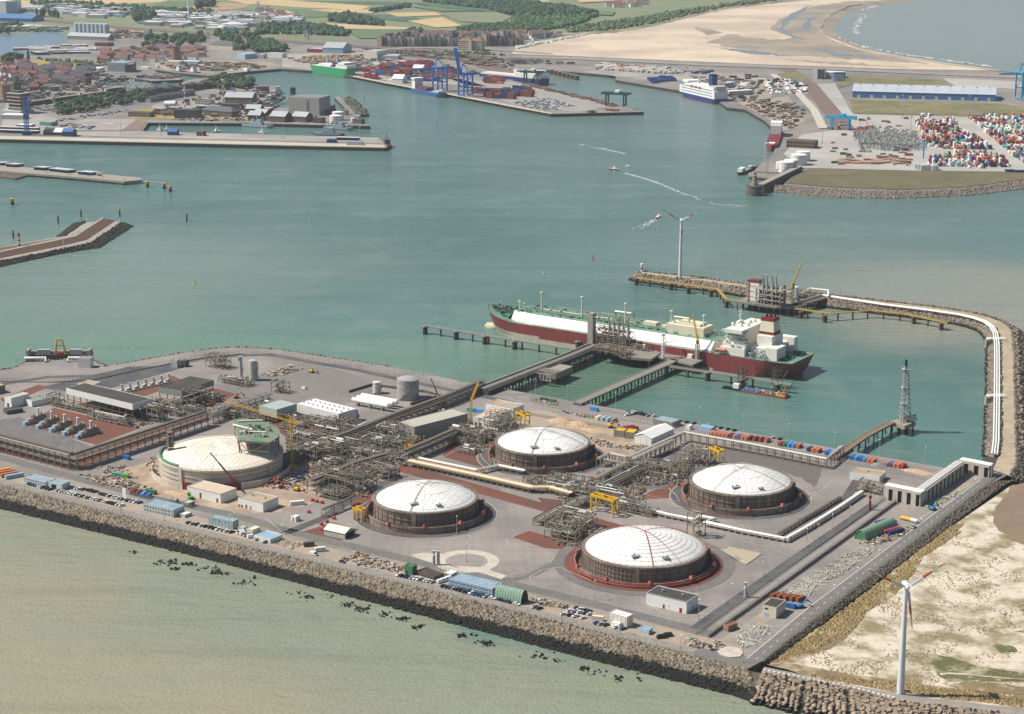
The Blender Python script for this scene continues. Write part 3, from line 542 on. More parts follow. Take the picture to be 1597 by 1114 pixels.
struct('turning_loop',MB().lathe([(12.3,0),(19,0)],40),CONCL,'pale concrete turning loop',tuple(c))
for q in([zL(100,208),zL(190,195),zL(330,205),zL(345,265),zL(250,270),zL(140,235)],[zL(400,292),zL(640,300),zL(690,330),zL(790,362),zL(750,388),zL(640,352),zL(450,305)]):
 fsheet('loop_arm',q,6.13,CONCL,'pale concrete arm of the turning loop')
 # shared paints
P={k:mat('paint '+k,*v)for k,v in{'white':('d6d6d2',.6,.06,.2),'offwhite':('c9c5b8',.7,.08,.3),'grey':('84857f',.6,.12,.3),'lgrey':('a7a9a6',.6,.1,.3),'dgrey':('4a4a49',.6,.15,.3),'dark':('1d1d1f',.5,.2,.3),'black':('121214',.4,.1,.5),'red':('9c3a33',.5,.1,.3),'dred':('74262a',.6,.12,.3),'yellow':('c99d1c',.5,.08,.3),'orange':('b46b4d',.5,.1,.3),'blue':('2f5f98',.5,.1,.3),'lblue':('3f86c0',.5,.1,.3),'navy':('2a3760',.5,.1,.3),'green':('3f7050',.6,.1,.3),'lgreen':('6f9a78',.6,.1,.3),'cream':('c8bfa8',.6,.1,.3),'rust':('7b4530',.8,.25,.4),'teal':('3c8d8f',.5,.1,.3),'silver':('9b9b98',.4,.1,.3),'olive':('5a6238',.7,.15,.3),'purple':('5d4a70',.6,.1,.3),'sky':('8fa9bd',.5,.08,.2),'brown':('5d4a3f',.8,.2,.3),'lime':('5fae3a',.5,.1,.3)}.items()}
STEEL=mat('pipe rack steel','837a6b',.7,.15,.4);STEELD=mat('weathered steel','5f5950',.8,.2,.4);PIPEW=mat('clad pipe','c9c8c2',.45,.08,.4);PIPEG=mat('grey pipe','918b80',.5,.12,.4);PIPEB=mat('brown pipe','75675a',.6,.15,.4);GLASS=mat('window glass','1a2227',.15,.1,.3,spec=.5)
ROOFT=mat('tan roof felt','94856f',.9,.12,.15,col2='a39681',s2=.05);ROOFD=mat('dark roof felt','3a3836',.9,.15,.15,col2='48453f',s2=.05);ROOFL=mat('pale sand roof','b9a994',.9,.08,.1);ROOFG=mat('blue grey roof sheet','7f97a8',.6,.12,.3,col2='95a3aa',s2=.15);ROOFS=mat('grey sheet roof','9aa29e',.6,.1,.2)
PW=[PIPEW,PIPEG,PIPEG,PIPEB,PIPEB,STEEL]
# buildings: L = left base corner, N = near corner, B = right base corner (photo points)
def win_mesh(w_,h_):
 k=(round(w_,1),round(h_,1))
 if k not in WINM:
  a=MB().box(0,-.03,0,w_,.08,h_).mesh('window',P['lgrey']);b=MB().box(0,-.06,.12,w_-.24,.06,h_-.24).mesh('pane',GLASS);WINM[k]=(a,b)
 return WINM[k]
WINM={}
def bld(cat,name,label,L,N,B,ytop=None,h=None,wall=None,roof=None,kind='flat',wins=(),doors=(),group=None,z=6,ribs=0,vents=0,trim=None,cut=0,nolift=False,depth=None,seams=0):
 wall=wall or P['white'];roof=roof or ROOFT
 a=W(L,z);n=W(N,z);b=W(B,z);Lx=(n-a).length;Dy=depth or(b-n).length;rot=ang(a,n)
 if h is None:h=top_of(n,ytop[1]if isinstance(ytop,tuple)else ytop)
 t=thing(name,label,cat,tuple(a),rot,group)
 m=MB();e=.22
 if kind in('flat','canopy'):
  if kind=='flat':
   m.bx(0,0,cut,Lx,e,h);m.bx(0,Dy-e,cut,Lx,Dy,h);m.bx(0,e,cut,e,Dy-e,h);m.bx(Lx-e,e,cut,Lx,Dy-e,h);m.build('wall',wall,t)
   MB().bx(e,e,h-.7,Lx-e,Dy-e,h-.35).build('roof',roof,t)
  else:
   f=cut
   m.bx(0,0,h-f,Lx,e,h);m.bx(0,Dy-e,h-f,Lx,Dy,h);m.bx(0,e,h-f,e,Dy-e,h);m.bx(Lx-e,e,h-f,Lx,Dy-e,h);m.build('fascia',wall,t)
   MB().bx(e,e,h-.6,Lx-e,Dy-e,h-.3).build('roof',roof,t)
   nx=max(2,int(Lx/7)+1);cm=MB().box(0,0,0,.5,.5,h-f).mesh('column',STEELD)
   for i in range(nx):
    for y in(.6,Dy-.6):link('column',cm,t,(.6+(Lx-1.2)*i/(nx-1),y,0))
   bm_=MB()
   for y in(.6,Dy-.6):bm_.bx(0.3,y-.2,(h-f)*.5,Lx-.3,y+.2,(h-f)*.5+.4)
   bm_.build('tie_beam',P['rust'],t)
 elif kind in('gable','gabley'):
  r=min(Dy if kind=='gable' else Lx,60)*.18;eh=h
  if kind=='gable':
   m.bx(0,0,cut,Lx,e,eh);m.bx(0,Dy-e,cut,Lx,Dy,eh);m.bx(0,e,cut,e,Dy-e,eh);m.bx(Lx-e,e,cut,Lx,Dy-e,eh)
   for x in(0,Lx):m.add([(x,0,eh),(x,Dy,eh),(x,Dy/2,eh+r)],[(0,1,2)])
   q=MB();o=.35;q.add([(-o,-o,eh-.1),(Lx+o,-o,eh-.1),(Lx+o,Dy/2,eh+r+.1),(-o,Dy/2,eh+r+.1),(Lx+o,Dy+o,eh-.1),(-o,Dy+o,eh-.1),(-o,-o,eh+.12),(Lx+o,-o,eh+.12),(Lx+o,Dy/2,eh+r+.32),(-o,Dy/2,eh+r+.32),(Lx+o,Dy+o,eh+.12),(-o,Dy+o,eh+.12)],[(6,7,8,9),(9,8,10,11),(0,1,7,6),(4,5,11,10),(1,2,8,7),(2,4,10,8),(3,0,6,9),(5,3,9,11)])
  else:
   m.bx(0,0,cut,Lx,e,eh);m.bx(0,Dy-e,cut,Lx,Dy,eh);m.bx(0,e,cut,e,Dy-e,eh);m.bx(Lx-e,e,cut,Lx,Dy-e,eh)
   for y in(0,Dy):m.add([(0,y,eh),(Lx,y,eh),(Lx/2,y,eh+r)],[(0,1,2)])
   q=MB();o=.35;q.add([(-o,-o,eh),(Lx/2,-o,eh+r+.2),(Lx+o,-o,eh),(-o,Dy+o,eh),(Lx/2,Dy+o,eh+r+.2),(Lx+o,Dy+o,eh),(-o,-o,eh+.2),(Lx/2,-o,eh+r+.42),(Lx+o,-o,eh+.2),(-o,Dy+o,eh+.2),(Lx/2,Dy+o,eh+r+.42),(Lx+o,Dy+o,eh+.2)],[(6,7,10,9),(7,8,11,10),(0,1,7,6),(1,2,8,7),(3,9,10,4),(4,10,11,5),(0,6,9,3),(2,5,11,8)])
  m.build('wall',wall,t);q.build('roof',roof,t)
 elif kind in('arch','archy'):
  span,ln=(Dy,Lx)if kind=='arch' else(Lx,Dy);rows=[];N_=12
  def pt(i,s,k):
   th=math.pi*i/N_;u=span/2-math.cos(th)*(span/2*k);zz=math.sin(th)*(h*k);return(s,u,zz)if kind=='arch' else(u,s,zz)
  sh=MB();sh.loft([[pt(i,s,1)for i in range(N_+1)]for s in[ln*j/10 for j in range(11)]]);sh.loft([[pt(i,ln,1)for i in range(N_+1)],[pt(i,ln,.95)for i in range(N_+1)],[pt(i,0,.95)for i in range(N_+1)],[pt(i,0,1)for i in range(N_+1)]])
  sh.build('roof',roof,t,smooth=False);rb=MB()
  for j in range(11):
   rb.path([pt(i,ln*j/10,1.012)for i in range(N_+1)],.14,4)
  rb.build('roof_rib',roof,t)
  if doors!='open':
   for s in(0.3,):MB().add([pt(i,s,.97)for i in range(N_+1)],[tuple(range(N_+1))]).build('end_wall_or_shade',wall,t)
  MB().add([pt(i,ln-.6,.97)for i in range(N_+1)],[tuple(range(N_+1))]).build('end_wall_or_shade',P['dark']if doors=='open' else wall,t);doors=()  # an open end gets a dark sheet, painting the shade inside the shed
 for(face,x0,x1,zz,n_,ww,hh)in wins:
  a_,b_=win_mesh(ww,hh)
  for i in range(n_):
   s=x0+(x1-x0)*(i/(n_-1)if n_>1 else .5)
   if face=='f':o=link('window',a_,t,(s*Lx,0,zz*h))
   else:o=link('window',a_,t,(Lx,s*Dy,zz*h),math.pi/2)
   link('pane',b_,o)
 for(face,s,ww,hh,c)in doors:
  dm=MB().box(0,-.04,0,ww,.12,hh);o=dm.build('door',P[c],t,(s*Lx,0,0)if face=='f' else(Lx,s*Dy,0),0 if face=='f' else math.pi/2)
  MB().box(ww*.32,-.13,hh*.45,.12,.06,.25).build('handle',P['lgrey'],o)
 if ribs:
  r_=MB()
  for i in range(int(Lx/ribs)+1):r_.box(min(Lx,i*ribs),-.06,cut,.16,.12,h-cut)
  for i in range(int(Dy/ribs)+1):r_.box(Lx+.06,min(Dy,i*ribs),cut,.12,.16,h-cut)
  r_.build('cladding_ribs',wall,t)
 if seams:
  r_=MB()
  for i in range(1,int(round(Lx/seams))):r_.box(i*Lx/round(Lx/seams),Dy/2,h-.36,.14,Dy-.5,.12)
  r_.build('roof_seams',P['grey'],t)
 if vents:
  vm=MB().lathe([(.45,0),(.45,.9),(.7,.9),(.5,1.3),(0,1.4)],8).mesh('roof_vent',P['silver'])
  for i in range(vents):
   for y in((.3,.7)if vents>3 else(.55,)):link('roof_vent',vm,t,(Lx*(i+.5)/vents,Dy*y,h-.36))
 if trim:MB().bx(-.04,-.06,h-.28,Lx+.06,-.003,h).bx(Lx+.003,0,h-.28,Lx+.06,Dy,h).build('roof_trim',P[trim],t)
 return t
D_='building'
bld(D_,'equipment_hall','white equipment hall with black roof in front of the red ringed tank',zH(508,648),zH(757,707),zH(828,660),zH(757,632),roof=ROOFD,doors=[('f',.44,1.2,2.3,'dred'),('f',.86,1.6,2.6,'dred'),('f',.54,2,3.4,'white'),('s',.6,1.2,2.3,'grey')],vents=2,trim='dgrey',seams=0)
bld('hangar','arched_shed','green half round shed beside the long blue roofed office',zL(700,528),zL(893,575),zL(957,548),h=7.6,wall=P['lgreen'],roof=mat('green tarpaulin','7b9484',.7,.1,.3),kind='arch',doors='open')
bld(D_,'site_office','long two storey site office with pale blue roof by the sea wall road',zL(372,440),zL(685,514),zL(742,466),zL(685,457),wall=P['sky'],roof=ROOFG,wins=[('f',.05,.95,.62,18,1.1,.9),('f',.05,.95,.18,18,1.1,.9),('s',.3,.7,.62,2,1.1,.9)],doors=[('f',.5,1,2.1,'blue')],seams=2.5,ribs=2.5)
bld(D_,'brown_shed','dark brown shed with rusty roof behind a row of parked cars',zL(132,352),zL(265,398),zL(342,372),zL(265,372),wall=P['brown'],roof=mat('rusty roof','4b3a33',.9,.3,.3,col2='3a3533',s2=.2),seams=2)
bld(D_,'site_hut','bright green site hut at the end of the brown shed',zL(50,345),zL(108,360),zL(132,342),zL(108,298),wall=P['green'],roof=P['green'],doors=[('f',.3,1,2.1,'dark')])
bld('canopy','white_canopy','small white canopy beside the brown shed',zL(338,372),zL(392,386),zL(415,362),h=3,wall=P['white'],roof=P['white'],kind='canopy',cut=.6)
bld(D_,'site_office','cream two storey site office of stacked cabins near the fence corner',zM(228,330),zM(352,366),zM(385,340),zM(352,286),wall=P['offwhite'],roof=P['white'],seams=2.6,ribs=2.6,wins=[('f',.1,.3,.15,1,1,.9)],doors=[('f',.12,1,2.1,'dark')])
bld('cabin','site_cabin','small white cabin in front of the cream site office',zM(238,350),zM(300,368),zM(313,352),h=2.7,wall=P['white'],roof=P['white'])
bld('cabin','site_cabin','pale blue grey cabin standing alone near the sea wall corner',zM(443,402),zM(510,415),zM(541,392),zM(510,380),wall=mat('pale cabin','a9bdbd',.6,.1),roof=P['sky'],seams=1.5)
bld('hut','brick_hut','small tan brick hut with red roof at the fence corner',zM(1038,378),zM(1075,392),zM(1113,360),zM(1075,350),wall=mat('tan brick','8a7358',.9,.15,.5),roof=mat('red felt','7f5045',.9,.1))
bld(D_,'gate_house','beige two storey gate house with dark roof in the storage yard',zM(1318,278),zM(1415,298),zM(1483,243),zM(1415,218),wall=P['cream'],roof=ROOFD,wins=[('f',.25,.3,.65,1,2,1.2),('s',.2,.8,.65,3,1.2,1.2)],doors=[('f',.3,2.6,2.4,'sky')])
bld(D_,'equipment_hall','white hall with sand coloured roof below the crane boom at the concrete tank',zJ(335,338),zJ(577,397),zJ(682,350),zJ(577,328),roof=ROOFL,doors=[('f',.08,1.4,2.4,'dred'),('f',.4,1.4,4,'dred'),('f',.9,1.6,2.8,'dred')],trim='dred')
bld(D_,'equipment_hall','white hall with tan roof and red windows near the front fence',zJ(703,418),zJ(885,461),zJ(988,415),zJ(885,392),roof=ROOFT,doors=[('f',.05,1.4,1.6,'dred'),('f',.16,1.4,1.6,'dred'),('f',.33,1.3,2.4,'dred'),('f',.5,1.2,2.2,'grey')],vents=2,trim='dred')
bld(D_,'site_office','two storey blue grey site office with white windows at the left car park',zJ(22,452),zJ(235,499),zJ(297,462),zJ(235,442),wall=mat('blue grey cabin','a9b5b6',.6,.1),roof=ROOFG,wins=[('f',.05,.95,.6,11,1.2,1),('f',.05,.95,.15,11,1.2,1)],seams=2.5,ribs=2.5)
bld('cabin','site_cabin','small pale cabin beside the blue grey site office',zJ(272,490),zJ(318,502),zJ(353,480),zJ(318,478),wall=P['lgrey'],roof=P['white'])
bld('cabin','site_cabin','grey cabin behind the blue grey site office',zJ(212,395),zJ(250,402),zJ(272,390),h=2.8,wall=P['grey'],roof=P['lgrey'])
bld('shelter','open_shelter','flat roofed grey shelter on the building site near the white hall',zJ(298,418),zJ(345,430),zJ(385,410),h=3.2,wall=P['grey'],roof=P['lgrey'],kind='canopy',cut=1.2)
bld('cabin','cabin_block','two storey blue grey cabin block with outside stair and parked cars before it',zJ(493,548),zJ(666,585),zJ(700,565),zJ(666,527),wall=mat('blue grey block','97a6a6',.6,.1),roof=ROOFG,seams=2.5,ribs=2.5,wins=[('f',.2,.7,.6,3,1,1)])
bld('cabin','site_cabin','small grey cabin next to the white vans',zJ(700,595),zJ(745,603),zJ(768,588),h=2.7,wall=P['lgrey'],roof=P['lgrey'])
bld('cabin','site_cabin','cream flat roofed cabin next to the white vans',zJ(764,608),zJ(808,620),zJ(850,595),h=2.9,wall=P['cream'],roof=P['offwhite'])
bld('cabin','cabin_block','row of cabins under a blue and white striped roof',zJ(818,655),zJ(935,687),zJ(1022,652),zJ(935,655),wall=P['white'],roof=P['sky'],seams=2.6,ribs=2.6)
bld('hut','guard_hut','tiny white guard hut with a dark door on the asphalt',zJ(1085,520),zJ(1120,530),zJ(1141,516),zJ(1120,494),roof=P['white'],doors=[('f',.5,1,2.1,'dred')])
bld('shed','open_shed','grey open sided shed with pale gable roof by the front fence',zK(25,532),zK(175,565),zK(252,528),h=3.6,wall=P['lgrey'],roof=P['offwhite'],kind='gable',doors=[('s',.5,8,3.4,'dark')])  # the wide dark door panel paints the shade in the open right side
bld(D_,'site_office','two storey pale blue grey office at the far left car park',zI(178,152),zI(330,190),zI(388,165),zI(330,148),wall=mat('pale blue cabin','b2bfc2',.6,.1),roof=ROOFG,wins=[('f',.06,.94,.6,8,1.2,1),('f',.06,.94,.15,8,1.2,1)],seams=2.5,ribs=2.5)
bld(D_,'site_office','single storey pale cabin annex at the far left car park',zI(352,190),zI(450,210),zI(500,185),zI(450,165),wall=mat('pale blue cabin',''),roof=ROOFG,seams=2.5,doors=[('f',.4,4,3,'dark')])
bld(D_,'control_house','tall white house with red door on the left edge of the plant',zA(36,528),zA(85,540),zA(188,500),zA(85,470),roof=P['lgrey'],doors=[('f',.5,2.4,3,'dred')])
bld(D_,'control_house','low white house with grey flat roof on the left edge of the plant',zA(178,512),zA(232,534),zA(372,488),zA(232,492),roof=P['grey'],vents=2)
bld(D_,'brown_house','brown walled house cut by the left picture edge',zA(-70,450),zA(40,428),zA(95,400),h=6,wall=mat('brown wall','7c6a5c',.9,.1),roof=ROOFT,nolift=True)
bld('cabin','dark_cabin','dark container like cabin below the white house on the left',zA(25,572),zA(52,590),zA(125,560),h=3,wall=P['dgrey'],roof=P['dgrey'])
bld('canopy','open_hall','long open hall with white fascia and dark roof above the vaporizer rows',zA(485,520),zA(965,640),zA(1072,592),zA(965,512),wall=P['white'],roof=ROOFD,kind='canopy',cut=4.6)
bld(D_,'pump_house','small white flat roofed house behind the long open hall',zA(565,392),zA(660,408),zA(748,388),zA(660,376),roof=ROOFT,doors=[('s',.6,1.4,2.2,'grey')])
bld('canopy','open_hall','grey open hall with flat dark roof on tall columns',zB(130,505),zB(300,535),zB(521,450),zB(300,418),wall=P['grey'],roof=ROOFD,kind='canopy',cut=4.6)
bld('canopy','compressor_shelter','tall grey green compressor shelter on columns behind the concrete tank',zB(857,630),zB(985,662),zB(1085,610),zB(985,552),wall=mat('grey green sheet','98a39c',.6,.1),roof=ROOFS,kind='canopy',cut=6.5)
bld(D_,'vented_hall','white hall with a speckle of roof vents and vertical panel lines',zB(1125,592),zB(1430,670),zB(1503,622),zB(1430,583),roof=P['white'],ribs=3,vents=9,seams=0)
bld(D_,'compressor_hall','big grey ribbed hall raised above the pipe corridor',zC(562,560),zC(680,598),zC(985,478),zC(680,492),wall=mat('ribbed grey sheet','8f8d84',.7,.08),roof=mat('pale hall roof','b0aca0',.8,.08),ribs=2.4,seams=3)
bld(D_,'long_hall','long white hall with tan roof near the jetty root',zC(1195,378),zC(1393,417),zC(1467,385),zC(1393,358),roof=ROOFT,doors=[('s',.5,2.4,2.6,'grey')],trim='lgrey')
bld(D_,'long_hall','white hall with sand coloured roof and two red doors near the rear tank',zC(1105,480),zC(1235,500),zC(1420,430),h=6.5,roof=ROOFL,doors=[('f',.15,1.8,2.6,'dred'),('f',.4,1.8,2.6,'dred')])
bld('tent','marquee','big white storage tent with ridged roof beside the sandy yard',zE(42,325),zE(165,349),zE(290,268),zE(165,300),roof=P['white'],kind='gabley',ribs=5)
bld(D_,'site_office','grey two storey cabin block with blue grey roof by the basin',zE(178,195),zE(317,224),zE(362,197),zE(317,182),wall=P['grey'],roof=ROOFG,seams=2.6,wins=[('f',.06,.94,.55,8,1.1,1),('f',.06,.94,.12,8,1.1,1)])
bld('cabin','site_cabin','small white hut between cabin block and orange containers',zE(415,232),zE(443,238),zE(462,228),h=3.2,roof=P['white'])
bld('cabin','site_cabin','low pale blue cabin beside the orange containers',zE(500,232),zE(600,250),zE(640,238),h=2.8,wall=P['sky'],roof=P['sky'],seams=3)
bld(D_,'substation','white substation with tan roof near the flare jetty',zF(302,870),zF(516,902),zF(567,862),zF(516,852),roof=ROOFT,doors=[('s',.4,1.2,2.2,'grey')],vents=1)
bld('hangar','arched_shed','long green half round shed outside the right fence',zG(230,253),zG(284,268),zG(376,188),h=6.2,wall=P['green'],roof=mat('green shed sheet','6f8a75',.7,.08),kind='archy')
bld('cabin','rear_cabin','grey cabin group at the rear fence',zB(218,245),zB(262,250),zB(290,240),h=6,wall=P['lgrey'],roof=P['grey'])
bld('cabin','rear_cabin','dark cabin beside the grey rear cabin',zB(290,243),zB(320,247),zB(338,235),h=5,wall=P['dgrey'],roof=P['dgrey'])
for L_,N_,B_,lb in((zJ(1378,205),zJ(1420,215),zJ(1462,195),'low white cabin on the sandy site, western one'),(zJ(1412,185),zJ(1462,195),zJ(1508,172),'low white cabin on the sandy site beside the pipe corridor')):
 bld('cabin','site_cabin',lb,L_,N_,B_,h=3,roof=P['white'])
bld('cabin','yellow_roof_store','store with yellow roof beside the white tent, left one',zD(1100,470),zD(1175,478),zD(1190,455),h=5,wall=mat('block wall','85806f',.9,.2),roof=P['yellow'])
bld('cabin','yellow_roof_store','store with yellow roof beside the white tent, right one',zD(1180,484),zD(1248,490),zD(1268,462),h=5,wall=mat('block wall',''),roof=P['yellow'])
# tanks
TWALL=mat('stained tank concrete','6f665c',.85,.2,.15,streak=.45,col2='8b8174',s2=.05);TWALLN=mat('new tank concrete','c2b8a8',.85,.1,.12,streak=.14);DOME=mat('white dome','dcdcd9',.7,.05,.15,col2='cbcac6',s2=.08,w2=.14);DOMEC=mat('new concrete dome','dcd3c6',.8,.08,.12,col2='cfc4b4',s2=.06);TRED=mat('red rail','94403a',.6,.15)
def tank(label,Lp,Rp,h,bund,rise=12,wall=TWALL,dome=DOME,rail=STEEL,redring=False,studs='grid',ribs=((0,),),fence=False):
 a=W(Lp,6+h);b=W(Rp,6+h);c=(a+b)/2;r=(b-a).length/2*.995;c=Vector((c.x,c.y,6))
 t=thing('gas_tank',label,'storage tank',tuple(c))
 MB().lathe([(r,0),(r,h-1),(r-1.6,h-1),(r-1.6,h-3)],72).build('wall',wall,t)
 MB().lathe([(r+.5,h-1.25),(r+.5,h-.35),(r-.2,h-.1),(r-1.5,h-.1),(r-1.5,h-1.2),(r+.5,h-1.25)],72).build('rim_beam',wall,t)
 pm=MB().box(0,0,0,1.1,2.6,h+.1).mesh('buttress',wall)
 for k in range(4):th=R(-100+90*k)if not fence else R(-121+90*k);link('buttress',pm,t,((r+.35)*math.cos(th),(r+.35)*math.sin(th),0),th)
 rd=r-1.5;Rs=(rd*rd+rise*rise)/(2*rise);zc=h-.5+rise-Rs
 dz=lambda q:zc+math.sqrt(max(0,Rs*Rs-q*q))
 MB().lathe([(rd*math.sin(k/14*math.pi/2)if k<14 else rd,dz(rd*math.sin(k/14*math.pi/2)))for k in range(14,-1,-1)],72).build('dome',dome,t,smooth=True)
 sm=MB();ca,sa=math.cos(AX+.2),math.sin(AX+.2)
 if studs=='grid':
  st=3.4
  for i in range(-int(rd/st),int(rd/st)+1):
   for j in range(-int(rd/st),int(rd/st)+1):
    x,y=i*st,j*st*.95;q=math.hypot(x,y)
    if q<rd-1.2:sm.box(x*ca-y*sa,x*sa+y*ca,dz(q)-.15,.34,.34,.42)
 else:
  for q in np.arange(3.5,rd-.5,3.0):
   for k in range(int(q*2*math.pi/4)):th=k*4/q+q;sm.box(q*math.cos(th),q*math.sin(th),dz(q)-.15,.36,.36,.45,th)
 tag(sm.build('dome_nozzles',mat('dome nozzle','989590',.7)if dome==DOME else mat('nozzle','a09482'),t),kind='stuff')
 rb_=MB()
 for k in range(24 if studs=='grid' else 0):th=k*math.pi/12;rb_.path([(q*math.cos(th),q*math.sin(th),dz(q)+.05)for q in np.linspace(.12*rd,.985*rd,9)],.09,4)
 for q in(np.linspace(.2,.97,10)if studs!='grid' else(.5,.93)):rb_.path([(q*rd*math.cos(j*.1309),q*rd*math.sin(j*.1309),dz(q*rd)+.05)for j in range(48)],.09,4,closed=True)
 tag(rb_.build('dome_seams',mat('dome seam','a9a6a0',.7),t),kind='stuff')
 for pth in ribs:
  th,q0,q1=pth;pts=[(q*math.cos(th),q*math.sin(th),dz(abs(q))+.7)for q in np.linspace(q0*rd,q1*rd,16)]
  MB().path(pts,.2,4).build('dome_walkway',rail if rail is not STEEL else mat('walkway','a0988c',.8),t)
 rr=MB();rr.path([((r+.3)*math.cos(k*math.pi/36),(r+.3)*math.sin(k*math.pi/36),h+.7)for k in range(72)],.09,4,closed=True)
 for k in range(72):th=k*math.pi/36;rr.box((r+.3)*math.cos(th),(r+.3)*math.sin(th),h-.4,.12,.12,1.1,th)
 rr.build('rim_railing',rail,t)
 bands=MB()
 for z in(h*.3,h*.55,h*.78):bands.path([((r+.28)*math.cos(k*math.pi/36),(r+.28)*math.sin(k*math.pi/36),z)for k in range(72)],.14,4,closed=True)
 bands.build('ring_pipe',mat('rusty ring pipe','6b4a3c',.8,.2)if not fence else STEEL,t)
 vr=MB();nv=96 if redring or rail is TRED else 40
 for k in range(nv if not fence else 0):th=k*2*math.pi/nv+.03;vr.box((r+.22)*math.cos(th),(r+.22)*math.sin(th),.2,.2,.28,h-1.4,th)
 if vr.v:tag(vr.build('wall_ribs',STEEL if rail is TRED else mat('rusty rib','5f4a3e',.8,.2),t),kind='stuff')
 if bund:
  rb=r+5.2
  MB().lathe([(rb,0),(rb,bund),(rb-1,bund),(rb-1,.2)],72).build('bund_wall',wall,t)
  rw=MB();rw.path([((rb-.5)*math.cos(k*math.pi/36),(rb-.5)*math.sin(k*math.pi/36),bund+.9)for k in range(72)],.07,4,closed=True)
  rw.path([((rb+.2)*math.cos(k*math.pi/36),(rb+.2)*math.sin(k*math.pi/36),bund*.8)for k in range(72)],.09,4,closed=True)
  for k in range(72):th=k*math.pi/36;rw.box((rb-.5)*math.cos(th),(rb-.5)*math.sin(th),bund,.1,.1,.9)
  rw.build('bund_rail',TRED if rail is TRED else mat('rusty rail','75513f',.8),t)
  MB().lathe([(rb-1.1,.06),(r,.06)],72).build('bund_floor',CONCD,t)
  mm=MB().box(0,0,-1.2,2.6,1.8,.5).box(0,0,-.6,2.4,1.6,1.2,0,0,.8,.7).mesh('monitor_house',mat('faded monitor red','b0695c',.7,.1));m2=MB().tube((0,0,.5),(1.6,0,1.5),.25).box(.4,0,-2.2,.4,.4,1.2).mesh('monitor_nozzle',P['red'])
  for k in range(10):
   th=R(-165+36*k+4);o=link('monitor_house',mm,t,((rb-.2)*math.cos(th),(rb-.2)*math.sin(th),bund+1),th);link('monitor_nozzle',m2,o)
  for th in(R(-62),R(20),R(200)):
   s=MB()
   for k in range(9):s.box((rb+.9)*math.cos(th)+k*.55*math.cos(th+1.57),(rb+.9)*math.sin(th)+k*.55*math.sin(th+1.57),bund*(1-k/9)-.15,1.2,.55,.15,th)
   s.bar(((rb+.9)*math.cos(th),(rb+.9)*math.sin(th),bund),((rb+.9)*math.cos(th)+5*math.cos(th+1.57),(rb+.9)*math.sin(th)+5*math.sin(th+1.57),0),.15,.4);s.build('bund_stair',STEEL,t)
 if fence:return t,c,r
 p=MB()
 for(x,y,w_,d_)in((-.2,-.78,5,2.6),(.3,-.8,3.4,2.2)):
  x*=rd;y*=rd;z0=dz(math.hypot(x,y));p.box(x,y,z0+.6,w_,d_,.25,.3)
  for i in range(7):p.box(x+jit(w_/2),y+jit(d_/2),z0+.3,random.uniform(.3,1),random.uniform(.3,1),random.uniform(.4,1.6),jit(.3))
 tag(p.build('roof_fittings',P['lgrey'],t),kind='stuff')
 return t,c,r
tk4,c4,r4=tank('white domed gas tank nearest the LNG carrier',zD(243,500),zD(930,500),12,4.2,rise=7.6,ribs=((AX+.2,-1,1),(AX+1.9,-1,1)))
tk2,c2,r2=tank('white domed gas tank in the middle with yellow hoist and pale loop before it',zK(382,250),zK(1136,250),12,4.2,rise=8.2,ribs=((AX+1.9,-1,1),(AX+.95,-.2,1),(AX+2.9,-.2,1)))
tk5,c5,r5=tank('white domed gas tank on the right with dark gravel behind',zE(443,585),zE(1190,603),12,4.2,rise=7.8,ribs=((AX+1.45,-1,.2),(AX+.05,-.1,1),(AX+2.6,0,1)))
tk3,c3,r3=tank('nearest white domed gas tank with red rails and red ring pipe',zH(112,270),zH(882,300),10.5,2.6,rise=9.4,rail=TRED,studs='ring',ribs=((AX+1.25,-.1,1),(AX+2.75,-1,1),(AX-.9,0,1)))
tk1,c1,r1=tank('unfinished pale concrete gas tank under scaffolding with green deck',zB(126,868),zB(1028,850),12.5,0,rise=5.5,wall=TWALLN,dome=DOMEC,ribs=(),fence=True)
red=struct('red_ring',MB().lathe([(r3+1,0),(r3+10.5,0)],64),REDST,'red stone ring round the nearest tank',(c3.x,c3.y,6.11));struct('tank_road',MB().lathe([(r3+10.5,0),(r3+17,0)],64),ASPH,'asphalt ring road round the nearest tank',(c3.x,c3.y,6.115))
MB().path([((r3+6.2)*math.cos(k*math.pi/36),(r3+6.2)*math.sin(k*math.pi/36),1.4)for k in range(72)],.4,6,closed=True).build('red_ring_pipe',P['red'],tk3)
for cc,rr_,z_ in((c2,r2,6.12),(c4,r4,6.125),(c5,r5,6.13)):
 struct('tank_road',MB().lathe([(rr_+5.5,0),(rr_+12,0)],64),ASPHD,'asphalt ring road round a tank',(cc.x,cc.y,z_));struct('ring_kerb',MB().lathe([(rr_+12,0),(rr_+12.6,.15),(rr_+13,0)],64),CONC,'pale kerb of a ring road',(cc.x,cc.y,z_))
 struct('red_ring',MB().lathe([(rr_+5,0),(rr_+6.6,0)],64),REDST,'narrow red stone ring at the foot of a tank',(cc.x,cc.y,z_+.02))
gd=thing('green_deck','green covered steel deck standing on the unfinished concrete tank','scaffold',(c1.x,c1.y,6))
mb=MB();fr_m=MB();cl=[]
for i in range(7):
 th=R(-28+17*i);cl.append((r1*.97*math.cos(th),r1*.97*math.sin(th)))
inner=[(r1*.30,r1*.86),(r1*.30,-r1*.3)]
poly=[(r1*.36,-r1*.34),*cl,(r1*.12,r1*.88)]
mb.prism(poly,24.3,24.8);mb.build('deck',mat('green deck sheet','4f7d5b',.8,.2,.3,col2='77756a',s2=.15),gd)
for(x,y)in poly+[(r1*.3,0),(r1*.24,r1*.4),(r1*.6,0),(r1*.6,r1*.4)]:
 fr_m.box(x*.97,y*.97,12,.7,.7,12.3)
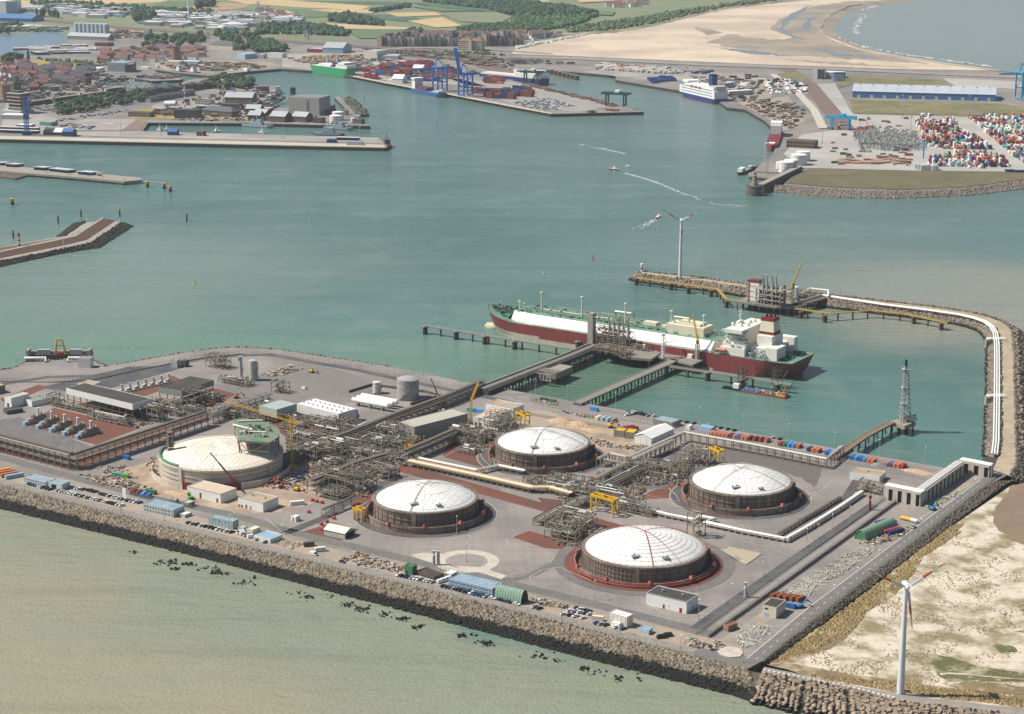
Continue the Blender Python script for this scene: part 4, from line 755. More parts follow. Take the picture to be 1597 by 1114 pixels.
for a,b in zip(poly,poly[1:]+poly[:1]):
 fr_m.bar((a[0]*.97,a[1]*.97,18),(b[0]*.97,b[1]*.97,18),.4);fr_m.bar((a[0]*.97,a[1]*.97,13),(b[0]*.97,b[1]*.97,24),.3);fr_m.bar((a[0]*.97,a[1]*.97,24),(b[0]*.97,b[1]*.97,24),.6)
fr_m.build('support_frame',STEEL,gd)
dd=MB()
for i in range(60):x,y=random.uniform(.3,.8)*r1,random.uniform(-.2,.6)*r1;dd.box(x,y,24.8,random.uniform(.4,3),random.uniform(.3,1),random.uniform(.3,2.2),random.uniform(0,3))
tag(dd.build('deck_equipment',mat('site equipment','8c867b',.8,.1,.3,island=.5),gd),kind='stuff')
for(x0,y0,x1,y1)in((.14,.5,.5,.2),(.2,.7,.6,.75),(.3,.1,.75,.05)):MB().tube((x0*r1,y0*r1,25.6),(x1*r1,y1*r1,25.6),.6,8).build('deck_pipe',PIPEW,gd)
sw=thing('scaffold_stair','tan scaffold stair tower at the left rim of the concrete tank','scaffold',tuple(W(zB(212,860),18)))
s=MB()
for z in range(0,16,2):s.box(0,0,z,4.4,4.4,.2);s.bar((-2,-2,z),(2,2,z+2),.2)
for x in(-2.1,2.1):
 for y in(-2.1,2.1):s.box(x,y,-6,.3,.3,22)
s.build('tower_frame',mat('tan scaffold','82745c',.8,.2,island=0),sw)
g=MB();g.path([(r1*.98*math.cos(R(d)),r1*.98*math.sin(R(d)),13.4)for d in range(150,236,5)],.8,5);g.build('edge_sheeting',mat('green net','4f7a60',.9,.2),tk1)
sc=MB()
for d in range(-15,300,4):
 x,y=(r1+2.2)*math.cos(R(d)),(r1+2.2)*math.sin(R(d))
wf=MB()
pts=[((r1+5)*math.cos(R(d)),(r1+5)*math.sin(R(d)))for d in range(180,390,6)]
for i,(a,b)in enumerate(zip(pts[:-1],pts[1:])):
 red_=244<=180+i*6<292
 if not red_:wf.bar((a[0],a[1],2),(b[0],b[1],2),.3,4.2)
wf.build('precast_wall',TWALLN,tk1);wr=MB()
for i,(a,b)in enumerate(zip(pts[:-1],pts[1:])):
 if 244<=180+i*6<292:wr.bar((a[0],a[1],2.4),(b[0],b[1],2.4),.4,4.8);wr.box(a[0],a[1],0,.9,.9,5.2)
wr.build('red_formwork',P['dred'],tk1)
# pipe racks and process units
def rack(name,label,pts,width,height,npipes,mats,spacing=7,group=None,r=(.25,.5),levels=1,frame_m=STEEL,zb=6,tray=False,cat='pipe rack',pr=None,dress=0):
 pts=[W(p,zb)if not isinstance(p,Vector)else p for p in pts];p0=pts[0];t=thing(name,label,cat,tuple(p0),0,group);loc=[p-p0 for p in pts]
 f=MB()
 for y in(-width/2+.2,width/2-.2):f.box(0,y,0,.5,.45,height)
 lv=[height*(k+1)/levels-.4 for k in range(levels)]
 for z in lv:f.box(0,0,z-.25,.4,width+.6,.45)
 fm=f.mesh('support_frame',frame_m);n=0
 for p,a in along(loc,spacing):
  if n<290:link('support_frame',fm,t,tuple(p),a);n+=1
 for k in range(npipes):
  q=-width/2+.5+(width-1)*((k%max(1,npipes//levels))+.5)/max(1,npipes//levels);z=lv[-1-(k*levels//npipes)]+.2
  rr=(pr[k]if pr else random.uniform(*r));off=offset(loc,q)
  MB().path([p+Vector((0,0,z+rr))for p in off],rr,7).build('pipe',mats[k%len(mats)],t)
 for q in(-width/2,width/2):
  m=MB();o=offset(loc,q)
  for z in lv:
   for a,b in zip(o[:-1],o[1:]):m.bar(a+Vector((0,0,z-.1)),b+Vector((0,0,z-.1)),.25,.5)
  tag(m.build('side_beam',frame_m,t),kind=None)
 if tray:
  m=MB();o=offset(loc,0)
  for a,b in zip(o[:-1],o[1:]):m.bar(a+Vector((0,0,height+1.2)),b+Vector((0,0,height+1.2)),width*.35,.3)
  m.build('cable_tray',STEELD,t)
 if dress:
  m=MB()
  for p,a in along(loc,3.5):
   if random.random()<dress:m.box(p.x+jit(1),p.y+jit(1),height+.1,random.uniform(.4,2.2),random.uniform(.3,1),random.uniform(.3,1.5),a)
  tag(m.build('fittings',STEELD,t),kind='stuff')
 return t
YP=mat('yellow pipe','b08f35',.6,.1);WPIPE=mat('white insulated pipe','d9d8d2',.4,.05);PINKP=mat('pinkish clad pipe','b5a49b',.5,.1)
BR=(PIPEG,PIPEB,PIPEG,STEELD,PIPEW,PIPEB)
rack('pipe_rack','long two level pipe rack along the front left edge of the plant',[zA(-260,780),zA(0,845),zA(528,985)],8,10.5,12,BR,levels=2,tray=True,dress=.3)
rack('pipe_rack','diagonal two level pipe rack climbing from the front corner past the vaporizers',[zA(535,985),zA(1200,765),zA(1500,665)],7,10,12,BR,levels=2,tray=True,dress=.3)
rack('pipe_rack','pipe rack reaching the compressor shelter',[zB(500,655),zB(640,595),zB(935,505)],6,8,8,(PIPEW,PIPEG),levels=2,dress=.4)
rack('pipe_rack','two level pipe corridor running from the building site to the long white hall',[zC(-60,960),zC(250,830),zC(480,765)],9,7,12,BR,levels=2,tray=True,dress=.5)
rack('pipe_rack','pipe corridor below the big grey ribbed hall',[zC(600,755),zC(760,690),zC(1015,575)],8,8,12,BR,levels=2,tray=True,dress=.5)
rack('pipe_rack','dark straight pipe corridor leading to the tanker jetty',[zC(-330,800),zC(240,590),zC(560,462),zC(920,330),zC(1160,230)],9,7,10,(STEELD,PIPEG,PIPEG,mat('dull red pipe','6b3f3a',.7,.15),PIPEB),levels=2,tray=True,dress=.3)
rack('pipeway','low pipeway with yellow and white pipes between the two rows of tanks',[zC(640,770),zC(1180,885),zC(1532,965),zD(640,870),zD(800,915)],7,3.4,8,(YP,PIPEG,PINKP,WPIPE,PINKP,PIPEB,WPIPE,YP),spacing=5,dress=.15)
rack('pipeway','white pipes rising at the bend of the yellow pipeway',[zC(700,745),zC(1130,835),zC(1290,800),zC(1480,840)],4,3,4,(WPIPE,PINKP),spacing=6)
rack('pipe_rack','dark pipe corridor left of the nearest tank',[zD(560,1120),zD(700,1040),zD(900,950)],9,4.5,10,BR,dress=.4)
rack('pipe_rack','pipe corridor between the rear and right tanks',[zD(960,900),zD(1080,850),zD(1345,715)],8,5,10,BR,levels=2,dress=.5)
rack('pipe_rack','slim pipe rack on posts between rear tank and long corridor',[zD(990,690),zD(1075,650),zD(1240,690),zD(1532,555)],3.5,6,4,(PIPEG,PINKP),spacing=6)
rack('pipe_rack','slim pipe rack on posts stepping down beside the rear tank',[zD(820,790),zD(980,815),zD(1180,715),zD(1010,680)],3.5,5,4,(PIPEG,STEEL),spacing=6)
rack('pipe_rack','slim pipe rack with white pipe along the basin side and down to the flare jetty',[zE(0,500),zE(400,318),zE(930,415),zE(1430,515),zF(240,700)],3.5,7,4,(WPIPE,PINKP,PIPEG),spacing=6.5)
rack('pipeway','row of white pipes on low supports behind the nearest tank',[zE(150,840),zE(290,875),zE(480,912),zE(510,885),zE(620,905),zE(560,930),zE(800,985),zE(1135,1050)],3.2,2.6,5,(WPIPE,),spacing=4.5,r=(.32,.42),frame_m=CONCL)
rack('pipeway','row of white pipes on concrete supports climbing to the right fence',[zE(1140,1050),zE(1300,960),zE(1532,815),zF(390,985)],3.4,2.6,5,(WPIPE,),spacing=4.5,r=(.32,.45),frame_m=CONCL)
rack('pipeway','dark pipes beside the white pipe row',[zE(1090,1005),zE(1532,740)],2.4,1.8,4,(PIPEB,STEELD),spacing=5)
rack('walkway_trestle','concrete pipe trestle left of the middle tank',[zJ(1320,495),zJ(1475,430),zK(240,300)],3,5,3,(STEELD,PIPEB),spacing=9,frame_m=CONC)
def unit(label,c,w_,d_,h,npipes=14,rot=AX,vessels=2,red=.08,name='process_unit',levels=2,frame=STEEL,stacks=0,z=6,mats=None,dens=1.0,cat='process plant'):
 o=W(c,z)if not isinstance(c,Vector)else c;t=thing(name,label,cat,tuple(o),rot);mats=mats or PW
 f=MB();nx=max(2,round(w_/6)+1);ny=max(2,round(d_/6)+1)
 for i in range(nx):
  for j in range(ny):f.box(-w_/2+w_*i/(nx-1),-d_/2+d_*j/(ny-1),0,.45,.45,h*random.choice((1,1,1,.7,1.12)))
 for k in range(1,levels+1):
  z_=h*k/levels
  for i in range(nx):f.box(-w_/2+w_*i/(nx-1),0,z_-.4,.3,d_,.35)
  for j in range(ny):f.box(0,-d_/2+d_*j/(ny-1),z_-.4,w_,.3,.35)
 f.build('steel_frame',frame,t)
 g=MB()
 for k in range(int(3*dens)+1):
  z_=h*random.randint(1,levels)/levels;x=random.uniform(-.4,.3)*w_;y=random.uniform(-.4,.3)*d_;g.box(x,y,z_+.02,random.uniform(.15,.4)*w_,random.uniform(.15,.45)*d_,.12)
 tag(g.build('grating',mat('grating','6f6c64',.9,.2),t),kind='stuff')
 for k in range(npipes):
  r=random.choice((.14,.2,.28,.36,.5));z_=h*random.randint(0,levels)/levels+random.uniform(.3,1.4);pts=[]
  if random.random()<.5:
   y=random.uniform(-.5,.5)*d_;x0,x1=-w_*random.uniform(.1,.55),w_*random.uniform(.1,.55);pts=[(x0,y,z_),(x1,y,z_)]
   if random.random()<.6:pts.append((x1,y,max(.2,z_+random.choice((-3,2,-h/2)))))
   elif random.random()<.5:pts.append((x1,y+random.uniform(-.4,.4)*d_,z_))
  else:
   x=random.uniform(-.5,.5)*w_;y0,y1=-d_*random.uniform(.1,.55),d_*random.uniform(.1,.55);pts=[(x,y0,z_),(x,y1,z_)]
   if random.random()<.6:pts.insert(0,(x,y0,max(.2,z_+random.choice((-3,2,-h/2)))))
  MB().path(pts,r,6).build('pipe',random.choice(mats),t)
 for k in range(vessels):
  x,y=random.uniform(-.4,.4)*w_,random.uniform(-.35,.35)*d_;z_=random.choice((1.2,h+.2 if random.random()<.5 else 1.2));r=random.uniform(.7,1.3);L=random.uniform(3,6)
  m=MB()
  if random.random()<.6:
   m.tube((x-L/2,y,z_+r),(x+L/2,y,z_+r),r,10).tube((x-L/2-r*.5,y,z_+r),(x-L/2,y,z_+r),r*.5,10,r).tube((x+L/2,y,z_+r),(x+L/2+r*.5,y,z_+r),r,10,r*.5)
  else:m.lathe([(r,0),(r,L*1.3),(r*.5,L*1.3+r*.5),(0,L*1.3+r*.6)],10,x,y)
  m.build('vessel',random.choice((PIPEW,PIPEG,P['lgrey'])),t)
 for k in range(stacks):
  x,y=(-.35+.7*(k+.5)/stacks)*w_,jit(.3)*d_;MB().lathe([(.5,0),(.5,h+5),(.65,h+5),(.65,h+5.6),(0,h+5.6)],8,x,y).build('stack',P['lgrey'],t)
 m=MB()
 for k in range(int(w_*d_/5*dens)):
  z_=h*random.randint(0,levels)/levels;s_=random.uniform(.3,1.3);m.box(random.uniform(-.5,.5)*w_,random.uniform(-.5,.5)*d_,z_,s_,random.uniform(.3,1.2),random.uniform(.4,1.9),random.choice((0,0,.78)))
 tag(m.build('valves',mat('valve grey','7d7970',.7,.1,.3,island=.5),t),kind='stuff')
 m=MB()
 for k in range(int(w_*d_*red/4)):m.box(random.uniform(-.55,.55)*w_,random.uniform(-.55,.55)*d_,h*random.randint(0,levels)/levels+random.uniform(0,1),.7,.5,.8)
 if m.v:tag(m.build('red_valves',P['red'],t),kind='stuff')
 m=MB()
 for y in(-d_/2,d_/2):m.bar((-w_/2,y,h+1.1),(w_/2,y,h+1.1),.1);[m.box(-w_/2+i*2,y,h,.08,.08,1.1)for i in range(int(w_/2)+1)]
 tag(m.build('handrail',STEEL,t),kind='stuff');return t
U=[('pipework left of the tall grey green shelter',zB(700,590),30,12,7),('pipework in front of the white vented hall, western half',zB(1170,660),22,12,6),('pipework in front of the white vented hall, eastern half',zB(1330,690),22,12,6),('pipework between dark canopy and diagonal rack',zB(390,520),14,14,12),('pipework below the dark canopy',zB(250,585),12,12,10),('pipework behind the long open hall',zB(100,560),22,16,7),('pipework west of the big grey ribbed hall',zC(520,580),18,16,10),('pipework at the foot of the white vented hall',zC(150,500),26,14,6),('pipework by the dark jetty corridor',zC(60,560),22,14,6),('pipe manifold south of the grey ribbed hall',zC(380,630),26,14,6),('pipe manifold near the yellow mobile crane',zC(560,640),14,10,6),('pipe manifold north east of the concrete tank',zC(140,640),26,16,6),('pipe deck beside the concrete tank, inner bay',zC(20,700),22,14,7),('pipe deck beside the concrete tank, outer bay',zB(1230,900),22,14,8),('pipe deck beside the concrete tank, far bay',zB(1400,870),24,14,8),('pipe deck under the tower crane',zB(1170,790),20,12,6),('pipe manifold by the yellow walkways',zB(1350,800),24,12,5),('pipework along the rack crossing',zC(330,720),24,10,6),('pipework at the left shoulder of the middle tank, outer part',zK(120,175),26,16,8),('pipework at the left shoulder of the middle tank, inner part',zK(270,200),20,14,12),('pipework behind the middle tank shoulder',zK(420,100),26,12,7),('pipework on the left flank of the rear tank',zD(60,500),26,14,9),('pipework at the shoulder of the rear tank',zD(225,480),14,14,14),('pipework behind the rear tank shoulder',zD(300,385),22,12,9),('tangled pipe junction between the three tanks, western part',zD(730,855),22,14,5),('tangled pipe junction between the three tanks, middle part',zD(900,900),24,14,6),('tangled pipe junction between the three tanks, eastern part',zD(1080,930),24,16,7),('tangled pipe junction by the yellow portal',zD(1190,985),22,12,5),('pipework left of the right tank, outer part',zE(150,540),16,12,7),('pipework left of the right tank, middle part',zE(290,570),22,14,8),('pipework at the shoulder of the right tank',zE(420,560),10,14,15),('pipework behind the right tank shoulder',zE(500,470),20,12,10),('pipework left of the nearest tank, outer part',zH(10,235),22,14,8),('pipework at the shoulder of the nearest tank',zH(95,230),9,14,12),('pipe deck beside the nearest tank, behind the red valves',zH(60,160),24,14,8),('pipework on the right rim of the nearest tank',zE(490,1000),8,8,15),('pipework east of the yellow portal',zE(60,830),26,10,4),('pipework on the far left edge of the plant',zA(405,520),10,8,8),('process rows behind the vaporizers',zA(560,560),40,5,4),('process rows between vaporizers and long hall',zA(800,640),40,6,4),('pipework below the long open hall end',zA(1120,625),16,10,10),('blower house pipework at the rear yard',zB(560,245),18,10,10),('skid of pipes beside the two stacks',zB(690,365),30,9,4),('scrap grey machinery in the rear yard',zB(1010,425),12,8,8),('gate pipework at the white pipe row end',zF(440,960),16,8,6)]
for i,(lb,c,w_,d_,h)in enumerate(U):
 random.seed(100+i);unit(lb,c,w_,d_,h,npipes=16 if w_>15 else 11,red=.12 if 'nearest' in lb else .05,vessels=3 if w_>18 else 1)
random.seed(11)
for i,(x,y)in enumerate([(455,668),(478,690),(505,700),(530,690),(552,672),(575,700),(600,690),(500,668),(535,650),(470,650),(610,715),(640,690),(520,722),(560,726),(590,735),(540,755),(520,775),(555,745),(505,735),(420,640),(400,655),(360,650),(745,690),(730,705),(780,670),(930,760),(905,770),(950,745),(985,750),(1000,730),(870,750),(890,800),(860,815),(885,835),(330,625),(365,640),(300,640),(690,655),(715,690),(1025,745),(840,755)]):
 unit(ordn(i,41)+' low filler of pipes and valves in the pipe field',(x,y),random.uniform(12,20),random.uniform(8,13),random.choice((2.5,3.5,4.5)),9,AX,1,.06,dens=1.6)
def vaporizer():
 t=thing('vaporizer','vaporizer unit with white stack and round burner drum','vaporizer',(0,0,0),0,'five vaporizers in a row on red stone')
 MB().bx(-2,-9,0,2,9,2.2).build('base',CONC,t);MB().tube((0,-9,2.6),(0,-5,2.6),1.9,14).build('burner_drum',P['lgrey'],t);MB().bx(-1.7,-4,2.2,1.7,8,4.4).build('tank_box',STEEL,t)
 MB().lathe([(1.1,4),(.8,6),(.8,9.4),(1,9.4),(1,10),(0,10)],10,0,2).build('stack',P['white'],t);MB().box(-.2,-11,0,3,2.4,2.6).build('control_box',P['sky'],t)
 for k in range(5):MB().path([(jit(2),-4+k*2.5,1),(jit(2),-4+k*2.5,5.5+jit(.5)),(2.6*random.choice((-1,1)),-3+k*2.5,5.2)],.25,6).build('pipe',random.choice(PW),t)
 m=MB()
 for k in range(40):m.box(jit(2.2),random.uniform(-8,9),random.uniform(2,5),random.uniform(.3,1),random.uniform(.3,1),random.uniform(.4,1.6))
 tag(m.build('valves',mat('valve grey',''),t),kind='stuff');return t
v=vaporizer()
for i in range(5):
 p=W((lerp(zA(265,0)[0],zA(645,0)[0],i/4),lerp(zA(0,640)[1],zA(0,735)[1],i/4)),6)
 if i==0:v.location=p;v.rotation_euler=(0,0,AX)
 else:dup(v,p,AX)
for i,o in enumerate([o for o in COL.objects if o.name.startswith('vaporizer')]):o['label']=ordn(i,5)+' vaporizer with white stack from the left on the red stone bed'
t=thing('heater','small heater with round stack and white drum in the row behind the long hall','heater',(0,0,0),AX,'row of small heaters on red stone')
MB().lathe([(.9,0),(.9,6),(1.1,6),(1.1,6.6),(0,6.6)],10).build('stack',P['lgrey'],t);MB().tube((-1,-4,1.6),(-1,1,1.6),1.3,10).build('drum',P['white'],t);MB().box(0,-2,0,4,6,.6).build('base',CONC,t);MB().path([(1,-3,1),(1,-3,3),(1,2,3)],.3).build('pipe',PIPEW,t)
for i in range(7):
 p=W((lerp(zA(885,0)[0],zA(1225,0)[0],i/6),lerp(zA(0,430)[1],zA(0,352)[1],i/6)),6)
 lb=ordn(i,7)+' small heater with stack from the left, behind the long open hall'
 if i==0:t.location=p;t['label']=lb
 else:dup(t,p,label=lb)
def vert(name,label,c,r,h,m=P['lgrey'],cat='tank',dome=.25,bands=3,rail=True):
 t=thing(name,label,cat,tuple(W(c,6)));MB().lathe([(r,0),(r,h)],28).build('shell',m,t);MB().lathe([(r+.1,h),(r*.5,h+r*dome*.75),(0,h+r*dome)],28).build('roof',m,t)
 b=MB()
 for k in range(1,bands+1):b.path([((r+.05)*math.cos(j*.2244),(r+.05)*math.sin(j*.2244),h*k/(bands+.5))for j in range(28)],.12,4,closed=True)
 b.build('ring_band',STEEL,t)
 s=MB()
 for k in range(24):th=-2.4+k*.05*14/max(r,2)*.8;s.box((r+.5)*math.cos(th),(r+.5)*math.sin(th),h*k/24,.9,.9,.18,th)
 s.build('spiral_stair',STEEL,t)
 if rail:
  q=MB();q.path([((r-.1)*math.cos(j*.2244),(r-.1)*math.sin(j*.2244),h+1.1)for j in range(28)],.08,4,closed=True);q.build('railing',STEEL,t)
 return t
vert('water_tank','large grey cylindrical tank with spiral stair in the rear bund',zC(633,285),8.3,15.5,mat('grey tank paint','9a9898',.6,.06,.2,streak=.1))
vert('water_tank','small white cylindrical tank beside the large grey tank',zC(408,248),3.1,9,P['offwhite'])
vert('exhaust_stack','slender grey stack in the rear yard',zB(724,318),1.4,17,cat='stack',dome=0,rail=False);vert('cold_box','stout grey tower with domed top beside the slender stack',zB(815,338),3.4,16,P['lgrey'],cat='tower')
vert('column','grey process column at the end of the white vented hall',zC(258,440),1.5,8,cat='tower',rail=False)
b_=thing('bund','concrete bund wall round the grey and white cylindrical tanks','wall',tuple(W(zC(205,245),6)))
q=[W(zC(*p),6)-W(zC(205,245),6)for p in((205,245),(370,195),(760,245),(870,275),(650,335))];m=MB()
for a,b in zip(q[:-1],q[1:]):m.bar(a+Vector((0,0,1)),b+Vector((0,0,1)),.4,2)
m.build('wall',CONCD,b_)
for i,(a,b)in enumerate(((zC(235,305),zC(490,352)),(zC(268,290),zC(525,335)),(zC(300,275),zC(555,322)))):
 a=W(a,9);b=W(b,9);t=thing('bullet_tank',('front','middle','back')[i]+' one of the three white horizontal tanks on concrete saddles','tank',(a.x,a.y,6),ang(a,b),'three white horizontal tanks');L=(b-a).length
 MB().tube((0,0,4.2),(L,0,4.2),1.9,16).tube((-1,0,4.2),(0,0,4.2),.9,16,1.9).tube((L,0,4.2),(L+1,0,4.2),1.9,16,.9).build('shell',P['white'],t)
 for s in(.15,.5,.85):MB().box(L*s,0,0,1,3,3).build('saddle',CONC,t)
def culvert(label,A,B,w_,h,rr=3):
 a=W(A,6);b=W(B,6);L=(b-a).length;t=thing('pipe_gallery',label,'pipe gallery',tuple(a),ang(a,b));m=MB();n=max(2,round(L/7))
 for i in range(n):
  x0=L*i/n;x1=L*(i+1)/n
  for y in(0,w_-.6):m.bx(x0,y,0,x0+(x1-x0)*.55,y+.6,h-1.2)
 for y in(0,w_-.6):m.bx(0,y,h-1.2,L,y+.6,h)
 m.bx(L-.6,.6,0,L,w_-.6,h);m.build('wall',CONCL,t);MB().bx(0,.6,h-1.1,L-.6,w_-.6,h-.6).build('roof',CONC,t);MB().bx(.5,.62,0,L-.7,w_-.62,.1).build('floor',CONCD,t)
 for k in range(rr):y=1+(w_-2)*(k+.5)/rr;MB().tube((0,y,h+.25),(L,y,h+.25),.55,8).build('pipe',WPIPE,t)
 MB().bx(.8,.7,.1,L-1,.9,h-1.3).build('opening_shade',P['dark'],t);return t  # black panel just behind the openings, their shade put into its colour
culvert('front arm of the concrete pipe gallery with white pipes near the right fence',zF(545,1018),zF(808,1072),8,9)
culvert('long arm of the concrete pipe gallery with white pipes on top',zF(818,1068),zF(1135,838),7,8.5,4)
culvert('rear arm of the concrete pipe gallery at the root of the breakwater',zF(1085,818),zF(1305,862),8,8)
bp=[W(p,6.5)for p in[(1285,462)]+BI[4:-1]]
t=thing('breakwater_pipeline','bundle of long white pipes along the breakwater road','pipeline',tuple(bp[0]));loc=[p-bp[0]for p in bp]
for k,q in enumerate((-1.2,-3.0,-4.8)):MB().path([p+Vector((0,0,1.5))for p in offset(loc,q)],.62,8).build('pipe',WPIPE,t)
fm=MB().box(0,0,0,.5,5.4,.8).mesh('pipe_support',CONC)
for p,a in along(loc,8):link('pipe_support',fm,t,tuple(offset([p,p+Vector((math.cos(a),math.sin(a),0))],-3)[0]),a)
rp=MB()
for q in(0.6,5.5):
 pass
for i,yy in enumerate((500,998)):
 a=W(zN(885,yy+10),6);t=thing('expansion_loop','white pipe expansion loop on a concrete pier off the breakwater, '+('northern one' if i==0 else 'southern one'),'pipe loop',tuple(a));L=(W(zN(1050,yy+10),6)-a).length
 MB().bx(-1,-3,-6,L*.6,3,1).build('pier',CONC,t);MB().path([(L,2,2),(2,2,2),(.6,1.2,2),(.6,-1.2,2),(2,-2,2),(L,-2,2)],.75,8).build('pipe',WPIPE,t);MB().bx(2,-3,1,L*.55,-2.6,2.2).build('wall',CONCL,t)
 # fences, lamps
def fence(label,pts,step=3,h=3,z=6,base=.7,m=CONC):
 w_=[W(p,z)if not isinstance(p,Vector)else p for p in pts];p0=w_[0];loc=[p-p0 for p in w_];t=thing('fence',label,'fence',tuple(p0));pm=MB().box(0,0,0,.16,.16,h).bar((0,0,h),(0,.5,h+.5),.12).mesh('fence_post',m)
 st=[(p,a)for p,a in along(loc,step)];k=0
 for p,a in st[:295]:link('fence_post',pm,t,tuple(p),a)
 rest=MB()
 for p,a in st[295:]:rest.box(p.x,p.y,0,.16,.16,h,a)
 if rest.v:tag(rest.build('fence_post',m,t),kind='stuff')
 r=MB()
 for zz in np.linspace(base+.25,h-.1,7):
  for a,b in zip(loc[:-1],loc[1:]):r.bar(a+Vector((0,0,zz)),b+Vector((0,0,zz)),.05)
 tag(r.build('fence_wires',P['grey'],t),kind='stuff')
 if base:
  b_=MB()
  for a,b in zip(loc[:-1],loc[1:]):b_.bar(a+Vector((0,0,base/2)),b+Vector((0,0,base/2)),.12,base)
  b_.build('base_plate',m,t)
 return t
fence('long front security fence between car parks and the plant',FENCE[:9]);fence('right security fence between yard and inner road',FENCE[8:],base=1.6)
fence('inner parallel fence line on the right side',[(1085,990),(1238,880),(1380,778)],base=.4)
fence('rear security fence following the curved shore',[(-60,592),(0,596),(75,597),(142,594),(215,578),(280,565),(330,557),(377,553),(431,557),(494,566),(550,573),(604,584),(690,602)],h=3.4)
fence('quay fence behind the containers by the basin',[(800,622),(900,645),(1017,663),(1110,682),(1310,722),(1440,748)])
fence('thin fence on the edge of the sea wall road',FRONT[1:-1],step=3.4,h=1.8,base=0,m=P['green']);fence('thin fence along the outer edge of the perimeter road',[(1192,1030),(1261,973),(1420,848.5),(1534,760),(1562,738)],step=3.4,h=2,base=0,m=P['green'])
def lamp_proto(h,m=P['lgrey']):
 t=thing('lamp_post','x','lamp post');MB().lathe([(.22,0),(.12,h),(0,h)],6).build('pole',m,t);MB().box(.5,0,h,1.4,.5,.25).build('lamp_head',P['white'],t);MB().lathe([(.5,0),(.5,.4),(0,.4)],8).build('foot',CONC,t);return t
def lamps(label,group,h,pts,z=6,rot=0):
 t=lamp_proto(h);t['group']=group;pts=sorted(pts)
 for i,p in enumerate(pts):
  lb=ordn(i,len(pts))+' '+label+', counted from the left'
  if i==0:t.location=W(p,z);t.rotation_euler=(0,0,rot);t['label']=lb
  else:dup(t,W(p,z),rot,lb)
lamps('tall thin lamp post on the perimeter road','lamp posts on the perimeter road',11,[zG(8,668),zG(130,575),zG(245,488),zG(352,398),zG(458,318),zG(556,243),zG(652,172),zG(743,95),zG(820,42),zM(1182,610),zF(1325,890)],rot=2.2)
lamps('tall thin lamp post on the rear shore','lamp posts on the rear shore',11,[zB(155,150),zB(428,120),zB(730,108),zB(1022,122),zB(1280,160),zB(1528,200),zC(480,55),zC(742,120),zC(1007,165),zA(130,240),zA(960,200)],rot=.5)
lamps('tall thin lamp post on the basin quay','lamp posts on the basin quay',12,[zD(536,160),zD(770,210),zD(1115,262),zE(517,190),zE(834,250),zE(1160,310),zE(1494,372),zF(516,705),zF(846,765)],rot=-2)
lamps('lamp post beside the sea wall road','lamp posts beside the sea wall road',9,[zI(180,250),zI(565,265),zI(875,370),zI(1190,430),zJ(640,585),zJ(1020,660),zL(388,500),zL(1190,700),zM(305,410),zM(737,535)],rot=1)
lamps('short lamp post on the breakwater','lamp posts on the breakwater',8,[g8(248,890),g8(378,905),g8(540,930),g8(862,970),g8(1025,990),g8(1188,1010),g8(1352,1030),f8(633,145),f8(712,158),f8(790,165),f8(1400,240),f8(1430,245),f8(1515,258),zN(5,180),zN(125,190),zN(247,205),zN(368,215),zN(490,235),zN(610,255),zN(722,275),zN(822,300)],z=6.5,rot=-2)
lamps('thin lamp post inside the plant','lamp posts inside the plant',11,[zL(500,260),zL(430,60),zH(1230,500),zH(1040,640),zH(835,740),zG(118,220),zG(205,180),zD(465,90),zH(190,620),zG(50,270),zE(1290,1080),zB(625,395),zA(390,790),zA(525,860)],rot=1.5)
# vehicles, containers, site things
CARC=[('white','d4d6d8',7),('black','17181b',7),('silver','9ba0a4',4),('dark grey','3b3e42',6),('blue','2a4876',2),('red','8b2320',1)]
CARM={n:mat('car paint '+n,c,.25,0,spec=.5)for n,c,k in CARC};TYRE=mat('tyre','151515',.9,.1);WH=MB().tube((0,-.11,0),(0,.11,0),.32,10).mesh('wheel',TYRE)
def car_mesh(m,van=False):
 b=MB()
 if van:prof=[(-2.5,.35),(2.5,.35),(2.5,.95),(2.0,1.15),(-2.5,1.15)];b.bx(-2.5,-.88,1.9,1.2,.88,2.05);w_=.95;b.bx(-2.5,-.95,1.15,.6,.95,1.9)
 else:prof=[(-2.15,.4),(2.15,.35),(2.2,.72),(1.1,.92),(-1.9,.95),(-2.2,.85)];b.box(-.45,0,1.38,1.7,1.3,.07);w_=.88
 n=len(prof);vs=[(x,-w_,z)for x,z in prof]+[(x,w_,z)for x,z in prof];b.add(vs,[tuple(range(n)),tuple(range(n,2*n))[::-1]]+[(i,n+i,n+(i+1)%n,(i+1)%n)for i in range(n)])
 g=MB();g.box(1.35 if van else-.4,0,1.1 if van else .9,1.6 if van else 2.9,1.72 if van else 1.6,.82 if van else .5,0,0,.75 if van else .58,.85)
 return b.mesh('body',m),g.mesh('windows',GLASS)
CARS={}
def car(kind,colour):
 k=(kind,colour)
 if k not in CARS:CARS[k]=car_mesh(CARM[colour],kind=='van')
 t=thing('parked_'+kind,'x',kind);bm_,gm=CARS[k];link('body',bm_,t);link('windows',gm,t)
 for x in(-1.4,1.4):
  for y in(-.8,.8):link('wheel',WH,t,(x,y,.32))
 return t
NPOOL=[n for n,c,k in CARC for _ in range(k)]
def row(where,a,b,n,hd=None,kinds='car',cols=None,z=6.1,frm='left'):
 a=W(a,z);b=W(b,z)
 for i in range(n):
  p=a.lerp(b,i/max(1,n-1));c=cols[i%len(cols)]if cols else random.choice(NPOOL);k=kinds if isinstance(kinds,str)else kinds[i%len(kinds)]
  t=car(k,c);t.location=p+Vector((jit(.15),jit(.15),0));t.rotation_euler=(0,0,(AX+1.25 if hd is None else hd)+jit(.06)+(math.pi if random.random()<.3 else 0))
  t['label']=f'{c} {k} {where}, {ordn(i, n)} from {frm}' if n>1 else f'{c} {k} {where}';t['group']='parked vehicles'
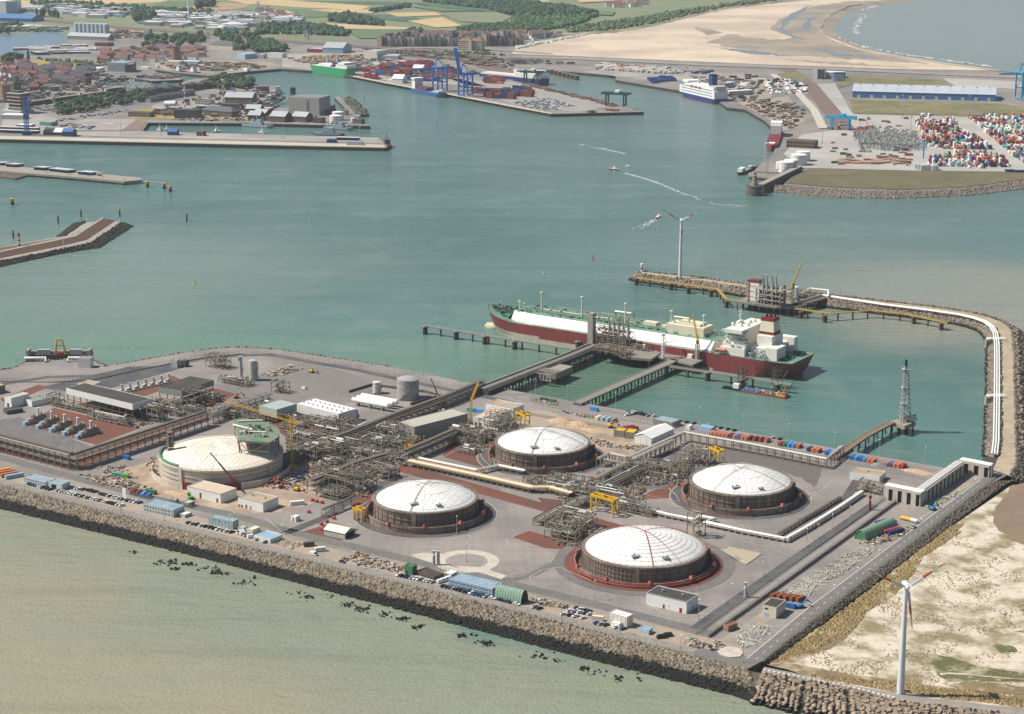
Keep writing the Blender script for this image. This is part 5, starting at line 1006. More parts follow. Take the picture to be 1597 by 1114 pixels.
row('in the short row before the far left office',zI(312,192),zI(365,206),3,cols=['black','dark grey']);row('parked in the long row along the sea wall road',zI(428,215),zI(880,322),23)
row('in the upper row behind it',zI(512,190),zI(602,206),5,cols=['white','black','white','white','dark grey']);row('in the upper row, second bay',zI(642,210),zI(690,222),4,cols=['black']);row('in the upper row, third bay',zI(735,238),zI(885,275),9,cols=['black','dark grey','black','white','black','white','silver','white','black'])
row('next to the white sign',zI(925,286),zI(1010,302),4,cols=['black','silver','white','blue']);row('before the blue grey cabin block',zJ(345,540),zJ(655,608),11,cols=['blue','silver','black','white','black','dark grey','black','white','silver','white','black'])
row('parked beside the striped cabins',zJ(718,612),zJ(795,642),4,kinds='van',cols=['white','white','silver','white']);row('by the striped cabins at the road',zJ(845,660),zJ(905,680),2,cols=['silver','dark grey']);row('driving on the sea wall road',zJ(1250,770),zJ(1250,770),1,kinds='van',cols=['white'],hd=AX)
row('parked at the rubble by the sea wall road',zJ(1455,823),zJ(1455,823),1,cols=['dark grey'],hd=AX);row('standing alone on the sandy verge',zK(298,742),zK(298,742),1,cols=['silver'],hd=AX);row('parked before the brown shed',zL(12,362),zL(255,412),11,cols=['white','black','black','black','silver','white','white','dark grey','white','white','silver'])
row('parked at the small white canopy',zL(315,410),zL(360,392),3,kinds='van',cols=['white']);row('parked along the long blue roofed office',zL(335,442),zL(640,518),13,cols=['black','dark grey','blue','silver','black','black','dark grey','black','white','blue','blue','dark grey','silver'])
row('in front of the green half round shed',zL(685,530),zL(860,572),4,hd=AX,cols=['white','black','black','white']);row('just right of the green half round shed',zL(990,592),zL(1028,603),2,cols=['silver','black'])
row('in the front row of the corner car cluster',zL(1205,645),zL(1290,660),3,cols=['white','black','white'],hd=AX+1.0);row('in the middle row of the corner car cluster',zL(1250,620),zL(1395,645),5,cols=['white','silver','white','dark grey','white'],hd=AX+1.0);row('in the back row of the corner car cluster',zL(1300,600),zL(1385,625),4,cols=['dark grey','white','dark grey','black'],hd=AX+1.0);row('beside the cream container, before the cluster',zL(1345,672),zL(1345,672),1,cols=['white'])
row('parked before the cream container',zM(138,332),zM(205,345),3,cols=['blue','silver','black']);row('parked before the stacked cabins',zM(282,362),zM(330,372),2,cols=['white','dark grey']);row('at the road corner near the fence end',zM(598,435),zM(650,422),2,kinds='van',cols=['black','black'],hd=AX+.9)
row('on the basin quay',zD(1195,318),zD(1300,300),4,cols=['white','silver','black','black']);row('in the second row on the basin quay',zD(1220,295),zD(1350,322),6,cols=['silver','white','black','dark grey','black','silver']);row('on the quay behind the grey cabin block',zE(5,105),zE(185,138),8,cols=['black','white','silver','dark grey','black','dark grey','silver','white'])
row('on the quay behind the orange containers',zE(375,175),zE(770,242),9,cols=['silver','black','dark grey','silver','white','dark grey','black','black','black']);row('on the quay right of the orange containers',zE(1047,295),zE(1097,305),2,cols=['white','dark grey']);row('on the perimeter road',zG(518,200),zG(518,200),1,cols=['silver'],hd=AX+1.57)
row('in the rear yard',zB(1182,408),zB(1182,408),1,kinds='van',cols=['white'],hd=AX);row('beside the blue far left office',zI(215,170),zI(240,178),2,cols=['black','blue'],hd=AX)
scatter_later=[]
def container_mesh(L,m,top=True):
 b=MB();w_,h=2.44,2.6
 if top:b.box(0,0,.1,L-.1,w_-.1,h-.15)
 else:b.bx(-L/2,-w_/2,.1,L/2,w_/2,.3);b.bx(-L/2,-w_/2,.3,L/2,-w_/2+.1,h);b.bx(-L/2,w_/2-.1,.3,L/2,w_/2,h);b.bx(-L/2,-w_/2+.1,.3,-L/2+.1,w_/2-.1,h);b.bx(L/2-.1,-w_/2+.1,.3,L/2,w_/2-.1,h)
 n=int(L/.9)
 for i in range(n+1):b.box(-L/2+.05+(L-.1)*i/n,0,.12,.3,w_,h-.2)
 for z in(.02,h-.16):b.box(0,-w_/2+.06,z,L,.14,.16);b.box(0,w_/2-.06,z,L,.14,.16)
 return b.mesh('body',m)
CONT={};DOORM={}
def container(colour,L=6.1,closed=True):
 k=(colour,L,closed)
 if k not in CONT:
  CONT[k]=container_mesh(L,P[colour],closed);d=MB()
  for y in(-.6,.6):d.box(L/2+.02,y,.2,.08,1.12,2.2);d.box(L/2+.08,y-.2,.2,.05,.06,2.2);d.box(L/2+.08,y+.2,.2,.05,.06,2.2)
  DOORM[k]=d.mesh('door',P[colour])
 t=thing('shipping_container','x','container');link('body',CONT[k],t);link('door',DOORM[k],t);return t
NAMEC={'navy':'dark blue','lblue':'light blue','lgreen':'pale green','dred':'dark red','offwhite':'off white','lgrey':'light grey','dgrey':'dark grey','sky':'pale blue'}
def conts(where,a,b,cols,hd=None,L=6.1,z=6.05,lvl=0,closed=True,grp=None):
 a=W(a,z);b=W(b,z)
 for i,c in enumerate(cols):
  t=container(c,L,closed);t.location=a.lerp(b,i/max(1,len(cols)-1))+Vector((0,0,lvl*2.6));t.rotation_euler=(0,0,(AX-1.5708 if hd is None else hd)+jit(.02));t['group']=grp or 'containers on the terminal'
  nm=NAMEC.get(c,c)+('' if closed else ' open top');t['label']=f'{nm} container {where}'+(f', {ordn(i, len(cols))} from the left' if len(cols)>1 else '')
conts('in the long row on the basin quay',zE(610,270),zE(860,305),['orange','orange','orange','orange','orange','navy','orange','blue','orange','orange']);conts('at the right end of the quay row',zE(880,305),zE(1005,322),['rust','rust','rust','orange'],closed=False)
conts('in the mixed colour row on the quay',zE(1105,345),zE(1235,362),['red','green','lblue','lblue','orange']);conts('in the group of three on the quay',zE(1315,385),zE(1375,395),['navy','orange','orange']);conts('before the flare jetty',zE(1445,410),zE(1505,420),['blue','lblue','lblue'])
conts('in the row right of the flare jetty',zF(325,722),zF(475,750),['blue','lblue','blue','lblue','orange','orange']);conts('near the sand heap by the basin',zF(575,770),zF(690,785),['orange','blue','orange','orange','red'])
conts('at the end of the green shed',zG(372,180),zG(395,190),['navy','rust'],hd=AX+1.2,L=12.2);conts('in the yard between green shed and road',zG(385,218),zG(430,228),['navy','red','navy'],hd=AX+1.2,L=12.2);conts('in the rusty row behind the gate house',zH(1308,605),zH(1465,625),['rust','rust','rust','rust','rust'],hd=AX+1.3)
conts('at the far left car park edge',zA(10,1010),zA(105,1045),['yellow','orange','orange','sky'],hd=AX+1.2,L=12.2);conts('on the building site by the fence',zI(965,232),zI(1075,260),['dred','dred','lblue','blue'],hd=AX-1.2);conts('on the sandy site',zI(1100,232),zI(1100,232),['green'],hd=AX+.1)
conts('by the diagonal pipe rack',zA(915,910),zA(915,910),['blue'],hd=AX);conts('in the sandy laydown beside the site',zA(845,1035),zA(900,1045),['lgreen','lblue','lime'],hd=AX+.3);conts('beside the car cluster',zL(1450,685),zL(1450,685),['cream'],hd=AX+.3);conts('behind the sandy yard',zD(990,345),zD(1100,362),['offwhite','lgrey','sky','grey'])
conts('under the quay trestle',zD(960,282),zD(960,282),['lblue'],hd=AX);conts('by the quay fence',zD(655,222),zD(655,222),['green'],hd=AX);conts('by the quay fence near the stores',zD(595,212),zD(595,212),['dgrey'],hd=AX);conts('beside the long white hall',zC(1090,380),zC(1150,390),['teal','lblue'],hd=AX)
conts('on the verge near the open shed',zJ(1215,705),zJ(1215,705),['dgrey'],hd=AX+.9);conts('on the verge by the grass plot',zJ(1298,742),zJ(1298,742),['offwhite'],hd=AX+.9);conts('on the asphalt near the guard hut',zJ(1130,405),zJ(1130,405),['white'],hd=AX+.9,L=9);conts('beside the gate house',zH(1400,668),zH(1400,668),['blue'],hd=AX)
conts('in the red pair on the sandy yard',zD(1210,415),zD(1235,425),['red','dred'],hd=AX+1,L=9)
for k,(pl,n)in enumerate((([zB(1030,650),zB(1530,700),zC(620,700),zC(480,800),zC(230,880),zB(1060,900)],900),([zC(0,900),zC(560,700),zC(640,760),zC(420,900),zC(330,1000),zC(0,1000)],350),([zD(650,820),zD(1000,800),zD(1350,700),zD(1320,920),zD(1150,1000),zD(700,930)],600),([zE(0,560),zE(400,480),zE(440,640),zE(100,640)],250),([zK(0,130),zK(370,60),zK(390,230),zK(120,270),zK(0,240)],320),([zD(0,430),zD(240,430),zD(240,560),zD(0,560)],220),([zA(380,520),zA(1000,690),zA(1200,620),zA(900,400),zA(760,540)],420),([zB(440,560),zB(900,500),zB(1080,640),zB(700,640)],220),([zH(-20,120),zH(110,130),zH(110,290),zH(-60,290)],150))):scatter_later.append((ordn(k,9)+' spread of small valves, trays and fittings in the pipe field',pl,n))
def gantry(label,a,b,z0,h,leg=.9,deep=5,name='gantry_crane'):
 a=W(a,z0);b=W(b,z0);t=thing(name,label,'gantry',tuple(a),ang(a,b));L=(b-a).length
 for y in(0,deep):
  MB().box(L/2,y,h-1,L+1.2,leg,1.4).build('girder',P['yellow'],t)
 lm=MB().box(0,0,0,leg,leg,h-1).mesh('leg',P['yellow'])
 for x in(.3,L-.3):
  for y in(0,deep):link('leg',lm,t,(x,y,0))
 m=MB()
 for x in(.3,L/2,L-.3):m.box(x,deep/2,h-.8,leg*.8,deep-leg,1)
 m.box(.3,deep/2,h*.35,.4,deep,.4).box(L-.3,deep/2,h*.35,.4,deep,.4);tag(m.build('cross_beam',P['yellow'],t));MB().box(L*.45,deep/2,h+.1,1.8,1.6,1.2).build('hoist',P['yellow'],t);return t
gantry('big yellow portal crane over the red valve deck at the nearest tank',zD(935,1010),zD(1095,1055),6,11);gantry('yellow hoist frame on the pipe tower of the rear tank',zD(395,360),zD(458,385),18,7,.7,4);gantry('yellow hoist frame on the pipe tower of the right tank',zE(588,440),zE(655,468),17,7.5,.7,4)
t=gantry('yellow hoist frame lying on red chips left of the middle tank',zK(238,425),zK(300,440),6,8,.8,3.5)
def mobile(label,base,tip,ztip,boom,cab='orange',hd=0,tele=True):
 b=W(base,6);tp=W(tip,ztip)-b;t=thing('mobile_crane',label,'crane',tuple(b));d=Vector((tp.x,tp.y,0)).normalized();s=b*0+Vector((0,0,2.6));n=3 if tele else 1
 for k in range(3):q0=s.lerp(tp,k/3);q1=s.lerp(tp,(k+1)/3);MB().bar(q0,q1,.95-.25*k,1.1-.25*k).build('boom_section',P[cab]if k==0 or boom==cab else P[boom],t)
 MB().box(0,0,.7,9,2.6,1.1,hd).box(0,0,1.8,3.6,2.6,1.6,hd).build('carrier',P[cab],t);MB().box(2.8*math.cos(hd),2.8*math.sin(hd),1.8,2,2.4,1.5,hd).build('cab',P['dgrey'],t)
 for x in(-3.2,-1.6,1.6,3.2):
  for y in(-1.2,1.2):MB().tube((x*math.cos(hd)-(y-.2)*math.sin(hd),x*math.sin(hd)+(y-.2)*math.cos(hd),.6),(x*math.cos(hd)-(y+.2)*math.sin(hd),x*math.sin(hd)+(y+.2)*math.cos(hd),.6),.6,10).build('wheel',TYRE,t)
 MB().bar(tp,(tp.x,tp.y,tp.z-9),.08).build('hoist_rope',P['dark'],t);return t
mobile('orange mobile crane with long dark boom before the concrete tank',zJ(690,280),zJ(500,28),38,'dgrey','orange',AX);mobile('yellow mobile crane with short boom by the grey ribbed hall',zC(645,655),zC(716,556),16,'yellow','yellow',AX+.3);mobile('crane with long dark boom behind the grey ribbed hall',zC(875,345),zC(798,140),26,'dgrey','yellow',AX)
t=thing('lattice_crane','thin yellow lattice crane beside the long white halls','crane',tuple(W(zC(1085,500),6)));b=Vector((0,0,0));tp=W(zC(1090,300),27)-W(zC(1085,500),6)
def lattice(m,a,b,w_,n,r=.12):
 a=Vector(a);b=Vector(b);d=(b-a).normalized();u=d.orthogonal().normalized()*w_/2;v=d.cross(u)
 cs=[u+v,u-v,-u-v,-u+v]
 for c in cs:m.bar(a+c,b+c,r*1.6)
 for k in range(n):
  p=a.lerp(b,k/n);q=a.lerp(b,(k+1)/n)
  for i in range(4):m.bar(p+cs[i],q+cs[(i+1)%4],r);m.bar(p+cs[i],p+cs[(i+1)%4],r)
 return m
lattice(MB(),(0,0,0),tp,1.2,12).build('mast',P['yellow'],t);tip=W(zC(1142,172),34)-W(zC(1085,500),6);lattice(MB(),tp,tip,1,8).build('boom',P['yellow'],t);MB().box(0,0,0,4,4,1).build('base',CONC,t)
base=W(zB(1095,972),6);t=thing('tower_crane','yellow tower crane with long jib over the unfinished concrete tank','crane',tuple(base));H_=top_of(base,zB(0,640)[1])
lattice(MB(),(0,0,0),(0,0,H_+4),1.7,18,.11).build('mast',P['yellow'],t);je=W(zB(612,492),6+H_)-base;ce=Vector((je.x,je.y,0)).normalized()*-9
lattice(MB(),(0,0,H_),je,1.2,26,.07).build('jib',P['yellow'],t);lattice(MB(),(0,0,H_),(ce.x,ce.y,H_),1.5,5,.14).build('counter_jib',P['yellow'],t);MB().box(ce.x,ce.y,H_-2,2.5,2,2.4).build('counterweight',CONC,t);MB().box(1.3,-1,H_-2.4,1.6,1.6,2.2).build('cab',P['yellow'],t);MB().box(0,0,0,6,6,1.4).build('base',P['yellow'],t)
q=je*.62;MB().bar((0,0,H_+4),(q.x,q.y,H_+.8),.12).bar((0,0,H_+4),(ce.x,ce.y,H_+.8),.12).build('tie_rod',P['yellow'],t);MB().bar((q.x,q.y,H_),(q.x,q.y,H_-14),.1).build('hoist_rope',P['dark'],t)
def excavator(label,p,c,hd):
 o=W(p,6.05);t=thing('excavator',label,'excavator',tuple(o),hd)
 for y in(-1.1,1.1):MB().box(0,y,0,3.8,.6,.9).build('track',P['dark'],t)
 MB().box(-.3,0,1,3.2,2.6,1.3).build('body',P[c],t);MB().box(.9,.8,1.6,1.4,1.1,1.6).build('cab',GLASS,t);MB().bar((1.2,0,2),(3.8,0,4.4),.5,.6).bar((3.8,0,4.4),(5.8,0,2.2),.4,.5).build('arm',P[c],t);MB().box(5.9,0,1,1,1.2,1.2).build('bucket',P['dgrey'],t)
excavator('orange excavator on the sandy site right of the crane',zJ(940,250),'orange',AX);excavator('second orange machine lying beside the excavator',zJ(985,255),'orange',AX+2);excavator('red machine near the precast wall',zJ(1018,285),'red',AX+1);excavator('blue lifting machine on the sandy site',zJ(1155,222),'blue',AX+.6);excavator('lime green machine at the white hall',zJ(360,365),'lime',AX+2.6);excavator('yellow loader on the sandy yard by the white tent',zD(1080,405),'yellow',AX+.8)
excavator('orange digger by the rear dark pit',zB(690,470),'orange',AX+1);excavator('blue mobile lift at the gate house',zH(1465,668),'lblue',AX+1);excavator('blue mobile lift by the pipe gallery',zG(612,112),'lblue',AX+1.4);excavator('small yellow digger in the rear yard',zB(1235,285),'yellow',AX);excavator('yellow machine by the open container row',zJ(1130,305),'yellow',AX)
for i,p in enumerate([zJ(1240,380),zJ(1272,388),zJ(1310,396),zJ(1215,465),zJ(1305,552),zJ(1345,535),zJ(1395,510),zJ(1312,590)]):
 t=thing('fire_pump',f'round red fire pump beside the concrete trestle, {ordn(i, 8)} from the top','pump',tuple(W(p,6)),AX,'red fire pumps');MB().tube((-.9,0,1.1),(.9,0,1.1),.95,10).build('drum',P['red'],t);MB().box(0,0,0,1.6,1.4,.5).build('base',P['dred'],t)
t=thing('water_tank_trailer','yellow tank lying beside a white tank near the perimeter road','tank',tuple(W(zG(485,165),6)),AX-.1);MB().tube((-4,0,1.4),(3,0,1.4),1.2,12).build('shell',P['yellow'],t);MB().tube((3,0,1.4),(7,0,1.4),1.2,12).tube((7,0,1.4),(8.2,0,1.4),1.2,12,.2).build('white_shell',P['white'],t);MB().box(-2,0,0,.6,2,.5).box(4,0,0,.6,2,.5).build('saddle',P['grey'],t)
def heap(label,p,rx,ry,h,m,name='sand_heap'):
 o=W(p,6);mb=MB();rows=[]
 for k in range(7):
  s=1-k/6;rows.append([(math.cos(a_*.2618)*rx*s*(1+.18*math.sin(a_*1.7+k)),math.sin(a_*.2618)*ry*s*(1+.18*math.cos(a_*1.3+k)),h*(1-s)**.8+(jit(.15)if k else 0))for a_ in range(24)])
 mb.loft(rows,close=True);return tag(mb.build(name,m,None,tuple(o),AX),label,'heap')
SH=mat('heap sand','a9937a',.95,.12,.3)
heap('big pale sand heap behind the rear tank',zD(725,370),11,6,4.5,SH);heap('second sand heap next to the big one',zD(850,390),10,6,4,SH);heap('low sand spread by the stores',zD(950,425),10,5,1.6,SH);heap('pale sand heap by the quay fence on the right',zF(800,822),11,4.5,2.4,SH);heap('grey gravel heap by the quay fence',zF(510,775),5,4,3,mat('heap gravel','7f7d7a',.95,.1));heap('sand bank west of the white site hall',zJ(260,330),11,4,2,SH)
MIX=mat('mixed site goods','968f84',.8,.1,.3);n_,l_=MIX.node_tree.nodes,MIX.node_tree.links;rmp=n_.new('ShaderNodeValToRGB');geo_=n_.new('ShaderNodeNewGeometry');l_.new(geo_.outputs['Random Per Island'],rmp.inputs[0]);rmp.color_ramp.interpolation='CONSTANT'
for i,(ps,c)in enumerate([(0,'8e867a'),(.2,'a89c88'),(.36,'6b655e'),(.5,'b8b2a6'),(.62,'7a5a40'),(.72,'96644a'),(.78,'3a3a3a'),(.9,'55705a'),(.935,'8a4a42'),(.965,'4f6b85'),(.985,'c09a28')]):
 e=rmp.color_ramp.elements[i]if i<2 else rmp.color_ramp.elements.new(ps);e.position=ps;e.color=(*lin(c),1)
l_.new(rmp.outputs[0],n_['Principled BSDF'].inputs['Base Color'])
def scatter(label,poly,n,s=(.35,1.5),h=(.25,1.2),z=6.03,m=MIX,name='site_materials',long=1.6):
 mb=MB();xs=[p[0]for p in poly];ys=[p[1]for p in poly];c=0
 while c<n:
  x=random.uniform(min(xs),max(xs));y=random.uniform(min(ys),max(ys));ins=False;j=len(poly)-1
  for i in range(len(poly)):
   if(poly[i][1]>y)!=(poly[j][1]>y)and x<(poly[j][0]-poly[i][0])*(y-poly[i][1])/(poly[j][1]-poly[i][1])+poly[i][0]:ins=not ins
   j=i
  if ins:g=W((x,y),z);mb.box(g.x,g.y,z,random.uniform(*s)*long,random.uniform(*s),random.uniform(*h),AX+random.choice((0,1.57,.3,2))+jit(.3));c+=1
 return tag(mb.build(name,m),label,kind='stuff')
for a_,b_,c_ in scatter_later:scatter(a_,b_,c_,(.3,1.1),(.3,2.2),m=mat('plant fittings','86796a',.75,.1,.3,island=.55),name='pipe_fittings',long=2.2)
scatter('loose building materials on the site west of the concrete tank',[zI(570,90),zI(880,120),zI(1100,190),zI(1080,230),zI(700,170)],240);scatter('loose building materials below the concrete tank',[zI(680,40),zI(900,30),zI(1000,130),zI(800,120)],90);scatter('loose building materials between tank and pipe corridor',[zJ(1080,180),zJ(1330,120),zJ(1500,140),zJ(1300,260),zJ(1080,300),zJ(860,280)],340)
scatter('green skips and goods by the white tent',[zE(0,345),zE(160,350),zE(150,385),zE(60,390),zE(-40,370)],60);scatter('site goods beside the rear tank',[zD(900,470),zD(1100,520),zD(1350,560),zD(1300,580),zD(1000,540)],110);scatter('stored goods behind the long red beams in the rear yard',[zB(860,300),zB(1090,225),zB(1180,260),zB(960,315)],70,(.4,1.2),long=6)
scatter('plant cuttings and scrap at the road corner',[zM(755,480),zM(800,425),zM(920,480),zM(880,515)],130,(.3,1.3));scatter('green skips and scrap at the road corner',[zM(930,480),zM(1000,450),zM(1050,500),zM(960,530)],40);scatter('pale pipes and beams stored in the yard by the gate house',[zM(1110,440),zM(1190,340),zM(1420,350),zM(1300,470),zM(1190,515)],130,(.15,.5),(.2,.6),long=14,m=mat('stored pipe','adaca0',.7,.1,.3,island=.25),name='stored_pipes')
scatter('pale pipes stored behind the gate house',[zH(1340,560),zH(1560,470),zH(1640,490),zH(1530,600),zH(1400,600)],110,(.15,.5),(.2,.6),long=14,m=mat('stored pipe',''),name='stored_pipes');scatter('stored steel in the middle of the storage yard',[zG(0,440),zG(190,330),zG(330,270),zG(330,310),zG(180,430),zG(40,480)],170,(.15,.6),(.2,.7),long=9,m=mat('stored steel','a3a395',.7,.1,.3,island=.3),name='stored_pipes')
scatter('scrap and goods round the yard containers',[zG(240,270),zG(420,215),zG(500,190),zG(480,235),zG(300,300)],130);scatter('bundles beside the pipe gallery',[zF(830,1060),zF(1080,960),zF(1100,990),zF(880,1090)],90,(.2,.8),long=4,m=mat('stored steel',''));scatter('crates on the verge behind the cars',[zL(960,520),zL(1240,570),zL(1220,610),zL(1030,575)],90);scatter('rubble by the sea wall road',[zK(150,710),zK(250,650),zK(620,770),zK(560,800),zK(330,780)],170,(.3,1.4))
scatter('small plant debris round the corner slab',[zJ(940,690),zJ(1020,650),zJ(1180,690),zJ(1100,730)],80,(.15,.5),(.1,.4),long=8);scatter('goods stacked on the quay by the stores',[zD(480,190),zD(690,230),zD(690,250),zD(520,215)],50);scatter('crate row beside the quay road',[zD(730,285),zD(990,335),zD(980,350),zD(740,305)],60);scatter('debris round the concrete tank foot',[zA(1040,960),zA(1110,880),zA(1140,1000),zA(1380,1090),zA(1240,1100)],120)
tag(MB().prism([tuple(W(zM(*p),6))[:2]for p in((1000,535),(1030,505),(1090,500),(1165,515),(1182,545),(1160,572),(1090,578),(1020,560))],5.9,6.5).build('concrete_slab',CONCL),'pale eight sided concrete slab at the road corner','slab')
s=thing('sign_board','white upright sign board by the car park','sign',tuple(W(zI(902,278),6)),AX);MB().box(0,0,1,3,.2,7).build('board',P['white'],s);MB().box(0,0,0,.4,.3,1).build('post',P['grey'],s)
for i,(q,lb)in enumerate(((zL(263,285),'grey pair of vent columns beside the turning loop'),(zM(1197,145),'grey camera tower near the right inner road'),(zG(303,112),'red topped metering column by the white pipe row'))):
 t=thing('vent_column',lb,'column',tuple(W(q,6)));MB().lathe([(.9,0),(.9,6),(.5,6.3),(.5,8)],10).build('shaft',P['lgrey']if i<2 else P['rust'],t);MB().box(0,0,8,1.8,1.8,1.6 if i==2 else .8).build('head',P['red']if i==2 else P['lgrey'],t)
 if i==0:MB().lathe([(.9,0),(.9,8.5),(0,8.5)],10,2.6,.4).build('second_shaft',P['lgrey'],t)
pit=thing('pit','sandy concrete edged pit right of the nearest tank','pit',(0,0,0));q=[W(zH(*p),6.12)for p in((975,308),(1015,290),(1220,335),(1130,398))];MB().add([tuple(x)for x in q],[(0,1,2,3)]).build('floor',mat('pit sand','a09480',.9,.1),pit);m=MB()
for a,b in zip(q,q[1:]+q[:1]):m.bar(a,b,.5,.7)
m.build('kerb',CONCL,pit);MB().add([tuple(W(zH(*p),6.13))for p in((1000,335),(1060,378),(1100,370),(1070,350))],[(0,1,2,3)]).build('pit_cover',CONCD,pit)
base=W(zA(430,185),6);t=thing('pump_station','round headed sea water intake with yellow gantry on the rear shore','intake',tuple(base),.02)
MB().bx(-26,6,-6,26,9,5).bx(-26,-4,-6,-24,6,8).bx(24,-4,-6,26,6,8).build('wall',CONC,t);MB().bx(-22,2,-6,22,6,3).build('screen_house',CONCD,t);g=MB()
for x in(-3,3):
 g.bar((x*1.4,3,3),(x*.7,4,15),.9);g.bar((x*1.4,7,3),(x*.7,4,15),.9)
g.bar((-2.5,4,15),(2.5,4,15),1).bar((-3.4,4,10),(3.4,4,10),.7).build('yellow_gantry',P['yellow'],t);MB().box(1,1,3,5,3,2.6).build('winch',P['red'],t)
for s_ in(-1,1):
 MB().path([(s_*26,-4,1),(s_*26,-8,3),(s_*9,-8,3),(s_*9,-12,1)],1,8).build('pipe',P['white'],t);MB().bx(s_*13-5,3,3,s_*13+5,6,7).build('gate_house',P['lgrey'],t)
bld('cabin','valve_house','white twin door house beside the intake',zA(568,250),zA(655,252),zA(662,235),h=8,roof=P['grey'])
# LNG carrier
HULL=mat('hull red','7d3c39',.5,.12,.08,streak=.18);BOOT=mat('pale hull bottom','b0a595',.6,.12,.15,streak=.15);DECKG=mat('green deck paint','557c69',.7,.16,.15,col2='6a8374',s2=.08);SHIPW=mat('ship white','d8d6cc',.5,.05,.2,streak=.05);SHIPC=mat('ship cream','cfc8b0',.5,.05,.2)
def hull(t,L,B,top,prof_half,mats,zs,bow_rake=6,stern_rake=4,deck=None,sheer=None,name='hull',nst=40):
 """prof_half(u, k): half breadth share at u (0 stern..1 bow), k 0 bottom..1 top"""
 rows=[[],[]];mb=MB();nz=len(zs);P_={}
 for i in range(nst+1):
  u=i/nst
  for j,z in enumerate(zs):
   k=j/(nz-1);sh=sheer(u)if sheer else 0;zz=z+(sh if j==nz-1 else sh*max(0,k-.3))
   x=u*L;x+=(k-1)*bow_rake*max(0,(u-.85)/.15)**2+(1-k)*stern_rake*max(0,(.08-u)/.08);y=prof_half(u,k)*B/2
   P_[i,j]=(x,y,zz)
 for s in(1,-1):
  for j in range(nz-1):
   mi=0 if zs[j]<mats[3](0)else 1
   for i in range(nst):
    um=(i+.5)/nst;mi=0 if zs[j+1]<=mats[3](um)+.01 else 1
    a,b,c,d=[(p[0],p[1]*s,p[2])for p in(P_[i,j],P_[i+1,j],P_[i+1,j+1],P_[i,j+1])];mb.add([a,b,c,d]if s<0 else[a,d,c,b],[(0,1,2,3)],mi)
 mb.add([P_[0,j]for j in range(nz)]+[(P_[0,j][0],-P_[0,j][1],P_[0,j][2])for j in range(nz-1,-1,-1)],[tuple(range(2*nz))],1)
 mb.build(name,[mats[0],mats[1]],t)
 d=MB()
 for i in range(nst):a,b=P_[i,nz-1],P_[i+1,nz-1];e=.35;d.add([(a[0],-a[1],a[2]-e),(b[0],-b[1],b[2]-e),(b[0],b[1],b[2]-e),(a[0],a[1],a[2]-e)],[(0,1,2,3)])
 d.build('deck',mats[2],t);return P_
def full(u,k,bow=.16,stern=.1,blunt=.5):
 y=1.0
 if u>1-bow:
  q=(u-(1-bow))/bow;y=(1-q**(2.2+1.3*k))*(1-.45*(1-k)*q);y=max(y,.02)
 if u<stern:q=(stern-u)/stern;y=min(y,1-(.35-.2*k)*q*q-(1-k)*.5*q)
 return max(y,.02)
bow=W(f7(487,298),21);stern=W(f8(1168,640),14);hd=ang(stern,bow);LS=Vector((bow.x-stern.x,bow.y-stern.y)).length
sp=thing('gas_carrier','large red hulled gas carrier with white trunk and green deck moored at the jetty','ship',(stern.x,stern.y,0),hd);BS=48
hull(sp,LS,BS,14,full,(BOOT,HULL,DECKG,lambda u:5.6 if u>.78 else(3.6 if u>.5 else(2 if u>.22 else-5))),[-4,-1,2,3.6,5.6,8,11,14.3],sheer=lambda u:6.5*max(0,(u-.86)/.14)**1.3,bow_rake=9)
MB().tube((LS-14,0,1.2),(LS+1,0,.9),4.2,14,3.6).tube((LS+1,0,.9),(LS+4,0,.8),3.6,14,1.2).build('bulbous_bow',BOOT,sp,smooth=True)
x0,x1,zt=.235*LS,.885*LS,22.3;m=MB();rows=[]
for u,sc in((x0,1),(x0+.02,1),(.80*LS,1),(x1-8,.86),(x1,.72)):rows.append([(u,-22.4*sc,14),(u,-22.4*sc,15.6),(u,-15.8*sc,zt),(u,15.8*sc,zt),(u,22.4*sc,15.6),(u,22.4*sc,14)])
rows[0]=[(x0,-22.4,14),(x0,-22.4,15.6),(x0,-15.8,zt),(x0,15.8,zt),(x0,22.4,15.6),(x0,22.4,14)]
m.loft([r[:3]for r in rows]).loft([r[3:]for r in rows]);m.add(rows[0],[(0,1,2,3,4,5)]).add([(x1+4 if z<16 else x1,y,z)for x,y,z in rows[-1]],[(5,4,3,2,1,0)]);m.build('trunk_side',SHIPW,sp)
MB().loft([[(r[2][0],r[2][1]+.05,zt+.02),(r[3][0],r[3][1]-.05,zt+.02)]for r in rows]).build('trunk_deck',DECKG,sp)
rl=MB()
for s in(-1,1):rl.bar((x0,s*16,zt+1.1),(.80*LS,s*16,zt+1.1),.12);[rl.box(x0+i*4,s*16,zt,.12,.12,1.1)for i in range(int((.8*LS-x0)/4))];rl.bar((8,s*22.5,15.3),(.84*LS,s*23,15.5),.12)
tag(rl.build('railing',SHIPC,sp),kind='stuff')
for s in(-6,-2,3,7):MB().path([(x0+6,s,zt+1.2),(.5*LS,s,zt+1.2),(.82*LS,s*.8,zt+1.2)],.45,6).build('deck_pipe',random.choice((SHIPC,mat('green pipe','6d8474',.7))),sp)
m=MB()
for i in range(260):x=random.uniform(x0+3,.87*LS);y=jit(13);m.box(x,y,zt,random.uniform(.5,4),random.uniform(.4,2),random.uniform(.5,2),random.choice((0,1.57)))
tag(m.build('deck_fittings',mat('ship fittings','66806c',.7,.1,.3,island=.4),sp),kind='stuff')
def fx(px):return(1253-px)/491*LS
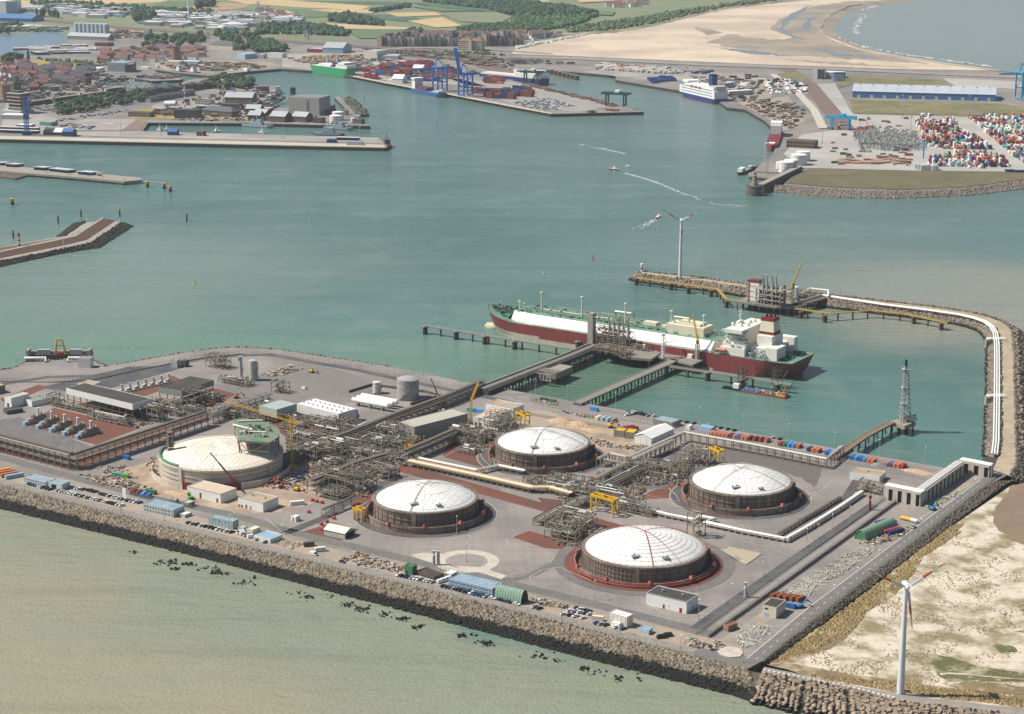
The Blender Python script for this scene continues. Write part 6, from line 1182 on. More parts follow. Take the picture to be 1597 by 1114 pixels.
for px,h,y in((855,16,3),(921,17,3),(991,17,4),(1062,16,4),(1111,16,4)):
 v=MB().lathe([(.75,zt),(.6,zt+h*.8),(.6,zt+h),(1.3,zt+h),(1.3,zt+h+1.4),(0,zt+h+1.6)],10,fx(px),y);v.build('vent_mast',SHIPC,sp)
for px,y in((818,2),(812,-2),(829,6)):MB().lathe([(.4,15),(.3,zt+5),(.9,zt+5),(.9,zt+6),(0,zt+6)],8,fx(px),y).build('fore_mast',SHIPC,sp)
MB().path([(fx(972),0,zt),(fx(972),0,zt+9),(fx(1000),0,zt+9),(fx(1004),0,zt)],.9,8).build('crane_arch',SHIPC,sp);MB().path([(fx(1068),5,zt),(fx(1068),5,zt+13),(fx(1090),5,zt+13),(fx(1090),5,zt+8)],.9,8).build('crane_arch',SHIPC,sp)
c0,c1=fx(1116),fx(1060);dh=thing
o=MB().bx(c0,-7,zt+.05,c1,10,zt+7.5).build('machinery_house',SHIPC,sp);q=MB().bx(c0+5,-5,zt+7.55,c1-8,7,zt+9.5).build('upper_house',SHIPC,o)
MB().bx(fx(1035),-6,zt+.05,fx(1015),0,zt+3.6).build('small_house',SHIPC,sp);MB().bx(fx(1050),-4,zt+.05,fx(1043),0,zt+2.6).build('small_house',SHIPC,sp)
for k in range(6):MB().tube((fx(955)-3+k*3.2,-17,zt+1.5),(fx(955)-3+k*3.2,-21,zt+.5),.5,8).build('manifold_pipe',SHIPC,sp)
a0,a1=fx(1186),fx(1150);zz=14.3
for k in range(7):
 w_=(21.5,21.5,20,18,17,16,23)[k];MB().bx(a0+(0 if k<3 else 2),-w_,zz+k*3.1,a1-(0 if k<2 else .8*k),w_,zz+k*3.1+3).build('deck_storey',SHIPW,sp)
 g=MB();xx=a1-(0 if k<2 else .8*k)
 for i in range(10):y=-w_*.85+i*w_*1.7/9;g.box(xx+.03,y,zz+k*3.1+1.1,.1,1.1 if k<6 else 3.6,1.1)
 for i in range(6):g.box(a0+4+i*(xx-a0-6)/6,-w_-.03,zz+k*3.1+1.1,1,.1,1)
 tag(g.build('window_row',GLASS,sp))
 if k:r=MB();r.path([(a0,-w_-1,zz+k*3.1+1),(xx+1,-w_-1,zz+k*3.1+1),(xx+1,w_+1,zz+k*3.1+1)],.08,4);r.bx(a0,-w_-1.3,zz+k*3.1-.15,a1,-w_+1,zz+k*3.1);tag(r.build('deck_edge',SHIPW,sp))
MB().bx(a1-8,-4,zz+21.8,a1-5,4,zz+24).build('monkey_island',SHIPW,sp);m=MB()
m.lathe([(.6,zz+24),(.4,zz+33),(0,zz+33)],8,a1-7,0);m.bar((a1-7,-4,zz+29),(a1-7,4,zz+29),.5).bar((a1-7,-3,zz+32),(a1-7,3,zz+32),.4);m.build('radar_mast',SHIPW,sp)
dm=MB().lathe([(1.2,0),(1.5,1),(1.2,2.2),(0,2.8)],10).mesh('radar_dome',SHIPW)
for x,y in((a1-12,-8),(a1-12,8),(a1-14,-12),(a1-5,9),(a1-16,4)):link('radar_dome',dm,sp,(x,y,zz+21.6))
lb=MB().tube((-4,0,0),(4,0,0),1.4,10).tube((4,0,0),(5.4,0,0),1.4,10,.3).tube((-5.4,0,0),(-4,0,0),.3,10,1.4).mesh('lifeboat',P['orange'])
for s in(-1,1):link('lifeboat',lb,sp,(a1-2,s*23,zz+3.6))
e0,e1=fx(1218),fx(1190);MB().bx(e0,-16,zz,e1,16,zz+8).build('engine_casing',SHIPW,sp);MB().bx(e0+1,-9,zz+8.02,e1-3,11,zz+17).build('casing_top',SHIPW,sp);MB().bx(e0-6,-22.6,zz-.2,e0+12,-15.8,zz+12).build('side_house',SHIPW,sp);MB().bx(e0-8,4,zz,e0+2,20,zz+10).build('side_house',SHIPW,sp)
m=MB()
for i in range(150):k=random.randint(0,6);x=random.uniform(e0,a1+1);m.box(x,random.choice((-1,1))*random.uniform(15,22),zz+k*3.1*(1 if x>a0 else .3)+.1,random.uniform(.4,3),random.uniform(.4,1.4),random.uniform(.5,2))
tag(m.build('house_fittings',mat('house fittings','9aa09c',.6,.1,.3,island=.5),sp),kind='stuff')
fu=MB().box(e0+8.5,0,zz+17.02,13,12,11,0,0,.88,.88).build('funnel',SHIPC,sp);MB().box(e0+8.5,0,zz+28.03,11.6,10.8,2.6,0,0,.98,.98).build('funnel_top',P['dred'],fu);MB().box(e0+8.5,0,zz+17.05,13.2,12.2,2.4).build('funnel_band',P['dred'],fu);m=MB()
for i in range(5):m.lathe([(.8,zz+30.6),(.7,zz+33.4),(0,zz+33.3)],8,e0+5+i*1.8,(-2,2)[i%2])
m.build('exhaust_pipe',P['black'],fu)
m=MB()
for i in range(30):m.box(random.uniform(3,e0-2),jit(17),14,random.uniform(.6,2.5),random.uniform(.6,2),random.uniform(.5,2))
tag(m.build('mooring_gear',mat('mooring gear','3d5145',.7,.1),sp),kind='stuff');m=MB()
for i in range(46):x=random.uniform(.905,.975)*LS;m.box(x,jit((1-x/LS)*190),16.6+(x/LS-.88)*35,random.uniform(.6,3),random.uniform(.6,2),random.uniform(.8,2.6),random.choice((0,1.57,.5)))
tag(m.build('windlass_gear',mat('mooring gear',''),sp),kind='stuff');MB().lathe([(.5,14),(.4,26),(0,26)],8,.955*LS,0).build('foremast',SHIPC,sp)
MB().box(.94*LS,12,12.2,2.4,1,3).box(.94*LS,-14.5,11.4,2.2,.8,2.6).build('anchor',P['dred'],sp)
for px in(700,830):pass
MB().box(fx(840),-23.95,6.2,3.2,.06,1.4).box(fx(980),-24.05,6.2,1.2,.06,1.2).build('draught_mark',P['white'],sp)
# jetties
PILE=weed_mat('jetty pile','4b4438','3f3a30',1.0,2.4,0);DECK=mat('jetty deck','7c766c',.85,.12,.2);DECKD=mat('jetty beams','45423c',.85,.15,.2)
def trestle(name,label,pts,z,w_,bent=14,th=1.2,npile=2,m=DECK,rail=True,pr=.5,pipes=0,railm=None,skip=0,beams=True):
 pw=[W(p,z)for p in pts];p0=Vector((pw[0].x,pw[0].y,0));loc=[p-p0 for p in pw];t=thing(name,label,'jetty',tuple(p0));d=MB()
 l,r=offset(loc,w_/2),offset(loc,-w_/2);dn=Vector((0,0,-th));d.loft([l,r]).loft([[p+dn for p in r],[p+dn for p in l]]).loft([[p+dn for p in l],l]).loft([r,[p+dn for p in r]])
 for i in(0,-1):d.add([tuple(l[i]),tuple(r[i]),tuple(r[i]+dn),tuple(l[i]+dn)],[(0,1,2,3)])
 d.build('deck',m,t);pm=MB().tube((0,0,-2),(0,0,z-th),pr,8).mesh('pile',PILE);cm=MB().box(0,0,z-th-1,1.2,w_*.95,.98).mesh('cross_head',DECKD)
 for p,a in along(loc,bent,skip):
  link('cross_head',cm,t,(p.x,p.y,0),a)
  for k in range(npile):s=(k/(npile-1)-.5)*w_*.75 if npile>1 else 0;link('pile',pm,t,(p.x-math.sin(a)*s,p.y+math.cos(a)*s,0))
 if rail:
  q=MB()
  for o in(offset(loc,w_/2-.15),offset(loc,-w_/2+.15)):
   for zz_ in(.6,1.15):
    for a,b in zip(o[:-1],o[1:]):q.bar(a+Vector((0,0,zz_)),b+Vector((0,0,zz_)),.1)
   for p,a in along(o,3):q.box(p.x,p.y,z,.1,.1,1.15)
  tag(q.build('railing',railm or P['lgrey'],t),kind='stuff')
 for k in range(pipes):
  s=-w_/2+1+(w_-2)*(k+.5)/pipes;rr=random.uniform(.28,.5);MB().path([p+Vector((0,0,1.6))for p in offset(loc,s)],rr,7).build('pipe',random.choice((PIPEG,STEELD,PIPEW,PIPEB)),t)
 return t
trestle('pipe_trestle','wide pipe trestle on piles running out to the tanker berth',[zC(1165,225),f7(960,635),f7(1140,560)],9.5,13,9,2.5,4,DECKD,pipes=9)
trestle('access_trestle','road trestle on piles running to the tanker berth',[f7(1040,910),f7(1597,665),f8(370,640)],8,7.5,11,1.2,3)
trestle('mooring_walkway','narrow mooring walkway on piles ahead of the tanker bow',[f7(92,432),f7(480,495),f7(1010,578)],7,2.4,17,.8,1,pr=.8)
trestle('mooring_walkway','narrow mooring walkway on piles off the tanker stern',[f8(320,682),f8(700,738),f8(1095,800)],7,2.6,19,.9,1,pr=.8)
def platform(name,label,q,z,th=1.6,step=6,m=DECK):
 pw=[W(p,z)for p in q];c=sum(pw,Vector())/len(pw);c.z=0;loc=[p-c for p in pw];t=thing(name,label,'jetty',tuple(c));MB().prism([(p.x,p.y)for p in loc],z-th,z,bottom=True).build('deck',m,t);pm=MB().tube((0,0,-2),(0,0,z-th),.55,8).mesh('pile',PILE)
 xs=[p.x for p in loc];ys=[p.y for p in loc];x=min(xs)+1
 while x<max(xs):
  y=min(ys)+1
  while y<max(ys):
   ins=False;j=len(loc)-1
   for i in range(len(loc)):
    if(loc[i].y>y)!=(loc[j].y>y)and x<(loc[j].x-loc[i].x)*(y-loc[i].y)/(loc[j].y-loc[i].y)+loc[i].x:ins=not ins
    j=i
   if ins:link('pile',pm,t,(x,y,0))
   y+=step
  x+=step
 return t
platform('jetty_platform','side platform on piles half way along the pipe trestle',[f7(775,700),f7(905,730),f7(1010,685),f7(880,660)],9.5,5,6,mat('platform concrete','8d8578',.85,.12))
platform('jetty_platform','main loading platform beside the gas carrier',[f7(1090,560),f7(1200,575),f7(1330,625),f7(1500,640),f7(1560,600),f7(1430,540),f7(1120,500)],9,2,7)
platform('jetty_platform','berthing platform at the end of the road trestle',[f8(130,590),f8(395,655),f8(480,675),f8(545,645),f8(230,580)],8,1.6,6)
bt_=thing('concrete_box','slotted concrete box on the side platform of the trestle','structure',tuple(W(f7(845,720),9.5)),AX);m=MB()
for i in range(6):m.box(-8+i*3.2,-6,-5.2,1.3,.6,4.8)
m.box(0,-6,-.6,18,.8,1).box(0,-6,-5.4,18,.8,.6);m.build('slotted_wall',CONC,bt_);m=MB()
for i in range(10):m.box(-9+i*2,2,.8,.5,12,.5)
m.build('roof_beam',CONCL,bt_)
unit('pipe deck of the main loading platform, berth side',W(f7(1255,548),9),34,13,12,24,AX,3,.12,levels=3,z=9);unit('pipe deck of the main loading platform, landward side',W(f7(1265,603),9),30,12,5,16,AX,2,.5,z=9);unit('pipe deck right of the loading arms',W(f7(1440,580),9),16,8,4,8,AX,1,.1,z=9)
t=thing('jetty_tower','square concrete control tower with overhanging cab at the loading platform','tower',tuple(W(f7(1128,540),9)),AX);hh=26;MB().bx(-2.6,-2.6,0,2.6,2.6,hh).build('shaft',CONC,t);MB().bx(2.62,-2.2,hh-5,7,2.2,hh-2.6).build('cab',P['lgrey'],t);MB().bx(2.4,-2.3,hh-4.6,6,-2.22,hh-3.2).build('window',GLASS,t)
def arm(label,p,z,h=16,group=None,hd=0,m=P['silver']):
 o=W(p,z);t=thing('loading_arm',label,'loading arm',tuple(o),hd,group);MB().tube((0,0,0),(0,0,h*.55),.75,8).build('riser',m,t);MB().tube((0,0,h*.55),(-1.5,0,h),.6,8).tube((0,.6,h*.55),(-1.5,.6,h),.2,6).build('inner_arm',m,t);MB().tube((-1.5,0,h),(2.2,0,h*.3),.52,8).build('outer_arm',m,t);MB().box(.9,0,h*.4,1.4,1.4,2.2).build('counterweight',m,t);MB().path([(2.2,0,h*.3),(3.4,0,h*.2),(3.4,0,h*.32)],.4,6).build('coupler',P['dgrey'],t)
for i in range(5):arm(ordn(i,5)+' grey loading arm from the left on the tanker berth',f7(1238+i*29,492+i*6),17,17,'loading arms of the tanker berth',AX+1.57)
t=thing('gangway_tower','pale lattice gangway tower beside the gas carrier','tower',tuple(W(f8(295,632),8)));lattice(MB(),(0,0,0),(0,0,19),2.4,7,.2).build('mast',P['white'],t);MB().bar((0,0,12),(12,6,14),1.4,.5).build('gangway',P['white'],t);MB().box(0,0,19,3,3,1.4).build('head',P['white'],t)
t=thing('jetty_crane','yellow jib crane on a grey pedestal beside the gas carrier','crane',tuple(W(f8(508,640),8)));lattice(MB(),(0,0,0),(0,0,13),2.6,5,.3).build('pedestal',P['lgrey'],t);MB().box(0,0,13,2.6,2.6,3).build('cab',P['yellow'],t);tp=W(f8(482,362),44)-W(f8(508,640),8);lattice(MB(),(0,0,16),tp,1,10,.14).build('jib',P['yellow'],t);MB().bar((0,0,16),(-1,-1,22),.5).build('strut',P['yellow'],t)
MB().box(0,0,0,4,3,3).build('white_hut',P['white'],None,tuple(W(f8(465,632),8)),AX);tag(bpy.data.objects['white_hut'],'tiny white hut on the berthing platform','hut')
def dolphin(label,p,z=7,r=2.2,m=DECKD,top=None,kind='dolphin'):
 t=thing('mooring_dolphin',label,'dolphin',tuple(W(p,z)*1));MB().lathe([(r,-z-1.5),(r,-.5)],10).build('pile',PILE if m is DECKD else m,t);MB().lathe([(r*1.3,-.6),(r*1.3,.4),(0,.4)],10).build('cap',top or DECK,t);MB().lathe([(.3,.4),(.3,1.1),(.5,1.2),(0,1.3)],8).build('bollard',P['dgrey'],t)
for i,p in enumerate([f7(92,436),f7(285,468),f7(465,497),f7(650,528),f7(1045,530),f8(575,722),f8(790,765),f8(1010,795)]):dolphin(ordn(i,8)+' dark mooring dolphin from the left along the tanker berth',p)
RO=mat('mooring rope','b5ab8c',.9)
def rope(label,a,za,b,zb_,sag=2):
 a=W(a,za);b=W(b,zb_);pts=[a.lerp(b,k/10)-Vector((0,0,sag*4*k/10*(1-k/10)))for k in range(11)];tag(MB().path(pts,.13,4).build('mooring_rope',RO),label,'rope')
rope('mooring rope from the tanker side down to the loading platform',f7(800,420),14,f7(1085,522),8);rope('mooring rope from the bow flank to the walkway',f7(628,468),3,f7(645,520),8,.3);rope('mooring rope far ahead of the bow to the outer dolphin',f7(222,398),2,f7(105,430),8,.5);rope('mooring rope from the stern to the right walkway',f8(1085,690),8,f8(1025,782),8,.5);rope('mooring rope along the stern quarter to the walkway',f8(890,715),8,f8(810,765),8,.5)
o=W(f8(870,850),0);hdb=ang(W(f8(680,818),0),W(f8(1070,880),0));t=thing('work_barge','low dark work barge with blue sheets and orange machine at the stern walkway','barge',tuple(o),hdb);Lb=(W(f8(1075,880),0)-W(f8(672,818),0)).length
MB().bx(-Lb*.2,-4.5,-1,Lb*.5,4.5,1.5).build('pontoon',P['rust'],t);MB().bx(-Lb*.5,-2.4,-1,-Lb*.21,2.4,1.4).build('workboat_hull',P['black'],t);MB().bx(-Lb*.34,-1.6,1.4,-Lb*.25,1.6,5).build('wheelhouse',P['white'],t);MB().bx(-Lb*.18,-3,1.5,Lb*.1,3,2.6).build('blue_cover',P['blue'],t);m=MB()
for i in range(60):m.box(random.uniform(-.15,.48)*Lb,jit(4),1.5,random.uniform(.5,2),random.uniform(.5,1.4),random.uniform(.5,2))
tag(m.build('barge_goods',MIX,t),kind='stuff');MB().box(Lb*.44,0,1.5,3.5,3,2.6).bar((Lb*.44,0,4),(Lb*.46,0,9),.6).build('orange_winch',P['orange'],t);MB().bx(Lb*.36,-4.3,1.5,Lb*.48,-3.6,2.4).build('yellow_fender',P['yellow'],t)
for px_,w2 in((790,5),(1005,6)):t=thing('access_tower','dark lattice access frame on the stern walkway, '+('left' if px_==790 else 'right')+' one','frame',tuple(W(f8(px_,795),3)));lattice(MB(),(0,0,0),(0,0,14),w2,4,.3).build('frame',P['dgrey'],t)
# second berth on the breakwater
platform('jetty_platform','second berth platform on many piles off the breakwater',[f8(752,280),f8(1000,315),f8(1110,318),f8(1190,300),f8(1040,262),f8(840,240)],8,1.6,6)
trestle('access_trestle','short trestle with white pipes from second berth to the breakwater',[f8(1110,305),f8(1290,253)],8,9,9,1.2,3,pipes=4)
t=thing('berth_tower','white tower block with red top at the second berth','tower',tuple(W(f8(870,268),8)),AX);MB().bx(-6,-5,0,6,5,17).build('wall',P['white'],t);MB().bx(-6.3,-5.3,17.02,6.3,5.3,18.6).build('top_band',P['dred'],t);MB().bx(-5,-4,18.62,5,4,19).build('roof',P['brown'],t);m=MB()
for z in(3,8,13):m.bx(-6.1,-5.1,z,6.1,-5.003,z+.4)
m.build('red_stripe',P['dred'],t)
t=thing('berth_module','three storey concrete module under the second berth arms','module',tuple(W(f8(965,300),8)),AX)
for k in range(4):MB().bx(-13,-6,k*4.6+.1,13,6,k*4.6+.8).build('floor_slab',CONC,t)
cm=MB().box(0,0,.8,1,1,3.9).mesh('column',CONC)
for k in range(3):
 for x in(-12,-4,4,12):
  for y in(-5,5):link('column',cm,t,(x,y,k*4.6))
m=MB()
for i in range(40):m.box(jit(11),jit(5),random.choice((.8,5.4,10,14.6)),random.uniform(.6,2.5),random.uniform(.6,2),random.uniform(.8,2.6))
tag(m.build('module_equipment',MIX,t),kind='stuff')
for i in range(4):arm(ordn(i,4)+' upright grey arm from the left at the second berth',f8(918+(0,24,58,82)[i],225+3*i),22,17,'arms of the second berth',AX+1.57)
for i,px_ in enumerate((828,1050)):t=thing('monitor_tower','slender red lattice monitor tower at the second berth, '+('left' if i==0 else 'right')+' one','tower',tuple(W(f8(px_,(285,300)[i]),8)));lattice(MB(),(0,0,0),(0,0,17),1.5,7,.16).build('mast',P['dred'],t);MB().box(0,0,17,2,2,1).build('monitor',P['red'],t)
t=thing('jetty_crane','yellow jib crane at the second berth','crane',tuple(W(f8(1103,290),8)));lattice(MB(),(0,0,0),(0,0,14),2,5,.25).build('pedestal',P['grey'],t);MB().box(0,0,14,2.4,2.4,5).build('cab',P['yellow'],t);tp=W(f8(1157,45),50)-W(f8(1103,290),8);MB().bar((0,0,18),tp,.9).build('jib',P['yellow'],t)
vert('drum','white upright drum at the second berth',(0,0),2.2,11,P['white'],rail=False,bands=0).location=W(f8(1122,262),8)
unit('pipe deck at the root of the second berth',W(f8(1175,250),7),20,12,5,12,AX,1,.3,z=7)
t=thing('pipe_loop','white pipe arch crossing the breakwater at the second berth','pipe loop',tuple(W(f8(1150,235),7)));q=[W(f8(1150,235),12),W(f8(1210,200),12),W(f8(1325,212),12),W(f8(1325,250),9)];MB().path([p-W(f8(1150,235),7)for p in q],.9,8).build('pipe',WPIPE,t)
YW=mat('yellow walkway','a58d4a',.8,.12)
trestle('berth_walkway','yellow railed walkway on piles from second berth towards the breakwater tip',[f8(130,132),f8(635,203),f8(690,265),f8(765,275)],7,2.4,15,.7,1,YW,railm=YW,pr=.7)
trestle('berth_walkway','yellow railed walkway on piles from second berth towards the bend',[f8(1105,322),f8(1340,355),f8(1590,335),zN(180,275),zN(545,352)],7,2.4,15,.7,1,YW,railm=YW,pr=.7)
for i,p in enumerate([f8(130,140),f8(345,170),f8(455,195),f8(595,212),f8(692,280),f8(1155,345),f8(1305,370),zN(253,305),zN(492,360)]):dolphin(ordn(i,9)+' reddish dolphin from the left under the yellow walkways',p,6,2,mat('rusty pile','4f3530',.85,.2),mat('berth cap','6b5248',.85,.1))
t=thing('breakwater_beacon','small white and red beacon at the breakwater tip','beacon',tuple(W(g8(180,890),6.5)));MB().lathe([(1.1,0),(1.1,2.2)],10).lathe([(1.1,4.4),(1.1,6.4)],10).build('white_band',P['white'],t);MB().lathe([(1.1,2.2),(1.1,4.4)],10).build('red_band',P['red'],t);MB().lathe([(1.6,6.4),(1.6,8),(0,8.6)],10).build('lantern',P['white'],t)
trestle('flare_trestle','rusty brown deck trestle on piles out to the flare mast',[zF(190,712),zF(405,560),zF(605,455)],8,5.5,14,1.2,2,mat('brown deck','77604f',.85,.12))
platform('flare_platform','small platform on piles carrying the flare mast',[zF(600,450),zF(700,485),zF(780,455),zF(680,425)],8,3,5,mat('platform concrete',''))
b0=W(zF(690,452),8);t=thing('flare_mast','tall grey lattice flare mast with black tip on its own jetty','mast',tuple(b0));hF=top_of(b0,zF(0,55)[1])
m=MB();n=12
for s in range(3):
 a=s*2.094;q=lambda k,a=a:Vector((math.cos(a)*(5.4-3.6*k),math.sin(a)*(5.4-3.6*k),hF*k))
 m.bar(q(0),q(1),.55);
 for k in range(n):q2=lambda k,a=a+2.094:Vector((math.cos(a)*(5.4-3.6*k),math.sin(a)*(5.4-3.6*k),hF*k));m.bar(q(k/n),q2((k+1)/n),.25);m.bar(q((k+1)/n),q2((k+1)/n),.25)
m.build('lattice',P['lgrey'],t);MB().tube((0,0,0),(0,0,hF),.7,8).build('riser',P['lgrey'],t);MB().tube((0,0,hF),(0,0,hF+5),.9,8).build('flare_tip',P['black'],t);m=MB()
for k in(.33,.62,.95):m.box(0,0,hF*k,5,5,.3)
m.build('mast_platform',P['lgrey'],t)
unit('pipework at the foot of the flare mast',W(zF(735,450),8),8,6,4,6,AX,1,.1,z=8)
# wind turbines
TW=mat('turbine white','c9cdd0',.45,.02,.1);TO=mat('turbine orange','c2501f',.45,.02,.1)
def turbine(label,p,z,h,rb,angs,yaw,bands=True,r0=1.9):
 t=thing('wind_turbine',label,'wind turbine',tuple(W(p,z)),yaw);MB().lathe([(r0,0),(r0*.52,h)],20).build('tower',TW,t,smooth=True);MB().lathe([(r0*1.5,0),(r0*1.5,.4),(0,.4)],16).build('foundation',CONC,t)
 MB().box(0,1.2,h-.2,2.4,6,2.6,0,0,.9,.96).build('nacelle',TW,t);o=MB().lathe([(0,-1.1),(.8,-.8),(1.2,0),(1.2,.9)],12).build('hub',TW,t);o.rotation_euler=(math.pi/2*-1,0,0);o.location=(0,-2.6,h+1.1)
 for a in angs:
  secs=[]
  N=20
  for k in range(N+1):
   s=.04+.96*k/N;ch=(1.0 if s<.1 else 2.3-1.9*s)*rb/24;tw=.35*(1-s);th=.12*ch if s>.12 else .3*ch
   secs.append([(s*rb,x*math.cos(tw),x*math.sin(tw)+y)for x,y in((-.35*ch,0),(0,th),(.65*ch,0),(0,-th))])
  m=MB()
  for k in range(N):s=(k+.5)/N;m.loft([secs[k],secs[k+1]],1 if bands and(.40<s<.64 or s>.84)else 0,close=True)
  m.add(secs[N],[(0,1,2,3)],1);o=m.build('blade',[TW,TO],t)
  ca,sa=math.cos(R(a)),math.sin(R(a));o.matrix_local=Matrix(((ca,-sa,0,0),(0,0,1,-2.6),(sa,ca,0,h+1.1),(0,0,0,1)))
turbine('near white wind turbine with orange banded blades on the sand',(1404,1085),4.3,56,21.5,(34,154,279),R(4));turbine('far white wind turbine with orange banded blades on the breakwater',(1060.5,434),6.5,56,21,(30,149,273),R(0))
MB().bx(-3,2.5,0,4,3,1.6).build('turbine_step',CONC,None,tuple(W((1408,1084),4.3)));tag(bpy.data.objects['turbine_step'],'low concrete plinth beside the near turbine','plinth')
# small craft, buoys, piles on the water
def boat(label,p,hd,L=12,c='white',cat='boat',group=None,cabin=True,name='motor_boat',red=None,z=0):
 t=thing(name,label,cat,tuple(W(p,z)),hd,group);B=L*.3;n=10;rows=[]
 for k,zz_ in((.6,-.4),(1,L*.11)):rows.append([(L*(i/n-.5),B/2*k*min(1,1.9*(1-(i/n)**3))if i<n else .02,zz_+(.05*L*(i/n)**3 if zz_>0 else 0))for i in range(n+1)])
 m=MB();m.loft(rows);m.loft([[(x,-y,z_)for x,y,z_ in r]for r in rows[::-1]]);m.add([rows[0][0],rows[1][0],(rows[1][0][0],-rows[1][0][1],rows[1][0][2]),(rows[0][0][0],-rows[0][0][1],rows[0][0][2])],[(0,1,2,3)]);m.build('hull',P[red or c],t)
 m=MB()
 for i in range(n):a,b=rows[1][i],rows[1][i+1];m.add([(a[0],-a[1],a[2]-.02),(b[0],-b[1],b[2]-.02),(b[0],b[1],b[2]-.02),(a[0],a[1],a[2]-.02)],[(0,1,2,3)])
 m.build('deck',P['offwhite'],t)
 if cabin:MB().box(-L*.05,0,L*.11,L*.32,B*.62,L*.16,0,0,.8,.8).build('cabin',P['white'],t);MB().box(-L*.04,0,L*.27,.2,.2,L*.15).build('mast',P['white'],t)
 return t
WAKE=mat('wake foam','c3cdca',.7,.2,.1)
def wake(label,pts,w0,w1,n=160):
 c=[W(p,.06)for p in pts];mb=MB();tot=sum((b-a).length for a,b in zip(c[:-1],c[1:]))
 for i in range(n):
  u=(random.random()**1.9);d=u*tot;k=0
  for a,b in zip(c[:-1],c[1:]):
   l_=(b-a).length
   if d<=l_:break
   d-=l_
  p=a+(b-a)*min(1,d/l_);w_=lerp(w0,w1,u);hd_=ang(a,b);s=random.uniform(-.5,.5)*w_;mb.box(p.x-math.sin(hd_)*s,p.y+math.cos(hd_)*s,.05,random.uniform(3,10),random.uniform(.25,1.1)*(1.3-u),.1,hd_+jit(.12))
 return tag(mb.build('wake',WAKE),label,kind='stuff')
boat('fast red bowed pilot boat pulling a long white wake',f3(625,0)if 0 else(957,265),2.75,14,'white',red='red');wake('long white wake of the pilot boat',[(960,266),(985,273),(1020,283),(1060,300),(1110,318),(1170,322)],4,9,260)
boat('small white speed boat near the top of the fairway',(909,227.5),2.9,9);wake('white wake of the small speed boat',[(911,228),(940,232),(975,240)],2.5,6,90);boat('tiny white sailing boat in the fairway',(979,260),2.6,8);boat('orange and white tug heading up the fairway',g8(402,165),1.2,13,'orange');wake('short wake of the tug',[g8(395,180),g8(330,215),g8(260,250),g8(100,330)],5,12,90)
def buoy(label,p,c,h=3.4):t=thing('buoy',label,'buoy',tuple(W(p,0)));MB().lathe([(0,-.4),(1.3,-.3),(1.3,.7),(.5,1),(.35,h),(0,h)],10).build('float',P[c],t);MB().lathe([(.6,h),(.6,h+.9),(0,h+1)],8).build('top_mark',P[c],t)
buoy('yellow buoy off the terminal shore',(304,443),'yellow');buoy('yellow buoy in mid harbour',(483.5,342),'yellow',2.6);buoy('red buoy above the gas carrier',(925,405.5),'red');buoy('tiny yellow buoy above the gas carrier bow',(848.5,426.5),'yellow',2);buoy('red buoy in the inner fairway',(681,196.5),'red',4);buoy('red buoy near the naval mole',(568,155.5),'red',4.5)
for i,(p,tp)in enumerate((((21,372),362),(((91,348.5)),337),((126.5,338.5),328),((187,338.5),328),((291.5,345.5),334))):
 o=W(p,0);t=thing('marker_pile',ordn(i,5)+' dark marker pile with red top from the left round the mole','pile',tuple(o));h=9;MB().lathe([(.9,-2),(.9,h*.65)],10).build('pile',P['dark'],t);MB().lathe([(.9,h*.65),(.9,h),(0,h)],10).build('top',P['red'],t)
t=thing('light_tower','red and white banded light tower on the left mole','lighthouse',tuple(W(f6(120,862),5)))
for k in range(6):MB().lathe([(1.2,k*2.3),(1.2,k*2.3+2.3)],12).build('band',P['red' if k%2 else 'white'],t)
MB().lathe([(1.9,13.8),(1.9,14.3),(1.1,14.3),(1.1,16),(0,16.6)],12).build('lantern',P['red'],t)
for i,(p,h)in enumerate(((f6(265,830),9),(f6(397,860),8),(f6(541,695),12),(f6(635,682),3),(f6(716,720),4),(f6(742,698),4))):
 t=thing('signal_mast',ordn(i,6)+' thin white mast on the left mole, from the left','mast',tuple(W(p,4.5)));MB().lathe([(.35,0),(.2,h),(0,h)],6).build('pole',P['white'],t);MB().box(0,0,0,2,2,1.2).build('foot',P['white'],t)
platform('concrete_pier','long concrete pier with trailers left of the harbour mouth',[f6(-260,330),f6(0,352),f6(300,372),f6(640,404),f6(872,428),f6(882,440),f6(770,450),f6(560,430),f6(170,398),f6(-260,362)],5,2.6,14,mat('pier deck','8d877b',.85,.1))
pd=weed_mat('pier fender','57503f','4b4536',1.5,2.6,0)
for i,p in enumerate([f6(297,418),f6(437,430),f6(552,440),f6(638,448),f6(773,462)]):t=tag(MB().box(0,0,-2,3.5,3.5,7.2).build('fender_pile',pd,None,tuple(W(p,0))),ordn(i,5)+' block fender from the left along the concrete pier','fender','pier fenders')
tag(MB().prism([tuple(W(f6(*p),2))[:2]for p in((-100,395),(60,398),(170,412),(95,432),(0,420),(-100,410))],-1,2).build('pontoon',P['brown']),'brown landing pontoon beside the concrete pier','pontoon')
def trailer(label,p,hd,n=1,z=5.0,c='white',und='navy',L=13):
 t=thing('trailer',label,'trailer',tuple(W(p,z)),hd);MB().bx(-L/2,-1.3,1.1,L/2,1.3,3.9).build('box',P[und],t);MB().bx(-L/2,-1.32,3.9,L/2,1.32,4.05).build('roof',P[c],t);MB().bx(-L/2+.5,-1,.3,L/2-.5,1,1.08).build('chassis',P['dark'],t)
for k,(x0,x1,y0,y1,n)in enumerate(((0,35,348,350,3),(65,120,356,360,4),(240,295,376,380,4),(335,440,385,396,8),(515,585,404,410,5))):
 for i in range(n):trailer(f'{ordn(i, n)} trailer in the {ordn(k, 5)} group from the left on the concrete pier',f6(lerp(x0,x1,i/(n-1)),lerp(y0,y1,i/(n-1))),AX+1.2,z=5,und=('navy','blue','dark','red')[(i+k)%4 if k==1 else(0 if k!=4 else i%3)])
